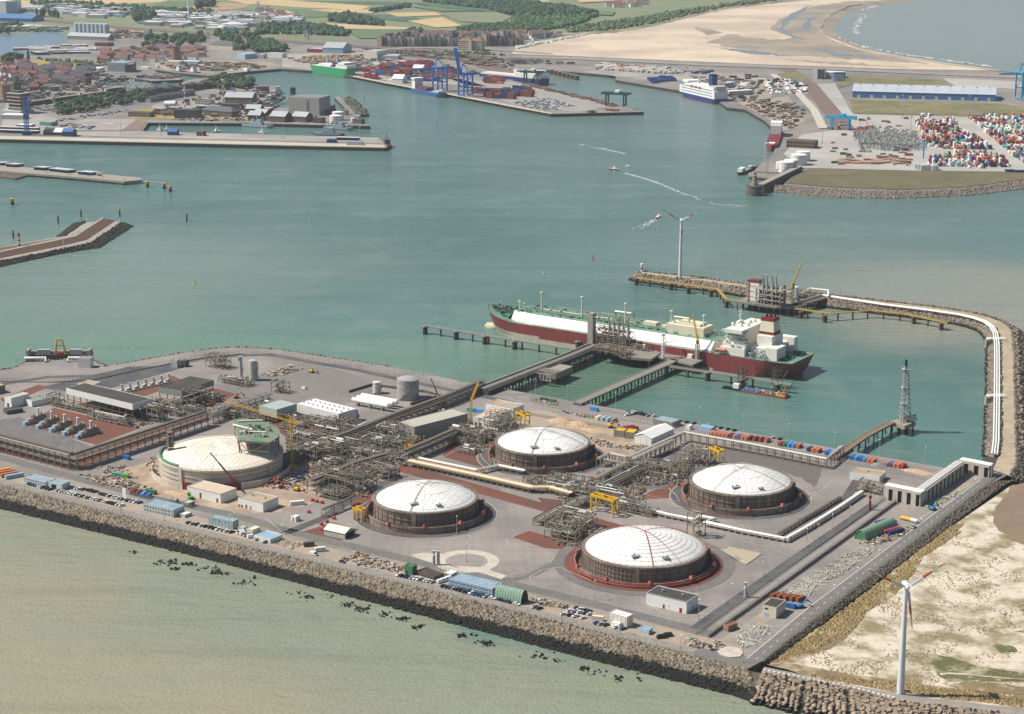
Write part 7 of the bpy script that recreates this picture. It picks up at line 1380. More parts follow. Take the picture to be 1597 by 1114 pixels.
trailer('white box trailer standing alone near the pier head',f6(617,414),.3,und='white',L=7)
for i,(p,k)in enumerate(((f6(916,486),1),(f6(1020,496),1),(f6(1058,514),0),(f6(78,594),1))):
 t=thing('mooring_pile',ordn(i,4)+' mooring pile with yellow top off the concrete pier','pile',tuple(W(p,0)));MB().lathe([(2,-2),(2,4)],10).build('pile',P['dark'],t);MB().lathe([(2,4),(2,6.4)],10).build('collar',P['yellow'],t);MB().lathe([(3 if k else 2,6.4),(3 if k else 2,7.6),(0,7.6)],10).build('cap',P['yellow'],t)
tag(MB().bar(W(f6(885,445),6.5),W(f6(1030,460),7),.8,.3).build('catwalk',P['lgrey']),'thin catwalk from the concrete pier to the yellow topped piles','catwalk');tag(MB().bar(W(f6(-120,548),6.5),W(f6(78,562),7),1,.4).build('catwalk',P['grey']),'thin catwalk to the yellow topped pile on the left edge','catwalk')
boat('white motor boat moored at the brown pontoon',f6(28,425),.2,12);boat('low white launch moored at the brown pontoon',f6(70,430),.1,9)
# far shore: helpers
ZM=5.0
def inpoly(poly,x,y):
 ins=False;j=len(poly)-1
 for i in range(len(poly)):
  if(poly[i][1]>y)!=(poly[j][1]>y)and x<(poly[j][0]-poly[i][0])*(y-poly[i][1])/(poly[j][1]-poly[i][1])+poly[i][0]:ins=not ins
  j=i
 return ins
def fillpts(poly,n,mind=0,z=5.2,rr=None):
 xs=[p[0]for p in poly];ys=[p[1]for p in poly];out=[];k=0;rr=rr or random
 while len(out)<n and k<n*60:
  k+=1;x=rr.uniform(min(xs),max(xs));y=rr.uniform(min(ys),max(ys))
  if inpoly(poly,x,y):
   g=W((x,y),z)
   if mind and any((g-o).length<mind for o in out):continue
   out.append(g)
 return out
def fb(name,label,l,r,depth,ytop=None,h=None,wall='lgrey',roof='grey',kind='flat',cat='building',z=ZM,floors=0,group=None,bays=0,roofobj=None,doors=0):
 wall=P[wall]if isinstance(wall,str)else wall;roof=P[roof]if isinstance(roof,str)else roof
 a=W(l,z);b=W(r,z);Lx=(b-a).length;h=h or top_of(b,ytop);t=thing(name,label,cat,tuple(a),ang(a,b),group);m=MB();e=.3
 if kind=='flat':
  m.bx(0,0,0,Lx,depth,h-.01);m.build('wall',wall,t);MB().bx(e,e,h,Lx-e,depth-e,h+.3).build('roof',roof,t)
 else:
  rr=min(depth*.28,9);m.bx(0,0,0,Lx,depth,h)
  if kind=='gable':
   m.add([(0,0,h),(0,depth,h),(0,depth/2,h+rr)],[(0,1,2)]).add([(Lx,0,h),(Lx,depth,h),(Lx,depth/2,h+rr)],[(0,1,2)]);m.build('wall',wall,t);o=.6
   MB().add([(-o,-o,h-.1),(Lx+o,-o,h-.1),(Lx+o,depth/2,h+rr+.3),(-o,depth/2,h+rr+.3),(Lx+o,depth+o,h-.1),(-o,depth+o,h-.1)],[(0,1,2,3),(3,2,4,5),(1,0,5,4)]).build('roof',roof,t)
  else:
   m.build('wall',wall,t);q=min(Lx,depth)*.4;MB().add([(-.5,-.5,h),(Lx+.5,-.5,h),(Lx+.5,depth+.5,h),(-.5,depth+.5,h),(q,depth/2,h+rr),(Lx-q,depth/2,h+rr)],[(0,1,5,4),(1,2,5),(2,3,4,5),(3,0,4),(3,2,1,0)]).build('roof',roof,t)
 if floors:
  for k in range(floors):
   g=MB();zz=h*(k+.35)/floors;n=bays or max(2,int(Lx/4.5));hh=h/floors*.42
   for i in range(n):g.box(Lx*(i+.5)/n,-.06,zz,Lx/n*.55,.14,hh)
   for i in range(max(1,int(depth/5))):g.box(Lx+.06,depth*(i+.5)/max(1,int(depth/5)),zz,.14,2,hh)
   g.build('window_band',GLASS,t)
 if doors:
  dm=MB().box(0,-.1,0,5,.2,min(h*.6,5)).mesh('door',P['cream'])
  for i in range(doors):link('door',dm,t,(Lx*(i+.5)/doors,0,0))
 return t
BRICK=mat('brown brick','6e5b4d',.9,.15,.3);BRICKR=mat('red brick','7e4a3a',.9,.15,.3);TILE=mat('red roof tiles','78544a',.85,.15,.3,island=0);TILE2=mat('orange roof tiles','845f52',.85,.15,.3);SLATE=mat('slate roof','58585c',.85,.15,.3);STUC=mat('pale stucco','b9ae9d',.85,.1,.2);FLATG=mat('grey stucco','8f8b85',.85,.1,.2);SHEETW=mat('white sheet roof','c6c8c9',.6,.06,.1);SHEETG=mat('light grey sheet roof','9fa4a6',.6,.08,.1);NAVB=mat('umber brick','63574c',.9,.12,.2);DARKB=mat('dark bar building','3f3d40',.8,.15,.2)
# trees
LEAF=[mat('leaf '+n,c,.9,.2,.3,island=.45)for n,c in(('dark','2d4429'),('mid','3b5531'),('olive','4b5a38'))];BARK=mat('bark','4b3d30',.9,.2,1)
def crown_mesh(seed,w_,h,n,s,m,z0):
 rg=np.random.default_rng(seed);q=rg.normal(size=(n,3));q/=np.linalg.norm(q,axis=1)[:,None];q*=(rg.uniform(.15,1,n)**.45)[:,None];q[:,0]*=w_/2*(1+.25*np.sin(q[:,1]*3+seed));q[:,1]*=w_/2;q[:,2]=z0+h/2+q[:,2]*h/2
 o=many_blocks('crown',q,rg.uniform(.6,1.3,n)*s,m,None,jitter=.45,flat=.7,seed=seed);me=o.data;bpy.data.objects.remove(o);return me
def limb_mesh(h):
 m=MB().tube((0,0,0),(0,0,h),.38,7,.2)
 for k in range(4):a=k*1.6;m.tube((0,0,h*.7),(math.cos(a)*1.6,math.sin(a)*1.6,h*1.35),.18,5,.07)
 return m.mesh('trunk',BARK)
TREEK={}
for k,(w_,h,n,s,z0)in{'round':(8,8,80,2.0,1.8),'broad':(11,8,100,2.3,1.6),'poplar':(4.5,14,80,1.8,1.5),'bush':(6,4.5,50,1.8,.4)}.items():
 TREEK[k]=[(crown_mesh(hash(k)%97+i*7 if False else len(k)*13+i*7,w_,h,n,s,LEAF[i],z0),limb_mesh(z0+h*.35))for i in range(3)]
TPROTO={}
def tree(label,g,kind,i,sc,group):
 if(kind,i)not in TPROTO:
  t=thing('tree',label,'tree',tuple(g),random.uniform(0,6),group);link('crown',TREEK[kind][i][0],t);link('trunk',TREEK[kind][i][1],t);t.scale=(sc,sc,sc);TPROTO[kind,i]=t;return t
 return dup(TPROTO[kind,i],tuple(g),random.uniform(0,6),label,group,(sc,sc,sc*random.uniform(.85,1.15)))
def grove(where,poly,n,kind,sc=(.8,1.25),mind=3,z=5.1):
 nm={'round':'round','broad':'broad','poplar':'slim tall','bush':'low bushy'}[kind]
 for gi,g in enumerate(sorted(fillpts(poly,n,mind,z),key=lambda q:q.x/q.y)):
  i=random.randint(0,2);tree(f"{('dark', 'mid', 'olive')[i]} {nm} tree, {ordn(gi, n)} from left {where}",g,kind,i,random.uniform(*sc),'trees '+where)
grove('in the long belt beside the yacht basin',[(87,174),(92,166),(195,147),(227,146),(226,159),(130,177),(92,181)],120,'round',(.8,1.15),5);grove('on the wooded hill by the naval base',[(322,134),(335,122),(380,127),(396,133),(398,139),(335,141)],36,'broad',(.9,1.4),6)
grove('in the wood behind the brown water tower',[(212,76),(230,61),(316,57),(318,68),(275,77)],40,'broad',(1,1.5),8);grove('in the wood near the road bend',[(330,52),(365,52),(400,56),(402,82),(378,80),(350,66)],44,'broad',(1,1.5),8)
grove('in the poplar row by the railway',[(55,24),(93,27),(93,29.5),(55,26)],18,'poplar',(1,1.4),6);grove('beside the dock water',[(0,44),(24,38),(40,42),(20,52),(0,54)],16,'broad',(1,1.4),8);grove('on the field beside the drilling tower',[(2,92),(20,87),(40,92),(20,98),(4,97)],14,'broad',(.8,1.2),8);grove('among the town houses',[(25,118),(34,118),(30,148),(22,148)],14,'poplar',(.8,1.1),6)
grove('round the old coastal park',[(212,25),(232,25),(242,33),(222,39),(210,34)],12,'broad',(1.5,2.2),8);grove('in the copse on the wheat fields',[(308,6),(333,5),(336,13),(310,14)],12,'broad',(1.6,2.2),8)
def wood(label,poly,n,s=(5,11),h=(3,9),z=5.2,m=LEAF[0]):
 pts=fillpts(poly,n,0,z);return many_blocks('woodland',[tuple(p+Vector((0,0,random.uniform(*h)*.6)))for p in pts],[random.uniform(*s)for _ in pts],m,label,jitter=.4,flat=.8,seed=len(poly)*31+n)
wood('wood beyond the industrial estate',[(48,5),(110,4),(250,14),(330,20),(400,28),(400,36),(300,30),(200,18),(110,15),(60,12)],750);wood('wood at the pylon field',[(400,40),(470,38),(520,44),(546,52),(540,57),(470,54),(400,54)],420);wood('hedged copse by the farm',[(512,26),(545,22),(575,30),(600,38),(598,41),(545,38),(515,34)],330)
wood('wood beside the port road',[(400,64),(425,66),(446,76),(440,82),(400,82)],300);wood('pine forest on the right of the fields',[(655,3),(720,2),(800,4),(880,12),(930,22),(880,27),(800,26),(760,16),(700,9)],1100,(7,15),(4,10));wood('forest behind the seafront flats',[(712,50),(740,43),(800,40),(860,42),(830,52),(800,55),(715,56)],700,(6,13),(4,9));wood('forest between flats and dunes',[(800,28),(870,28),(930,26),(900,40),(840,50),(800,50)],700,(6,12),(3,8),m=LEAF[1])
wood('dark copse before the flats',[(632,55),(645,50),(658,54),(660,61),(634,62)],90,(7,13),(5,12));wood('scrub along the dunes',[(880,44),(960,34),(1060,18),(1200,-2),(1210,2),(1130,12),(1020,37),(960,47),(890,52)],700,(4,9),(2,4),m=LEAF[2]);wood('hedgerow on the horizon fields',[(575,18),(640,9),(645,11),(585,20)],80,(6,10));wood('scrub by the dock',[(0,40),(60,44),(100,50),(60,50),(0,50)],160,(3,7),(1,4),m=LEAF[2]);wood('shrubs on the embankment',[(560,84),(640,80),(760,82),(800,88),(690,86)],130,(3,6),(1,2),m=LEAF[2]);wood('shrubs along the town canal',[(60,92),(165,98),(190,104),(100,106)],150,(3,6),(1,3),m=LEAF[2])
# houses and flats
HM={}
def house_meshes(w_,d_,h,wm,rm):
 k=(w_,d_,h,wm.name,rm.name)
 if k not in HM:
  r=d_*.42;a=MB().box(0,0,0,w_,d_,h);a.add([(-w_/2,-d_/2,h),(-w_/2,d_/2,h),(-w_/2,0,h+r)],[(0,1,2)]).add([(w_/2,-d_/2,h),(w_/2,d_/2,h),(w_/2,0,h+r)],[(0,1,2)])
  b=MB();o=.4;b.add([(-w_/2-o,-d_/2-o,h-.2),(w_/2+o,-d_/2-o,h-.2),(w_/2+o,0,h+r+.2),(-w_/2-o,0,h+r+.2),(w_/2+o,d_/2+o,h-.2),(-w_/2-o,d_/2+o,h-.2)],[(0,1,2,3),(3,2,4,5),(1,0,5,4)])
  HM[k]=(a.mesh('wall',wm),b.mesh('roof',rm),MB().box(w_*.28,0,h+r*.5,.9,.9,r*.75).mesh('chimney',BRICKR))
 return HM[k]
def houses(where,poly,n,roofs,walls,hd,mind=11,cat='house',sizes=((12,9,6),(16,9,7),(10,9,6)),z=5.1):
 RN={TILE.name:'red tiled',TILE2.name:'orange tiled',SLATE.name:'slate roofed'};WN={STUC.name:'pale',BRICKR.name:'red brick',FLATG.name:'grey',P['white'].name:'white',BRICK.name:'brown brick'}
 for gi,g in enumerate(sorted(fillpts(poly,n,mind,z),key=lambda q:q.x/q.y)):
  rm,wm=random.choice(roofs),random.choice(walls);a,b,c=house_meshes(*random.choice(sizes),wm,rm);t=thing('house',f'{RN[rm.name]} {WN[wm.name]} house, {ordn(gi, n)} from left {where}',cat,tuple(g),hd+random.choice((0,0,1.5708))+jit(.1),'houses '+where);link('wall',a,t);o=link('roof',b,t);link('chimney',c,o)
HP=[STUC,BRICKR,FLATG,P['white']]
houses('by the brown water tower',[(148,90),(160,81),(250,77),(320,79),(318,88),(300,94),(230,97),(165,98)],78,[TILE,TILE2,TILE,SLATE],HP,-.2,12,sizes=((14,10,7),(20,10,8),(12,9,7)));houses('in the left edge town',[(0,104),(22,104),(24,130),(20,160),(0,150)],26,[TILE,TILE,SLATE],HP,.9,12,sizes=((16,10,9),(22,11,11)))
houses('in the town behind the yacht basin',[(25,102),(140,112),(150,124),(120,136),(40,146),(28,130)],52,[SLATE,TILE,SLATE],HP,.15,12,sizes=((16,11,10),(24,12,11)));houses('behind the seafront',[(585,62),(690,57),(800,58),(860,54),(865,58),(800,66),(690,65)],44,[TILE2,TILE,SLATE],HP,.1,16,sizes=((20,12,10),(28,12,13)));houses('near the farm road',[(400,18),(445,22),(470,32),(420,34),(400,30)],18,[TILE,SLATE],[STUC,P['white']],.2,25,sizes=((22,14,7),))
houses('in the dune hamlet',[(945,8),(1000,6),(1006,10),(950,13)],10,[TILE2,TILE],[P['white']],.1,25,sizes=((40,16,9),(30,14,8)));houses('at the beach end of the seafront',[(815,60),(870,54),(872,57),(825,66)],14,[SLATE,TILE],[P['white']],.3,14)
rr=random.Random(12);x=586
for row_,(y0,y1,n)in enumerate(((73,72,36),(68,66,24))):
 for i in range(n):
  x=lerp(588 if row_==0 else 600,812,(i+rr.uniform(-.25,.25))/n);w_=rr.uniform(5,8.5);h=rr.uniform(15,27)if not(.2<i/n<.3)else 20;wl=rr.choice((FLATG,STUC,FLATG,BRICK,P['offwhite']));y=lerp(y0,y1,i/n)+(0 if x<780 else 0)
  fb('apartment_block',f"{ {FLATG: 'grey', STUC: 'beige', BRICK: 'brown', P['offwhite']: 'off white'}[wl] } apartment block, {ordn(i, n)} from the left in the {'front' if row_ == 0 else 'back'} seafront row",(x,y),(x+w_,y+.3),16,h=h,wall=wl,roof='dgrey',floors=max(4,int(h/3.4)),cat='flats',group='seafront flats',bays=4)
t=fb('hotel','long white seafront hotel with red hipped roof and small tower',(714,78.5),(752,79.5),20,h=20,wall=STUC,roof=TILE2,kind='hip',floors=5,cat='hotel');tw_=fb('hotel_tower','pale tower with orange cap in the middle of the seafront hotel',(731,79.5),(735,79.6),8,h=27,wall=P['cream'],roof=TILE2,kind='hip',cat='tower')
for i,(l,r,d,yt,wl,fl,lb)in enumerate(((g3(95,500),g3(262,512),20,g3(0,415)[1],BRICKR,4,'upper storeys of the dark red office tower by the quay'),(g3(520,208),g3(600,212),14,g3(0,125)[1],mat('ochre wall','a8875c',.9,.1),4,'ochre block of flats in the town'),(g3(664,215),g3(885,235),16,g3(0,165)[1],FLATG,4,'long grey block of flats in the town'),(g3(905,255),g3(985,260),14,g3(0,200)[1],BRICK,4,'brown block of flats beside the marina'),(g3(1000,262),g3(1072,268),14,g3(0,175)[1],BRICK,5,'tall brown and grey block of flats beside the marina'),(g3(500,310),g3(780,325),14,g3(0,262)[1],STUC,3,'long beige block of flats in the town'),(g3(180,130),g3(300,135),14,g3(0,75)[1],STUC,4,'pale block of flats by the parched field'),(g3(-40,470),g3(40,480),16,g3(0,275)[1],mat('tan wall','a08468',.9,.1),7,'tall tan block of flats on the left edge'),(g3(370,430),g3(540,430),12,g3(0,385)[1],FLATG,2,'low grey block behind the dark bar buildings'))):
 if i:fb('apartment_block',lb,l,r,d,yt,wall=wl,roof='dgrey',floors=fl,cat='flats')
o=W(g3(105,612),5);b=W(g3(262,625),5);t=thing('office_tower','dark red stepped office tower with white storey bands by the quay','tower',tuple(o),ang(o,b));Lx=(b-o).length
for k in range(5):
 e=0 if k%2==0 else 1.2;z0=k*5.6+5;MB().bx(e,e,z0,Lx-e,24-e,z0+4.6).build('storey',BRICKR if k else P['lgrey'],t);MB().bx(-1.2,-1.2,z0+4.6,Lx+1.2,25.2,z0+5.58).build('white_band',P['lgrey'],t);m=MB()
 for i in range(8):m.box(Lx*(i+.5)/8,e-.05,z0+1.4,Lx/12,.12,1.8)
 m.build('window_band',GLASS,t)
MB().bx(-12,-6,0,Lx+4,26,4.99).build('podium',P['lgrey'],t);MB().bx(4,4,33,Lx-8,20,36).build('plant_room',P['dgrey'],t)
for i,(a,b,yt)in enumerate((((g3(375,548)),g3(680,505),g3(0,432)[1]),(g3(690,500),g3(1015,455),g3(0,385)[1]),(g3(1025,450),g3(1340,405),g3(0,340)[1]),(g3(1350,402),g3(1570,372),g3(0,285)[1]))):
 fb('apartment_bar',ordn(i,4)+' dark long apartment bar from the left along the yacht basin',a,b,14,yt,wall=DARKB,roof=mat('roof gravel','7f746a',.9,.1),floors=5,cat='flats',bays=24);fb('stair_tower',ordn(i,4)+' pale stair tower from the left on the dark apartment bars',g3(g3(0,0)[0]+(650,995,1320,1545)[i],(512,460,412,378)[i]),g3((690,1030,1355,1570)[i],(510,458,410,376)[i]),8,(g3(0,(412,362,312,276)[i])[1]),wall=STUC,roof='grey',cat='tower')
for i in range(18):
 px_=lerp(228,325,i/17);py=lerp(152,138.5,i/17);fb('row_house',ordn(i,18)+' dark grey row house from the left by the fishing basin',(px_,py),(px_+5,py-.7),10,h=random.uniform(9,14),wall=NAVB,roof=SLATE,kind='gable',cat='house',group='row houses')
for i in range(12):
 px_=lerp(235,300,i/11);py=lerp(160,149,i/11);fb('row_house',ordn(i,12)+' grey row house from the left in the lower terrace',(px_,py),(px_+4.6,py-.8),10,h=random.uniform(7,9),wall=FLATG,roof=SLATE,kind='gable',cat='house',group='row houses')
 # naval base
for l,r,d,yt,wl,rf,k,fl,lb in((g4(575,682),g4(878,688),18,g4(0,575)[1],NAVB,'dgrey','flat',4,'dark brown four storey naval block with window bands'),(g4(905,640),g4(1290,670),24,g4(0,600)[1],NAVB,SLATE,'hip',0,'low dark slate roofed naval hall'),(g4(1200,500),g4(1545,508),26,g4(0,420)[1],mat('tan naval wall','7a6d5c',.9,.1),SHEETG,'gable',0,'large tan naval hall with pale roof'),(g4(0,655),g4(270,668),16,g4(0,610)[1],mat('tan naval wall',''),'brown','flat',2,'brown low naval office on the left lawn'),(g4(330,636),g4(450,640),14,g4(0,560)[1],mat('tan naval wall',''),SHEETG,'flat',2,'tan naval house with pale roof'),(g4(400,640),g4(560,650),10,g4(0,590)[1],mat('tan naval wall',''),'brown','flat',0,'tan windowless naval wing'),(g4(450,530),g4(580,530),12,g4(0,490)[1],P['offwhite'],SHEETW,'gable',0,'white barrel roofed naval shed'),(g4(480,585),g4(620,590),16,g4(0,545)[1],NAVB,SHEETG,'flat',0,'naval shed with pale flat roof'),(g4(830,500),g4(1035,505),16,g4(0,455)[1],P['cream'],'brown','flat',2,'cream long naval house'),(g4(850,575),g4(1110,580),16,g4(0,530)[1],NAVB,'sky','flat',3,'naval block with blue grey roof'),(g4(1160,560),g4(1390,565),18,g4(0,505)[1],NAVB,'dgrey','flat',2,'dark naval block behind the slate hall'),(g4(1460,640),g4(1640,645),20,g4(0,560)[1],NAVB,SHEETG,'gable',0,'naval workshop with grey roof near the lawn road'),(g4(1490,705),g4(1640,710),20,g4(0,640)[1],NAVB,SHEETG,'gable',0,'naval workshop with grey roof at the basin'),(g5(150,725),g5(320,735),24,g5(0,670)[1],NAVB,SHEETG,'gable',0,'left one of two naval workshops before the big grey hall'),(g5(400,725),g5(560,735),22,g5(0,672)[1],NAVB,SHEETG,'gable',0,'right one of two naval workshops before the big grey hall'),(g5(-40,690),g5(90,700),22,g5(0,640)[1],NAVB,SHEETG,'gable',0,'naval workshop left of the pair'),(g5(0,640),g5(150,645),20,g5(0,580)[1],BRICK,'lgrey','flat',2,'grey roofed naval office by the ship quay'),(g5(640,740),g5(740,745),14,g5(0,690)[1],NAVB,'dgrey','flat',2,'dark naval house right of the workshops'),(g5(0,400),g5(120,402),16,g5(0,335)[1],NAVB,'dgrey','flat',3,'dark house on the inner naval spit'),(g5(945,650),g5(1020,652),12,g5(0,605)[1],FLATG,'dgrey','flat',0,'grey shed on the mole root'),(g5(750,640),g5(830,645),20,g5(0,600)[1],BRICKR,'brown','flat',2,'red brick house right of the big hall'),(g5(1110,700),g5(1160,702),10,g5(0,660)[1],P['lgrey'],'lgrey','flat',0,'small pale store on the mole root'),(g5(1115,745),g5(1190,750),10,g5(0,705)[1],NAVB,'brown','flat',0,'small brown store by the mole tip'),(g5(770,590),g5(870,592),14,g5(0,545)[1],BRICK,'brown','flat',2,'brown house behind the big grey hall')):
 fb('naval_building',lb,l,r,d,yt,wall=wl,roof=rf,kind=k,floors=fl)
t=fb('naval_hall','very large pale grey naval hall with striped roof on the inner basin',g5(365,645),g5(712,660),45,g5(0,465)[1],wall=mat('pale hall wall','98968e',.7,.05),roof=mat('hall roof','6d6b68',.8,.1),cat='hall');LxN=(W(g5(712,660),5)-W(g5(365,645),5)).length;hN=top_of(W(g5(712,660),5),g5(0,465)[1])
for i in range(9):MB().bx(LxN*(i+.4)/9,.5,hN+.31,LxN*(i+.75)/9,44,hN+.7).build('roof_light',P['lgrey'],t)
m=MB();[m.box(LxN*.6,-.6,hN*(.35+k*.09),3,1.2,.3)for k in range(7)];m.build('outside_stair',P['grey'],t)
for i,(p,r,hh)in enumerate(((g5(898,735),9.5,11),(g5(922,700),9,12))):vert('fuel_tank',('front','rear')[i]+' one of two white naval fuel tanks',p,r,hh,P['white'],rail=False,dome=.1)
vert('small_tank','small white tank on the mole root',g5(1090,735),3,7,P['white'],rail=False)
def bandmast(label,p,ytop,n=9,r=1.0,cols=('red','white'),z=5,plat=()):
 g=W(p,z);h=top_of(g,ytop);t=thing('radio_mast',label,'mast',tuple(g))
 for k in range(n):MB().lathe([(r,h*k/n),(r,h*(k+1)/n)],8).build('band',P[cols[k%2]],t)
 for s in plat:MB().lathe([(r*3,h*s),(r*3,h*s+1.5),(0,h*s+1.5)],10).build('platform',P['white'],t)
 return t
bandmast('red and white radio mast beside the dark naval block',g4(710,540),g4(0,235)[1],plat=(.7,.95));bandmast('red and white radio mast beside the tan naval hall',g4(1185,470),g4(0,155)[1],plat=(.85,))
t=bandmast('slim orange tower crane mast by the wooded hill',g4(957,310),g4(0,130)[1],4,.9,('orange','orange'))
g=W(g3(338,885),5);h=top_of(g,g3(0,430)[1]);t=thing('harbour_crane','slim tall blue harbour crane on the near quay','crane',tuple(g));lattice(MB(),(0,0,0),(0,0,h),5,9,.5).build('mast',P['blue'],t);MB().box(0,0,0,12,9,5).build('portal',P['navy'],t);MB().box(0,0,h*.45,7,7,7).build('cab',P['blue'],t);MB().bar((0,0,h*.5),(3,14,h*1.02),1.6).build('jib',P['blue'],t)
fb('quay_shed','blue shed on the near quay',g3(775,900),g3(905,905),14,g3(0,845)[1],wall='navy',roof='blue',kind='gable');fb('quay_shed','white roofed shed on the near quay',g3(640,888),g3(775,892),18,g3(0,850)[1],wall='dgrey',roof='white',kind='gable');fb('quay_shed','dark gabled shed on the near quay',g3(540,885),g3(640,890),18,g3(0,845)[1],wall='dgrey',roof='dgrey',kind='gable');fb('quay_shed','blue hut standing alone on the quay',g4(488,890),g4(600,893),12,g4(0,845)[1],wall='navy',roof='blue',kind='gable');fb('quay_shed','brown hut standing alone on the quay',g4(850,898),g4(940,900),12,g4(0,845)[1],wall='brown',roof='rust');fb('quay_shed','blue store near the quay end',g5(795,965),g5(888,967),12,g5(0,930)[1],wall='navy',roof='blue');fb('quay_shed','pale flat store near the quay end',g5(1020,992),g5(1200,996),8,g5(0,955)[1],wall='lgrey',roof='sky');fb('quay_shed','teal shed on the parking apron',g3(495,765),g3(640,775),16,g3(0,730)[1],wall='teal',roof=FLATG);fb('quay_shed','blue and white hut behind the trailer rows',g3(205,790),g3(380,795),16,g3(0,765)[1],wall='navy',roof='white');fb('quay_shed','long low white garage below the red tower',g3(10,690),g3(300,695),22,g3(0,640)[1],wall='lgrey',roof='white')
for k,(y,n)in enumerate(((800,18),(838,18))):
 for i in range(n):
  p=g3(lerp(-30,500,i/n),lerp(y,y+18,i/n));trailer(f'{ordn(i, n)} white topped trailer from the left in the {("rear", "front")[k]} quay row',(p[0],p[1]+1),1.35,z=5.4,und='dark' if i%3 else 'navy',L=11)
for i in range(9):p=g5(lerp(925,1180,i/9),lerp(928,935,i/9));trailer(f'{ordn(i, 9)} trailer from the left in the row near the quay end',p,1.4,z=5.4,und='dark',L=10)
def fscatter(label,poly,n,L=(3.5,5),w_=(1.7,2),h=(1.3,1.8),z=5.45,m=MIX,hd=(0,),name='parked_vehicles'):
 mb=MB()
 for g in fillpts(poly,n,0,z):mb.box(g.x,g.y,z,random.uniform(*L),random.uniform(*w_),random.uniform(*h),random.choice(hd)+jit(.1))
 return tag(mb.build(name,m),label,kind='stuff')
CARMIX=mat('mixed cars','b0b2b5',.4,0);n_,l_=CARMIX.node_tree.nodes,CARMIX.node_tree.links;rmp=n_.new('ShaderNodeValToRGB');geo_=n_.new('ShaderNodeNewGeometry');l_.new(geo_.outputs['Random Per Island'],rmp.inputs[0]);rmp.color_ramp.interpolation='CONSTANT'
for i,(ps,c)in enumerate([(0,'d5d7d8'),(.4,'24262a'),(.62,'8e9397'),(.78,'4b4f55'),(.9,'8a2c28'),(.95,'30527f')]):
 e=rmp.color_ramp.elements[i]if i<2 else rmp.color_ramp.elements.new(ps);e.position=ps;e.color=(*lin(c),1)
l_.new(rmp.outputs[0],n_['Principled BSDF'].inputs['Base Color'])
fscatter('cars parked on the apron by the teal shed',[(92,198),(110,192),(148,198),(140,202)],60,m=CARMIX);fscatter('cars parked below the tree belt',[(86,188),(140,179),(200,172),(200,174),(120,186),(88,190)],60,m=CARMIX);fscatter('cars parked at the naval base',[(260,187),(330,184),(390,187),(390,190),(300,188.5)],60,m=CARMIX);fscatter('cars along the lawn road',[(368,186),(378,176),(384,176),(378,187)],16,m=CARMIX)
MB_=MB();[MB_.bar(W(p,5.46),W(q,5.46),2.5,.05)for p,q in(((159,193),(163,193.5)),((165,192),(169,193.3)),((171,192.5),(176,193.7)))];tag(MB_.build('apron_marks',WHT),'faded white marks painted on the grey apron',kind='structure')
# industry, top left
fb('warehouse','huge white and grey warehouse in the top left corner',(-45,21),(10,22),90,2,wall='white',roof='white',cat='warehouse');fb('warehouse','grey side block of the huge corner warehouse',(10.3,22),(28,21),80,2.5,wall='sky',roof='lgrey',cat='warehouse');fb('warehouse','long blue roofed warehouse by the dock',(-30,33),(50,35),60,h=9,wall='blue',roof=mat('blue roof','4a6f9c',.6,.1),kind='gable',cat='warehouse')
for i in range(8):vert('silo',ordn(i,8)+' grey silo from the left in the row of eight',g1(968+i*51.5,462+i*2.2),7.2,33,mat('silo metal','a3adb2',.5,.06),rail=False,cat='silo',bands=2).location.z=5
fb('silo_tower','tall grey elevator tower left of the silos',g1(865,440),g1(935,445),14,g1(0,345)[1],wall='lgrey',roof='grey',cat='tower');fb('silo_shed','long low grey shed before the silos',g1(840,490),g1(1350,510),24,g1(0,465)[1],wall='grey',roof=SHEETG,kind='gable',cat='shed');fb('silo_shed','dark red shed at the foot of the silos',g1(1180,575),g1(1355,580),24,g1(0,540)[1],wall='dred',roof='brown',cat='shed')
WW=[(P['white'],'white'),(P['lgrey'],'light grey'),(P['sky'],'pale blue'),(FLATG,'grey'),(STUC,'beige')]
def sheds(where,poly,n,sz=((30,22,8),(45,26,9),(24,18,7),(60,30,9)),mind=26,hd=-.15,walls=WW,roofs=None):
 for gi,g in enumerate(sorted(fillpts(poly,n,mind,5.1),key=lambda q:q.x/q.y)):
  w_,d_,h=random.choice(sz);wm,wn=random.choice(walls);rf=random.choice(roofs or[SHEETW,SHEETG,P['white'],FLATG]);t=thing('industrial_shed',f'{wn} walled shed with {"white" if rf in (SHEETW, P["white"]) else "grey"} roof, {ordn(gi, n)} from left {where}','shed',tuple(g),hd+jit(.12),'sheds '+where);k=(w_,d_,h,wm.name,rf.name)
  if k not in HM:HM[k]=(MB().box(0,0,0,w_,d_,h).mesh('wall',wm),MB().box(0,0,h+.01,w_-.6,d_-.6,.4).box(w_*.2,0,h+.41,w_*.3,d_*.3,.8).mesh('roof',rf))
  link('wall',HM[k][0],t);link('roof',HM[k][1],t)
sheds('on the industrial estate',[(225,22),(260,18),(330,30),(400,30),(400,44),(350,50),(250,42),(215,38)],66,mind=22);sheds('near the corner warehouse',[(30,14),(105,10),(190,16),(205,26),(150,30),(105,22),(40,19)],40);sheds('in the estate by the copse',[(400,24),(470,30),(470,38),(400,36)],20,walls=WW[:2]);sheds('along the far dock shore',[(10,42),(100,46),(100,50),(20,50)],8)
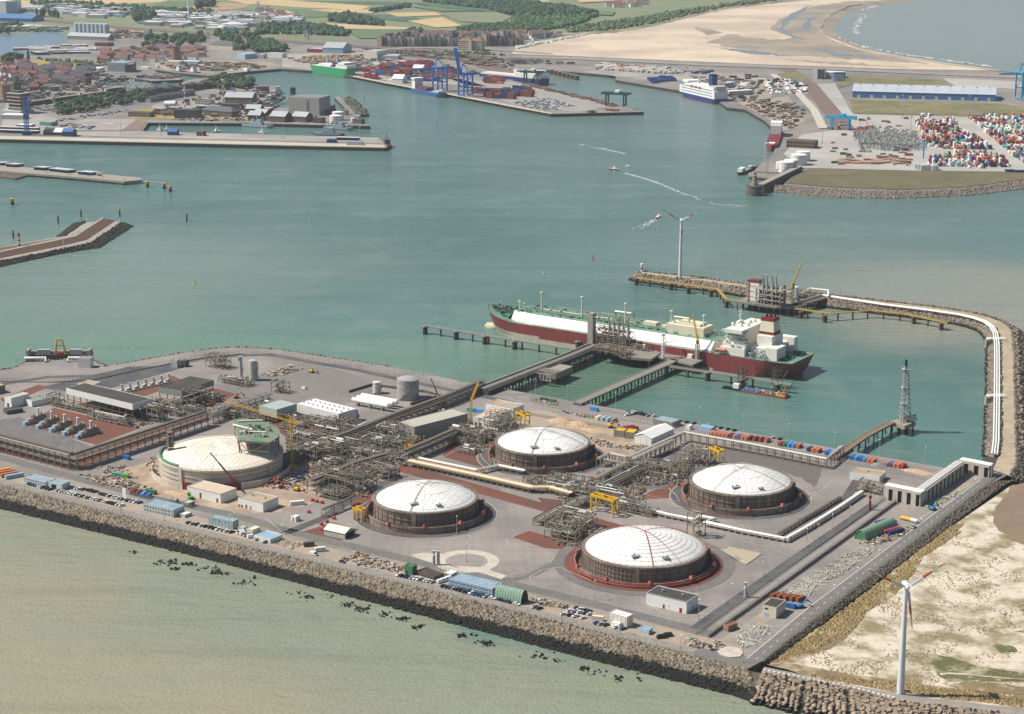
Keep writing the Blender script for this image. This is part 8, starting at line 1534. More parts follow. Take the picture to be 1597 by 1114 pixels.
fb('warehouse','very long grey roofed warehouse beside the white turbine',g2(760,225),g2(1330,245),130,h=10,wall='lgrey',roof=mat('wide grey roof','8e8f8c',.8,.1,.02),cat='warehouse');fb('warehouse','dark and white striped warehouse right of the long grey one',g2(1340,230),g2(1610,236),120,h=9,wall='lgrey',roof=SHEETW,cat='warehouse');fb('block','white square block before the industrial estate',g1(975,222),g1(1065,224),26,g1(0,165)[1],wall='white',roof='white');fb('block','white walled shed right of the square block',g1(1128,222),g1(1280,215),30,g1(0,170)[1],wall='white',roof='grey');fb('block','grey tower block by the railway sidings',g2(195,440),g2(262,442),16,g2(0,365)[1],wall='lgrey',roof='grey',cat='tower')
turbine('tall white turbine tower cut by the top picture edge',(295,37),5.2,95,33,(80,200,320),.3,False,2.6)
wt=thing('water_tower','round brown brick water tower rising over the red village','tower',tuple(W(g2(597,768),5)));hw=top_of(W(g2(597,768),5),g2(0,590)[1]);MB().lathe([(8.6,0),(8.6,hw)],24).build('shaft',mat('tower brick','8a6a54',.9,.1,.2,streak=.1),wt);MB().lathe([(9.1,hw),(9.1,hw+1.4),(0,hw+1.6)],24).build('cap',P['brown'],wt)
fb('town_hall','long house with slate hip roof and white gables near the wood',g2(1005,610),g2(1300,630),30,g2(0,575)[1],wall=STUC,roof=SLATE,kind='hip');fb('fish_hall','grey fish hall with wide flat roof by the inner quay',g1(1340,890),g1(1560,900),40,g1(0,790)[1],wall=mat('grey green hall','75848a',.7,.1),roof=mat('grey green roof','86939a',.7,.1),cat='hall');fb('fish_hall','dark end house of the grey fish hall',g1(1565,905),g1(1650,905),40,g1(0,805)[1],wall='dgrey',roof='grey',cat='hall');fb('fish_hall','long white low hall by the parched field',g1(945,900),g1(1240,905),30,g1(0,855)[1],wall='white',roof='white',cat='hall');fb('hall','blue grey hall on the right of the lorry park',g2(1455,740),g2(1640,725),30,h=10,wall='sky',roof=SHEETG,cat='hall');fb('hall','white roofed shelter below the water tower',g2(660,795),g2(870,800),16,h=5,wall='sky',roof='white',cat='hall');fb('hall','beige terminal house below the water tower',g2(475,815),g2(640,820),22,h=8,wall=STUC,roof='cream',cat='hall')
for i in range(26):g=W((random.uniform(6,120),random.uniform(73,86)),5.2)
sheds('on the timber dock',[(30,78),(60,74),(130,72),(150,78),(120,84),(60,86)],26,((50,14,4),(40,12,4),(30,14,5)),18,.12,[(P['white'],'white'),(P['dred'],'dark red'),(P['navy'],'dark blue')]);t=thing('old_pump','slim dark green tower on the parched field','tower',tuple(W(g1(357,800),5)));MB().lathe([(4.4,0),(2,30),(0,32)],8).build('shaft',mat('dark green tower','2e4440',.8,.1),t);MB().box(0,0,0,11,11,4).build('base',P['dgrey'],t)
fscatter('timber and goods on the sandy yard',[(160,45),(225,52),(240,60),(180,60)],120,(3,14),(2,8),(1,5));fscatter('lorries and goods of the fish port',[(250,100),(300,96),(390,100),(420,106),(330,112),(270,108)],170,(5,14),(2.4,2.8),(2,3.8));fscatter('goods on the peninsula',[(210,121),(240,118),(280,121),(262,124)],70,(3,12),(2,6),(2,5))
# inner port yards
for l,r,d,yt,wl,rf,k,lb in((f2(315,325),f2(410,330),30,f2(0,308)[1],P['dred'],SHEETG,'flat','dark red shed behind the green ship'),(f2(412,332),f2(538,335),60,f2(0,300)[1],P['sky'],SHEETG,'gable','grey gabled warehouse behind the green ship'),(f2(670,372),f2(750,376),40,f2(0,322)[1],P['offwhite'],SHEETG,'flat','white silo house of the container port'),(f2(755,374),f2(880,376),40,f2(0,350)[1],P['lgrey'],SHEETG,'flat','low grey hall beside the white silo house'),(f2(70,358),f2(160,362),20,f2(0,335)[1],P['white'],P['lgrey'],'flat','white office left of the inner port'),(f2(0,365),f2(45,366),20,f2(0,342)[1],P['lgrey'],SHEETG,'flat','small grey hall at the inner port edge'),(g7(90,555),g7(222,560),24,g7(0,505)[1],P['white'],P['white'],'gable','white gabled store on the container quay'),(g7(35,545),g7(88,548),12,g7(0,515)[1],P['offwhite'],P['white'],'flat','small white store on the container quay'),(g7(350,415),g7(475,418),20,g7(0,372)[1],P['white'],P['white'],'gable','white shed among the container stacks'),(f3(1345,600),f3(1500,590),14,h_:=None,P['lgrey'],P['white'],'flat','white roofed ferry terminal')):
 fb('port_building',lb,l,r,d,yt,h=8 if yt is None else None,wall=wl,roof=rf,kind=k)
BOXM={}
def simple_box(c,L=12.2):
 if(c,L)not in BOXM:
  b=MB().bx(-L/2,-1.2,.05,L/2,1.2,2.58)
  for i in range(9):b.box(-L/2+.3+(L-.6)*i/8,0,.1,.35,2.44,2.5)
  BOXM[c,L]=b.mesh('shipping_container',P[c])
 return BOXM[c,L]
NIND=[215]
STK=MB();STKM=[]
CPAL=['dred','rust','navy','blue','white','lgrey','orange','green','red','offwhite','teal','lgreen']
def stacks(where,poly,hd,wts,tiers=(1,3),gap=(13.2,2.75),fill=.85,ind=True,aisle=7,grp=None,z=5.5):
 xs=[W(p,z)for p in poly];c=sum(xs,Vector())/len(xs);ca,sa=math.cos(hd),math.sin(hd);loc=[((p.x-c.x)*ca+(p.y-c.y)*sa,-(p.x-c.x)*sa+(p.y-c.y)*ca)for p in xs];us=[p[0]for p in loc];vs=[p[1]for p in loc];out=[]
 u=min(us);iu=0;cc=wts[0]
 while u<max(us):
  v=min(vs);iv=0
  while v<max(vs):
   if inpoly(loc,u,v)and random.random()<fill and iv%(aisle+1)!=aisle:
    if random.random()<.45:cc=random.choice(wts)
    for k in range(random.randint(*tiers)):out.append((c.x+u*ca-v*sa,c.y+u*sa+v*ca,z+k*2.62,cc))
   v+=gap[1];iv+=1
  u+=gap[0];iu+=1
 out.sort(key=lambda p:p[1])
 for x,y,zz,cc in out:
  if ind and NIND[0]>0:
   NIND[0]-=1;o=link('shipping_container',simple_box(cc),None,(x,y,zz),hd);tag(o,f'{NAMEC.get(cc, cc)} container {where}','container','containers '+where)
  else:STK.box(x,y,zz,12.1,2.42,2.58,hd,CPAL.index(cc)if cc in CPAL else 0)
HDY=ang(W(g6(830,130),5),W(g6(1560,770),5));MIXR=['white','lgrey','offwhite','sky','dred','orange','navy','dred','orange','rust','white','white','offwhite','lgrey','navy','blue','green','lgreen','orange','teal']
stacks('in the front block of the outer terminal',[g6(220,800),g6(250,740),g6(420,690),g6(640,640),g6(1050,630),g6(1280,680),g6(1400,830),g6(900,830)],HDY,MIXR,(1,3),fill=.7,aisle=5)
stacks('in the second block of the outer terminal',[g6(130,380),g6(400,330),g6(760,360),g6(960,420),g6(1150,570),g6(600,570),g6(260,540)],HDY,MIXR,(1,3),fill=.7,ind=True,aisle=5)
stacks('in the third block of the outer terminal',[g6(60,200),g6(130,130),g6(280,120),g6(400,230),g6(500,150),g6(600,170),g6(700,340),g6(400,350),g6(140,330)],HDY,MIXR,(1,3),fill=.7,aisle=5)
stacks('in the right block of the outer terminal',[g6(820,130),g6(1100,100),g6(1700,90),g6(1900,500),g6(1650,800),g6(1350,600),g6(1100,380),g6(960,250)],HDY,MIXR,(1,2),fill=.65,aisle=4)
stacks('by the shore of the outer terminal',[g6(1255,880),g6(1480,895),g6(1800,905),g6(1800,895),g6(1480,880),g6(1260,868)],-.03,['navy','blue','dred'],(1,1),fill=1,aisle=99)
INR=['dred','dred','rust','navy','rust','dred','blue','orange','navy']
for i,(p,w_)in enumerate((([f2(610,440),f2(760,460),f2(770,440),f2(620,425)],INR),([f2(760,470),f2(960,478),f2(960,405),f2(930,405),f2(880,430),f2(780,445)],INR),([f2(930,435),f2(1090,440),f2(1090,405),f2(950,402)],['dred','red','rust']),([f2(640,478),f2(760,500),f2(770,490),f2(680,465)],['dred','orange','cream']),([f2(880,500),f2(1080,510),f2(1230,480),f2(1250,440),f2(1090,445),f2(1000,480)],INR),([f2(1340,580),f2(1480,590),f2(1500,570),f2(1350,555)],['navy','purple' if False else 'navy','rust']),([f2(1420,612),f2(1600,620),f2(1600,575),f2(1460,580)],['dred','rust','navy','rust']),([f2(1420,520),f2(1530,525),f2(1530,480),f2(1440,480)],INR),([f3(0,600),f3(120,608),f3(120,575),f3(0,560)],['navy','rust','dred','blue']),([f2(700,410),f2(900,420),f2(1000,395),f2(800,380)],['lgrey','rust','white','navy']))):
 stacks('in the inner container yard',p,-.38,w_,(2,4)if i in(1,2,6,8)else(1,2),fill=.8,ind=False,aisle=6,z=5.2)
stacks('on the freight yard behind the ferries',[f3(500,415),f3(560,395),f3(960,425),f3(940,445),f3(700,440)],1.1,['white','offwhite','lgrey','white','orange'],(1,1),(14,4),.8,False,8,z=6.4)
for p in([f3(980,455),f3(1080,425),f3(1095,430),f3(1000,462)],[f3(1120,460),f3(1170,435),f3(1180,440),f3(1130,466)],[f3(1180,462),f3(1230,438),f3(1240,445),f3(1190,468)],[f3(1420,545),f3(1450,500),f3(1465,502),f3(1470,560),f3(1440,570)],[f3(1330,550),f3(1335,510),f3(1370,510),f3(1385,555)]):stacks('trailer lane',p,.5,['navy','dgrey' if False else 'navy','white','lgrey'],(1,1),(14,3.6),.85,False,9,z=5.4)
stacks('blue stacks by the ferry link',[f3(830,510),f3(870,490),f3(980,485),f3(1000,505),f3(880,520)],.1,['blue','sky' if False else 'blue','navy'],(1,2),(13,3),.8,False,9,z=5.4)
tag(STK.build('container_stacks',[P[c]for c in CPAL]),'mass of stacked containers in the far yards',kind='stuff')
fscatter('new cars and vans on the ferry quay',[f2(240,395),f2(330,355),f2(610,345),f2(610,370),f2(420,385)],240,(5,11),(2.2,2.6),(2,3.4),hd=(.2,1.7),m=mat('yellow grey vans','b39a72',.7,.1,.3,island=.4));fscatter('cars of the inner port',[f2(520,420),f2(720,400),f2(860,390),f2(700,380),f2(540,400)],120,m=CARMIX);fscatter('vehicles on the far port apron',[f2(1300,400),f2(1600,440),f2(1600,380),f2(1320,340)],90,(5,14),(2.4,2.8),(2,3.6));fscatter('cars on the pier tip',[f3(0,640),f3(60,630),f3(220,610),f3(380,660),f3(240,690),f3(150,690)],110,m=mat('pale steel coils','8f9ba3',.5,.1,.3,island=.3));fscatter('railway wagons along the pier',[f3(60,525),f3(80,522),f3(570,640),f3(640,660),f3(600,662),f3(540,645)],90,(10,15),(2.6,3),(2,3),hd=(-.52,),m=mat('wagons','6e564b',.8,.2,.3,island=.5));fscatter('lorries at the ferry port',[f3(1100,480),f3(1500,470),f3(1590,540),f3(1480,640),f3(1300,600)],90,(6,14),(2.4,2.6),(2.2,3.8),hd=(.5,-.2))
fscatter('machines on the service quay',[f5(200,110),f5(300,90),f5(460,100),f5(500,150),f5(440,230),f5(360,200)],130,(3,12),(2,4),(1.5,4));fscatter('tarped cargo on the outer terminal',[f5(650,385),f5(780,378),f5(1020,380),f5(1010,405),f5(700,405)],60,(9,16),(5,8),(1.5,2.5),m=mat('brown cargo','9f7b62',.9,.1,.2,island=.3));stacks('grey reefer frames',[f5(740,270),f5(860,255),f5(1060,280),f5(1080,335),f5(1000,345),f5(780,330)],1.5,['lgrey'],(0,0),(20,20),0,False)
RF=MB();RG=MB()
for g in fillpts([f5(740,268),f5(860,250),f5(1050,272),f5(1080,335),f5(1000,345),f5(780,332)],150,6,5.5):
 RF.box(g.x,g.y,5.5,.8,.8,12).box(g.x,g.y,14,7,1.6,.5).box(g.x,g.y,8,7,1.6,.4);RG.box(g.x+2,g.y,14.55,3,2.4,2.4)
tag(RF.build('straddle_frames',mat('straddle grey','8f9498',.6,.1)),'rows of grey straddle carrier frames',kind='stuff');tag(RG.build('straddle_cabs',P['offwhite']),'white cabs on the straddle carrier frames',kind='stuff');RR=MB()
for g in fillpts([f5(745,265),f5(850,248),f5(850,255),f5(760,275)],16,6,5.5):RR.box(g.x,g.y,5.5,1,1,13).box(g.x,g.y,16,8,2,.8)
tag(RR.build('red_straddle_frames',P['red']),'row of red straddle carriers',kind='stuff')
t=fb('blue_warehouse','very long blue warehouse with pale grey roof on the outer terminal',f4(520,612),f4(1418,636),70,h=11,wall=mat('blue cladding','47719f',.6,.05,.1),roof=mat('pale warehouse roof','a9adb3',.6,.04,.03),kind='gable',cat='warehouse',doors=11);LxB=(W(f4(1418,636),5)-W(f4(520,612),5)).length
vm=MB().box(0,0,0,2.4,2,1.2).mesh('roof_vent',P['grey']);sm=MB().box(0,0,0,1.1,15,.12).mesh('skylight',P['sky'])
for i in range(11):
 link('roof_vent',vm,t,(LxB*(i+.5)/11,30,19));
 for q in(-3,0,3):
  o=link('skylight',sm,t,(LxB*(i+.5)/11+q,16,15.3));o.rotation_euler=(math.atan2(9,35),0,0)
fb('signal_house','pale tall signal house at the outer terminal railway',f4(272,495),f4(300,497),24,f4(0,435)[1],wall='lgrey',roof='grey');fb('signal_house','glazed front of the signal house',f4(303,497),f4(335,498),24,f4(0,437)[1],wall='dgrey',roof='grey');fb('signal_house','white low hall beside the signal house',f4(350,490),f4(462,494),24,f4(0,458)[1],wall='lgrey',roof='white')
for i in range(6):tag(MB().box(-3,0,0,.9,5,15).box(3,0,0,.9,5,15).box(0,0,15,7,5,2).build('straddle_carrier',P['lblue'],None,tuple(W(f4(408+i*11,512),5))),ordn(i,6)+' blue straddle carrier from the left by the signal house','carrier')
# quay cranes
def sts(label,a,b,h,boom_up,col,back=18,reach=42,deep=18,ap=16):
 a=W(a,5.2);b=W(b,5.2);t=thing('quay_crane',label,'crane',tuple(a),ang(a,b));L=(b-a).length;m=P[col]if isinstance(col,str)else col
 lm=MB().box(0,0,1.5,2,2.4,h-1.5).mesh('leg',m);bg_=MB().box(0,0,0,5,2,1.5).mesh('bogie',P['yellow'])
 for x in(0,L):
  for y in(0,deep):link('leg',lm,t,(x,y,0));link('bogie',bg_,t,(x,y,0))
 for y in(0,deep):MB().box(L/2,y,1.6,L-2,1.6,2).build('sill_beam',m,t);MB().box(L/2,y,h-.1,L+2,2.2,2.2).build('portal_beam',m,t)
 for x in(0,L):MB().box(x,deep/2,h*.38,1.6,deep-2,2).build('side_beam',m,t);MB().bar((x,1,h*.42),(x,deep-1,h*.95),1).build('brace',m,t)
 for x in(L/2-3,L/2+3):MB().bx(x-.8,-2,h-3.4,x+.8,deep+back,h-.2).build('girder',m,t)
 tip=Vector((0,-reach*.25,h+reach*.96))if boom_up else Vector((0,-reach,h-1.6))
 for x in(L/2-3,L/2+3):MB().bar((x,-2,h-1.8),(x,tip.y,tip.z),1.7,2.6).build('boom',m,t)
 MB().bar((L/2,0,h+2),(L/2,3,h+ap),1.6).bar((L/2,deep,h+2),(L/2,3,h+ap),1.2).bar((L/2,3,h+ap),(L/2,tip.y*.7,lerp(h,tip.z,.7)),.5).bar((L/2,3,h+ap),(L/2,deep+back-2,h),.5).build('apex_frame',m,t);MB().box(L/2,deep+4,h+.2,7,10,4.5).build('machine_house',P['yellow'],t);MB().box(L/2,2,h-6.5,3,3,3).build('cab',P['white'],t);return t
sts('left blue container crane with lowered boom on the inner quay',g7(600,650),g7(662,665),42,False,mat('crane blue light','2f78b8',.5,.06));sts('right blue container crane with raised boom on the inner quay',g7(920,718),g7(985,730),40,True,mat('crane blue','1f68b4',.5,.06),reach=46)
CYA=mat('crane cyan','3b9bc2',.5,.06);sts('cyan container crane at the right picture edge',f4(1540,620),f4(1580,632),46,False,CYA,reach=36,back=30)
sts('second cyan container crane cut by the right picture edge',f4(1590,615),f4(1640,625),46,False,CYA,reach=36,back=30)
def railgantry(label,a,b,h,deep,m,over=10,cols=None):
 a=W(a,5.2);b=W(b,5.2);t=thing('rail_gantry',label,'crane',tuple(a),ang(a,b));L=(b-a).length;lm=MB().box(0,0,0,2.4,2,h).mesh('leg',m)
 for x in(0,L):
  for y in(0,deep):link('leg',lm,t,(x,y,0))
  MB().box(x,deep/2,.5,2,deep,2).build('sill_beam',m,t);MB().box(x,deep/2,h-2,2,deep-2,2).build('head_beam',m,t)
 for y in(1,deep-1):MB().bx(-over,y-1,h+.01,L+over,y+1,h+3.5).build('girder',m,t)
 MB().box(L*.6,deep/2,h+3.6,8,deep-1,3.5).build('trolley',P['white']if cols else m,t);return t
railgantry('cyan rail gantry crane over the terminal tracks',f4(385,815),f4(492,820),17,16,CYA,10);railgantry('dark green gantry crane on the pier tip',f3(578,660),f3(688,665),19,14,mat('crane green','25483f',.6,.1),9,1);t=railgantry('second dark green gantry crane behind the ferry',f3(70,515),f3(150,518),18,14,mat('crane green',''),9,1)
tag(MB().lathe([(9,0),(6,2),(0,3.4)],16).build('dark_heap',P['dark'],None,tuple(W(f3(490,700),5))),'dark heap on the pier tip','heap');conts('on the pier tip',f3(600,688),f3(640,692),['orange','orange','orange'],hd=.1,L=12.2,z=5.1)
for i,(x,y,r,h)in enumerate(((405,440,10,13.5),(428,425,9,12),(468,405,10.5,14),(490,385,9.5,13),(372,425,5,9))):vert('storage_tank',ordn(i,5)+' white storage tank from the left by the old lighthouse mole',f5(x,y),r,h,P['white'],rail=False,dome=.08).location.z=5
fb('depot','brown depot with flat roof above the storage tanks',f5(405,322),f5(545,330),22,h=10,wall=BRICK,roof='brown',floors=2);t=thing('signal_tower','pale lattice signal tower on the service jetty','mast',tuple(W(f5(302,455),4)));lattice(MB(),(0,0,0),(0,0,38),4.5,8,.2).build('lattice',P['lgrey'],t);MB().box(0,0,38,4,4,3).build('head',P['white'],t)
platform('service_jetty','dark service jetty on piles below the storage tanks',[f5(215,450),f5(250,440),f5(400,452),f5(430,455),f5(330,475),f5(220,465)],4,2,8)
mo=thing('lighthouse','small old stone lighthouse on a round pier head','lighthouse',tuple(W(f5(245,560),0)));MB().lathe([(10.5,-1),(9.5,11),(9.9,11),(9.9,12),(0,12)],20).build('pier_head',CONCD,mo);MB().lathe([(4.6,12),(4,16),(3,16.3),(2.4,24),(3,24.3),(1.6,25),(1.6,28),(0,30)],14).build('tower',mat('old stone','857b6c',.9,.15),mo)
mw=thing('mole_wall','old stone mole wall leading to the small lighthouse','wall',tuple(W(f5(265,555),0)));a=W(f5(275,552),0)-W(f5(265,555),0);b=W(f5(468,458),0)-W(f5(265,555),0);MB().bar(a+Vector((0,0,5)),b+Vector((0,0,5)),9,11).build('wall',CONCD,mw);MB().bar(a+Vector((0,0,11.1)),b+Vector((0,0,11.1)),8.6,1).build('coping',CONC,mw)
for i,(p,yt)in enumerate(((f4(833,742),600),(f4(893,740),650),(f4(1250,750),600),(f4(1332,735),660),(f4(612,790),690),(f4(565,850),770),(f4(330,900),830),(f4(885,850),660))):
 g=W(p,5.4);h=top_of(g,f4(0,yt)[1]);t=thing('light_mast',ordn(i,8)+' tall light mast on the outer terminal paving','lamp post',tuple(g),0,'tall light masts of the outer terminal');MB().lathe([(.5,0),(.5,h*.25)],6).build('red_base',P['red'],t);MB().lathe([(.45,h*.25),(.25,h)],6).build('pole',P['lgrey'],t);MB().lathe([(1.4,h),(1.4,h+.8),(0,h+.9)],8).build('lamp_ring',P['lgrey'],t)
for i,(p,yt)in enumerate(((g3(1505,890),690),(g4(415,905),690),(g4(922,898),720),(g4(1432,905),730),(g5(310,940),750),(g5(1172,900),790),(g5(1385,990),840))):
 s=g3 if i==0 else(g4 if i<4 else g5);g=W(p,5.4);h=top_of(g,s(0,yt)[1]);t=thing('light_mast',ordn(i,7)+' tall light mast from the left on the near quay','lamp post',tuple(g),0,'tall light masts of the near quay');MB().lathe([(.4,0),(.2,h)],6).build('pole',P['lgrey'],t);MB().lathe([(1.3,h),(1.3,h+.8),(0,h+.9)],8).build('lamp_ring',P['lgrey'],t)
t=thing('cyan_lift','cyan straddle hoist at the edge of the container blocks','crane',tuple(W(g6(180,700),5.4)));MB().box(0,0,0,1.6,1.6,26).box(-3,0,14,1,3,10).box(3,0,14,1,3,10).box(0,0,24,7,3,1.4).build("frame",CYA,t)
def qpiles(label,pts,step,w_,h,m=None):
 pw=[W(p,0)for p in pts];t=thing('quay_piles',label,'quay wall',tuple(pw[0]));pm=MB().box(0,0,-1,w_,w_,h+1).mesh('pile',m or mat('quay pile','6b665a',.85,.2));n=0
 for p,a in along([p-pw[0]for p in pw],step):
  if n<290:link('pile',pm,t,tuple(p),a);n+=1
qpiles('row of fender piles along the container quay',[(552,122),(600,132.2),(700,150.5),(800,170.3),(858,181)],24,2.6,5.4);qpiles('row of piles under the near quay apron',[(-60,219),(0,221.6),(400,230.6),(598,235)],12,2,4.4,mat('dark quay pile','4e4c46',.85,.2));qpiles('row of piles on the ferry quay',[(960,127),(1000,133.5),(1066,146)],9,2,5);qpiles('row of piles along the naval quay',[(232,192),(400,196.5),(577,201)],26,2.4,5.4)
for i in range(7):t=thing('dolphin_pile',ordn(i,7)+' dark round mooring dolphin from the left behind the ferry','dolphin',tuple(W(f3(240+i*26,462+i*6.2),0)));MB().lathe([(5.4,-1),(5.4,9)],12).build('shaft',P['brown'],t);MB().lathe([(5.4,9.01),(0,9.02)],12).build('cap',FLATG,t)
# far ships
def ship(name,label,bowp,sternp,B,h,mats,tops,cat='ship',boot=1.2,blunt=None):
 a=W(sternp,0);b=W(bowp,0);hd=ang(a,b);L=(b-a).length;t=thing(name,label,cat,tuple(a),hd);hull(t,L,B,h,full,(*mats,lambda u:boot),[-1,0,boot,h*.5,h],sheer=lambda u:h*.15*max(0,(u-.85)/.15),nst=24,bow_rake=L*.03,stern_rake=2)
 for nm,x0,x1,w_,z0,z1,m in tops:MB().bx(x0*L,-w_*B/2,z0,x1*L,w_*B/2,z1).build(nm,m,t)
 return t,L
SG=mat('ship green','2f8c5c',.5,.08);SB=mat('ship blue','25588c',.5,.08);NB=mat('navy grey','95a2a8',.6,.06);FB_=mat('ferry navy','263a72',.5,.06);ROD=mat('red oxide','6e4038',.7,.1)
sh,L_=ship('roro_ship','green hulled cargo ferry with white bridge at the inner quay',f2(610,488),f2(362,455),24,17,(ROD,SG,P['offwhite']),[('deckhouse',.22,.5,.75,17,21.5,P['white']),('bridge',.66,.93,.96,16.8,24,P['white']),('bridge_deck',.72,.88,1,24.01,28,P['white']),('casing',.5,.55,.3,17,25,P['navy'])],boot=1)
for s in(.25,.5):MB().box(s*L_,8,17,2.6,2.6,20).build('funnel',P['sky'],sh)
MB().box(.8*L_,0,28,.6,.6,9).build('mast',P['white'],sh);m=MB()
for i in range(9):m.box(.89*L_+.2,-10+i*2.4,25.4,.2,1.6,1.2)
m.build('bridge_windows',GLASS,sh)
sh,L_=ship('feeder_ship','blue container feeder ship with white bridge at the stern',g7(752,745),g7(365,668),20,8,(ROD,SB,P['grey']),[('bridge',.06,.16,.8,8,24,P['white']),('bridge_deck',.05,.17,.95,24.01,27,P['white']),('fore_deck',.72,.9,.7,7.8,11,P['lgrey']),('funnel',.03,.06,.3,8,18,P['navy'])],boot=1)
for i in range(6):
 for k in range(2):MB().box((.22+i*.055)*L_,0,8+k*2.65,6.2,15,2.6).build('deck_container',P[('dred','navy','rust','dgrey')[(i+k)%4]],sh)
sh,L_=ship('ferry','white and dark blue ferry berthed behind the pier',f3(228,532),f3(-190,490),26,11,(P['dred'],FB_,P['lgrey']),[('superstructure',.55,.93,.97,10.9,19,P['white']),('bridge',.7,.9,.92,19.01,25,P['white']),('cargo_deck',.05,.54,.9,10.9,14,P['offwhite']),('funnel',.5,.54,.4,14,24,P['white'])])
dmm=MB().lathe([(5.5,0),(5.5,3),(3,6),(0,7)],12).build('dome',P['lgrey'],sh,(.62*L_,0,19))
sh,L_=ship('ferry','big white passenger ferry with navy hull and funnel at the right hand quay',f3(1070,590)if 0 else f3(1072,598),f3(1300,652),27,9,(P['dred'],FB_,P['lgrey']),[('superstructure',.02,.97,.98,8.9,22,P['white']),('upper_deck',.06,.85,.9,22.01,27.5,P['white']),('bridge',.74,.9,.96,27.51,31,P['white']),('aft_house',.02,.2,.8,27.51,30,P['lgrey']),('funnel',.2,.29,.36,27.51,46,FB_),('funnel_top',.2,.29,.365,46.01,48,P['dark'])]);MB().box(.62*L_,0,27.5,1.4,4,13).build('mast',P['white'],sh);m=MB()
for k in range(3):
 for s in(1,-1):m.box(.5*L_,s*13.3,12.5+k*4.6,.85*L_,.15,1.2)
m.build('window_band',mat('ferry window','5b6f85',.4,.05),sh);lbm=MB().tube((-4,0,0),(4,0,0),1.3,8).mesh('lifeboat',P['orange'])
for i in range(3):link('lifeboat',lbm,sh,((.42+i*.11)*L_,13.8,23.6))
MB().bx(.215*L_,-4.95,38,.275*L_,-4.9,43).build('funnel_emblem',P['sky'],sh)
sh,L_=ship('tanker','small red tanker with white bridge seen end on at the curved quay',f5(330,345),f5(360,262),17,9,(P['dred'],P['red'],P['dred']),[('bridge',.08,.3,.9,8.9,22,P['white']),('bridge_deck',.1,.26,1,22.01,25,P['white']),('forecastle',.88,.96,.5,9,11.5,P['white'])]);MB().box(.2*L_,0,25,1,1,9).build('mast',P['white'],sh)
sh,L_=ship('supply_boat','dark service boat with white wheelhouse at the service jetty',f5(165,462),f5(252,420),9,3.4,(P['black'],P['black'],P['grey']),[('wheelhouse',.72,.92,.7,3.4,8,P['white']),('deckhouse',.2,.4,.5,3.4,5,P['lgrey'])])
for i,(a,b)in enumerate(((g4(705,130),g4(575,115)),(g4(885,145),g4(752,128)))):s_,L_=ship('tug',('left','right')[i]+' red tug with white wheelhouse at the fish port',a,b,13,6,(P['dred'],P['red'],P['grey']),[('wheelhouse',.35,.62,.7,6,13,P['white']),('bridge',.4,.58,.6,13.01,16,P['sky'])],'tug')
ship('barge','long dark river barge at the fish port quay',g4(1195,150),g4(1515,118),13,4,(P['dred'],P['navy'],P['rust']),[('wheelhouse',.05,.18,.8,4,10,P['white']),('hatch',.22,.9,.7,4,5.6,P['lgrey'])],'barge')
for i,(a,b)in enumerate(((g5(1090,825),g5(775,808)),(g5(188,800),g5(-170,775)),(g5(1000,885),g5(640,875)))):
 s_,L_=ship('naval_ship',('grey naval ship moored along the naval quay','grey naval ship at the left end of the naval quay','long pale naval frigate behind the near quay')[i],a,b,10,4.5,(P['dgrey'],NB,P['grey']),[('deckhouse',.3,.68,.75,4.4,8,NB),('bridge',.5,.64,.7,8.01,11.5,NB),('funnel',.34,.4,.4,8.01,12,NB),('gun',.76,.8,.3,4.6,6.6,NB)]);MB().box(.5*L_,0,11,.6,.6,9).build('mast',NB,s_)
for i in range(3):s_,L_=ship('naval_ship',ordn(i,3)+' grey minehunter from the front berthed bow on at the inner naval quay',g5(130+i*52,540-i*55),g5(168+i*44,478-i*48),10,5,(P['dgrey'],NB,P['grey']),[('deckhouse',.3,.75,.8,4.9,9,NB),('bridge',.45,.7,.7,9.01,13,NB)])
s_,L_=ship('tug','dark tug with red deck lying off the near quay end',g5(1500,1035),g5(1455,985),11,4.5,(P['black'],P['black'],P['red']),[('wheelhouse',.4,.66,.7,4.5,11,P['dgrey'])],'tug');MB().box(.5*L_,0,11,.8,.8,8).build('mast',P['dgrey'],s_)
s_,L_=ship('support_ship','white service ship beside the peninsula',g4(300,95),g4(140,88),12,5,(P['lgrey'],P['white'],P['white']),[('deckhouse',.2,.8,.8,4.9,9,P['white'])]);ship('support_ship','dark trawler beside the peninsula',g4(400,80),g4(305,75),9,5,(P['black'],P['navy'],P['grey']),[('wheelhouse',.5,.75,.7,4.9,10,P['white'])])
for i,(p,q)in enumerate(((g4(1050,858),g4(1140,845)),(g4(360,830),g4(420,835)),(g4(450,828),g4(510,825)),(g5(20,855),g5(105,860)))):
 s_,L_=ship('patrol_boat',ordn(i,4)+' small white patrol boat moored behind the near quay',p,q,5,2.4,(P['lgrey'],P['white'],P['white']),[('wheelhouse',.35,.6,.6,2.4,5.5,P['white'])],'boat');MB().box(.5*L_,0,5.5,.4,.4,6).build('mast',P['white'],s_)
b=boat('sailing yacht moored in the marina',(200,132),.2,11,'white','yacht','yachts in the marina',True,'yacht')
for gi,g in enumerate(sorted(fillpts([(172,133),(190,127),(236,131),(240,137),(200,141),(172,140)],54,9,0),key=lambda q:q.x/q.y)):dup(b,tuple(g),random.choice((.3,3.4,.35))+jit(.1),ordn(gi,54)+' small white yacht from the left in the marina')
for i,p in enumerate((g4(30,210),g4(75,212),g4(160,210),g4(205,212))):dup(b,tuple(W(p,0)),1.2,ordn(i,4)+' white yacht from the left below the peninsula','yachts below the peninsula')
dup(b,tuple(W(g4(457,245),0)),.2,'lone white sailing yacht leaving the marina','yachts underway')
vert('dark_drum','dark round mooring drum standing in the inner basin',g5(411,375),5,11,P['dark'],rail=False,cat='dolphin').location.z=0
m=MB()
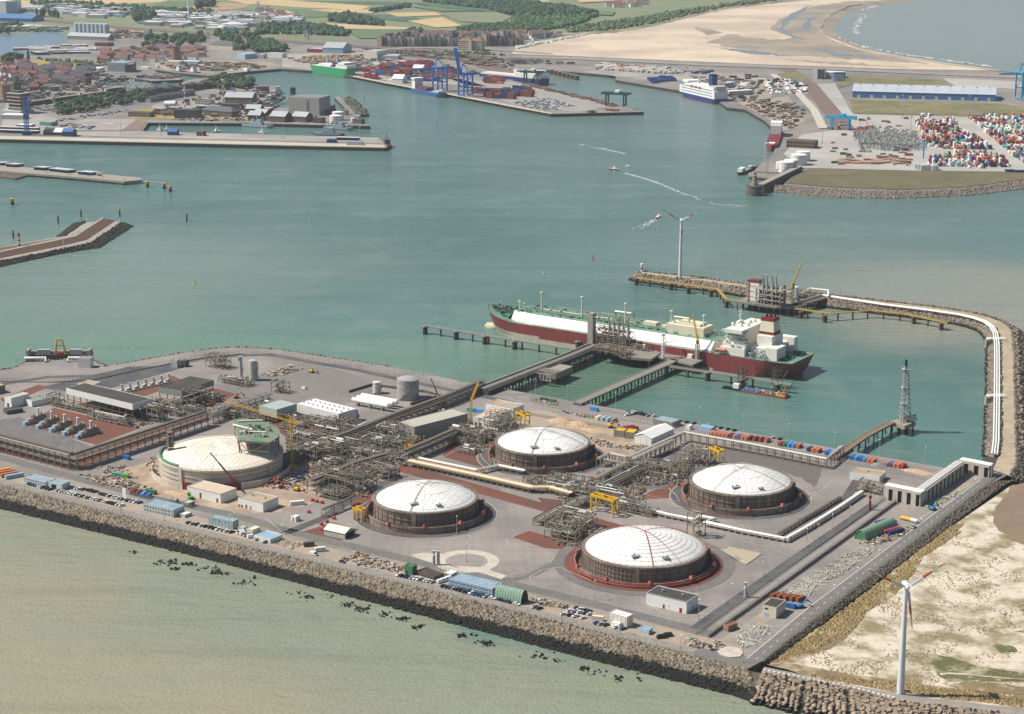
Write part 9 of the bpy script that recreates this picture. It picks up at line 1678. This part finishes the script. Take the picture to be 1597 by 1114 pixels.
for g in fillpts([(803,74),(840,66),(880,60),(925,52),(900,58),(840,70),(806,77)],230,0,5.6):m.box(g.x,g.y,5.6,5,4,3,jit(1))
tag(m.build('beach_huts',P['white']),'rows of tiny white beach huts',kind='stuff')
for i,(x,y,yt)in enumerate(((418,38,0),(403,22,2),(479,57,52),(460,56,50),(475,58,50),(480,62,58),(324,60,50))):
 g=W((x,y),5.2);h=min(46,max(14,top_of(g,yt)));t=thing('pylon',ordn(i,7)+' grey lattice power pylon in the fields','pylon',tuple(g));lattice(MB(),(0,0,0),(0,0,h),4,6,.35).build('tower',P['lgrey'],t);MB().box(0,0,h*.8,14,.6,.6).box(0,0,h*.93,10,.6,.6).build('cross_arm',P['lgrey'],t)
 # more port ground and goods
for p,m_,nm,lb in(([(905,112),(960,106),(1100,112),(1180,118),(1190,124),(1100,128),(1000,124)],'grey quay asphalt','lorry_park','grey lorry park behind the ferry quay'),([(1130,128),(1185,124),(1206,145),(1200,160),(1150,150)],'ferry tan','ferry_apron','tan apron of the ferry terminal'),([(1150,160),(1230,150),(1255,190),(1225,205),(1198,185)],'ferry tan','service_quay','tan service quay ground'),([(440,85),(560,80),(640,96),(700,118),(760,135),(620,128),(520,112),(440,105)],'grey quay asphalt','port_apron','grey apron of the inner port'),([(700,122),(800,128),(960,165),(900,175),(800,163)],'pier grey','port_apron','pale apron of the container pier'),([(230,98),(420,96),(440,104),(330,114),(260,110)],'ferry tan','lorry_park','tan lorry park of the fish port'),([(225,180),(240,163),(330,152),(400,150),(400,158),(330,168)],'grey quay asphalt','naval_road','dark road through the naval base'),([(10,160),(90,185),(80,205),(0,208)],'grey quay asphalt','quay_lot','grey lot below the red tower')):
 fsheet(nm,p,5.25,{'grey quay asphalt':mat('grey quay asphalt',''),'ferry tan':mat('ferry tan','9b8d7b',.9,.1,.05,col2='8a8076',s2=.01),'pier grey':mat('pier grey','8c8984',.9,.08,.05)}[m_],lb)
for i in range(5):a,b=(1186+i*14,122+i*1),(1200+i*14,146);fsheet('parking_lane',[a,(a[0]+7,a[1]),(b[0]+7,b[1]),b],5.5,mat('grey quay asphalt','')if i%2 else CONCL,ordn(i,5)+' parking lane from the left at the ferry port')
fscatter('lorries lined up on the freight lot',[(925,108),(1045,106),(1100,112),(1040,116)],230,(8,14),(2.4,2.6),(2.4,3.8),z=5.6,hd=(1.1,),m=mat('white lorries','b4b1aa',.7,.1,.3,island=.35));fscatter('lorries parked in the ferry lanes',[(1186,124),(1250,124),(1266,146),(1202,146)],90,(6,13),(2.4,2.6),(2,3.6),z=5.6,hd=(-1.2,),m=CARMIX);fscatter('cars and goods of the town streets',[(0,104),(140,108),(200,126),(150,144),(40,160),(0,160)],320,(4,16),(2,9),(1.5,8),hd=(.2,1.7),m=mat('town clutter','8a837a',.9,.1,.2,island=.4));fscatter('goods of the inner port',[(440,92),(560,86),(650,100),(720,124),(620,122),(520,106)],300,(5,14),(2.4,5),(2,4));fscatter('wagons and goods behind the port',[(560,76),(700,84),(800,92),(900,100),(800,100),(640,90)],160,(6,18),(2.4,3),(2,4),z=6.5)
fscatter('huts and goods of the naval base',[(236,182),(250,165),(330,150),(400,138),(440,150),(500,190),(420,188)],170,(4,14),(3,9),(2,6),hd=(0,1.57),m=mat('naval clutter','7b7268',.9,.1,.2,island=.4));fscatter('goods along the yacht basin',[(50,168),(95,160),(195,142),(230,144),(200,147),(92,166),(88,176)],130,(4,12),(2,4),(1.5,4),m=mat('pale clutter','a9a59c',.8,.1,.2,island=.4));fscatter('small vehicles on the outer terminal',[(1290,200),(1330,182),(1420,185),(1420,262),(1300,262)],70,(4,13),(2.4,3),(2,4));fscatter('reefer boxes by the shore',[f5(1050,430),f5(1150,425),f5(1160,438),f5(1060,440)],24,(5,7),(2.4,3),(5,8),m=P['white'])
MND=fillpts([g5(1005,500),g5(1060,480),g5(1125,510),g5(1180,570),g5(1260,655),g5(1190,668),g5(1100,620)],500,0,1);many_blocks('mole_mound',[tuple(p+Vector((0,0,random.uniform(-1,2))))for p in MND],[random.uniform(3,7)for _ in MND],mat('mossy rubble','4f5240',.9,.2,.1,island=.3),'mossy rubble mound beside the naval mole',seed=77)
# air
hz=MB().box(0,14000,-1,34000,30000,CAMH+25).build('haze',None);hz['kind']='stuff';hz['label']='thin summer haze over the harbour'
hm=bpy.data.materials.new('thin haze');hm.use_nodes=True;hn=hm.node_tree.nodes;hn.remove(hn['Principled BSDF']);pv=hn.new('ShaderNodeVolumePrincipled');pv.inputs['Color'].default_value=(.80,.88,1,1);pv.inputs['Density'].default_value=.000034;pv.inputs['Anisotropy'].default_value=.2
hm.node_tree.links.new(pv.outputs[0],hn['Material Output'].inputs['Volume']);hz.data.materials.clear();hz.data.materials.append(hm)
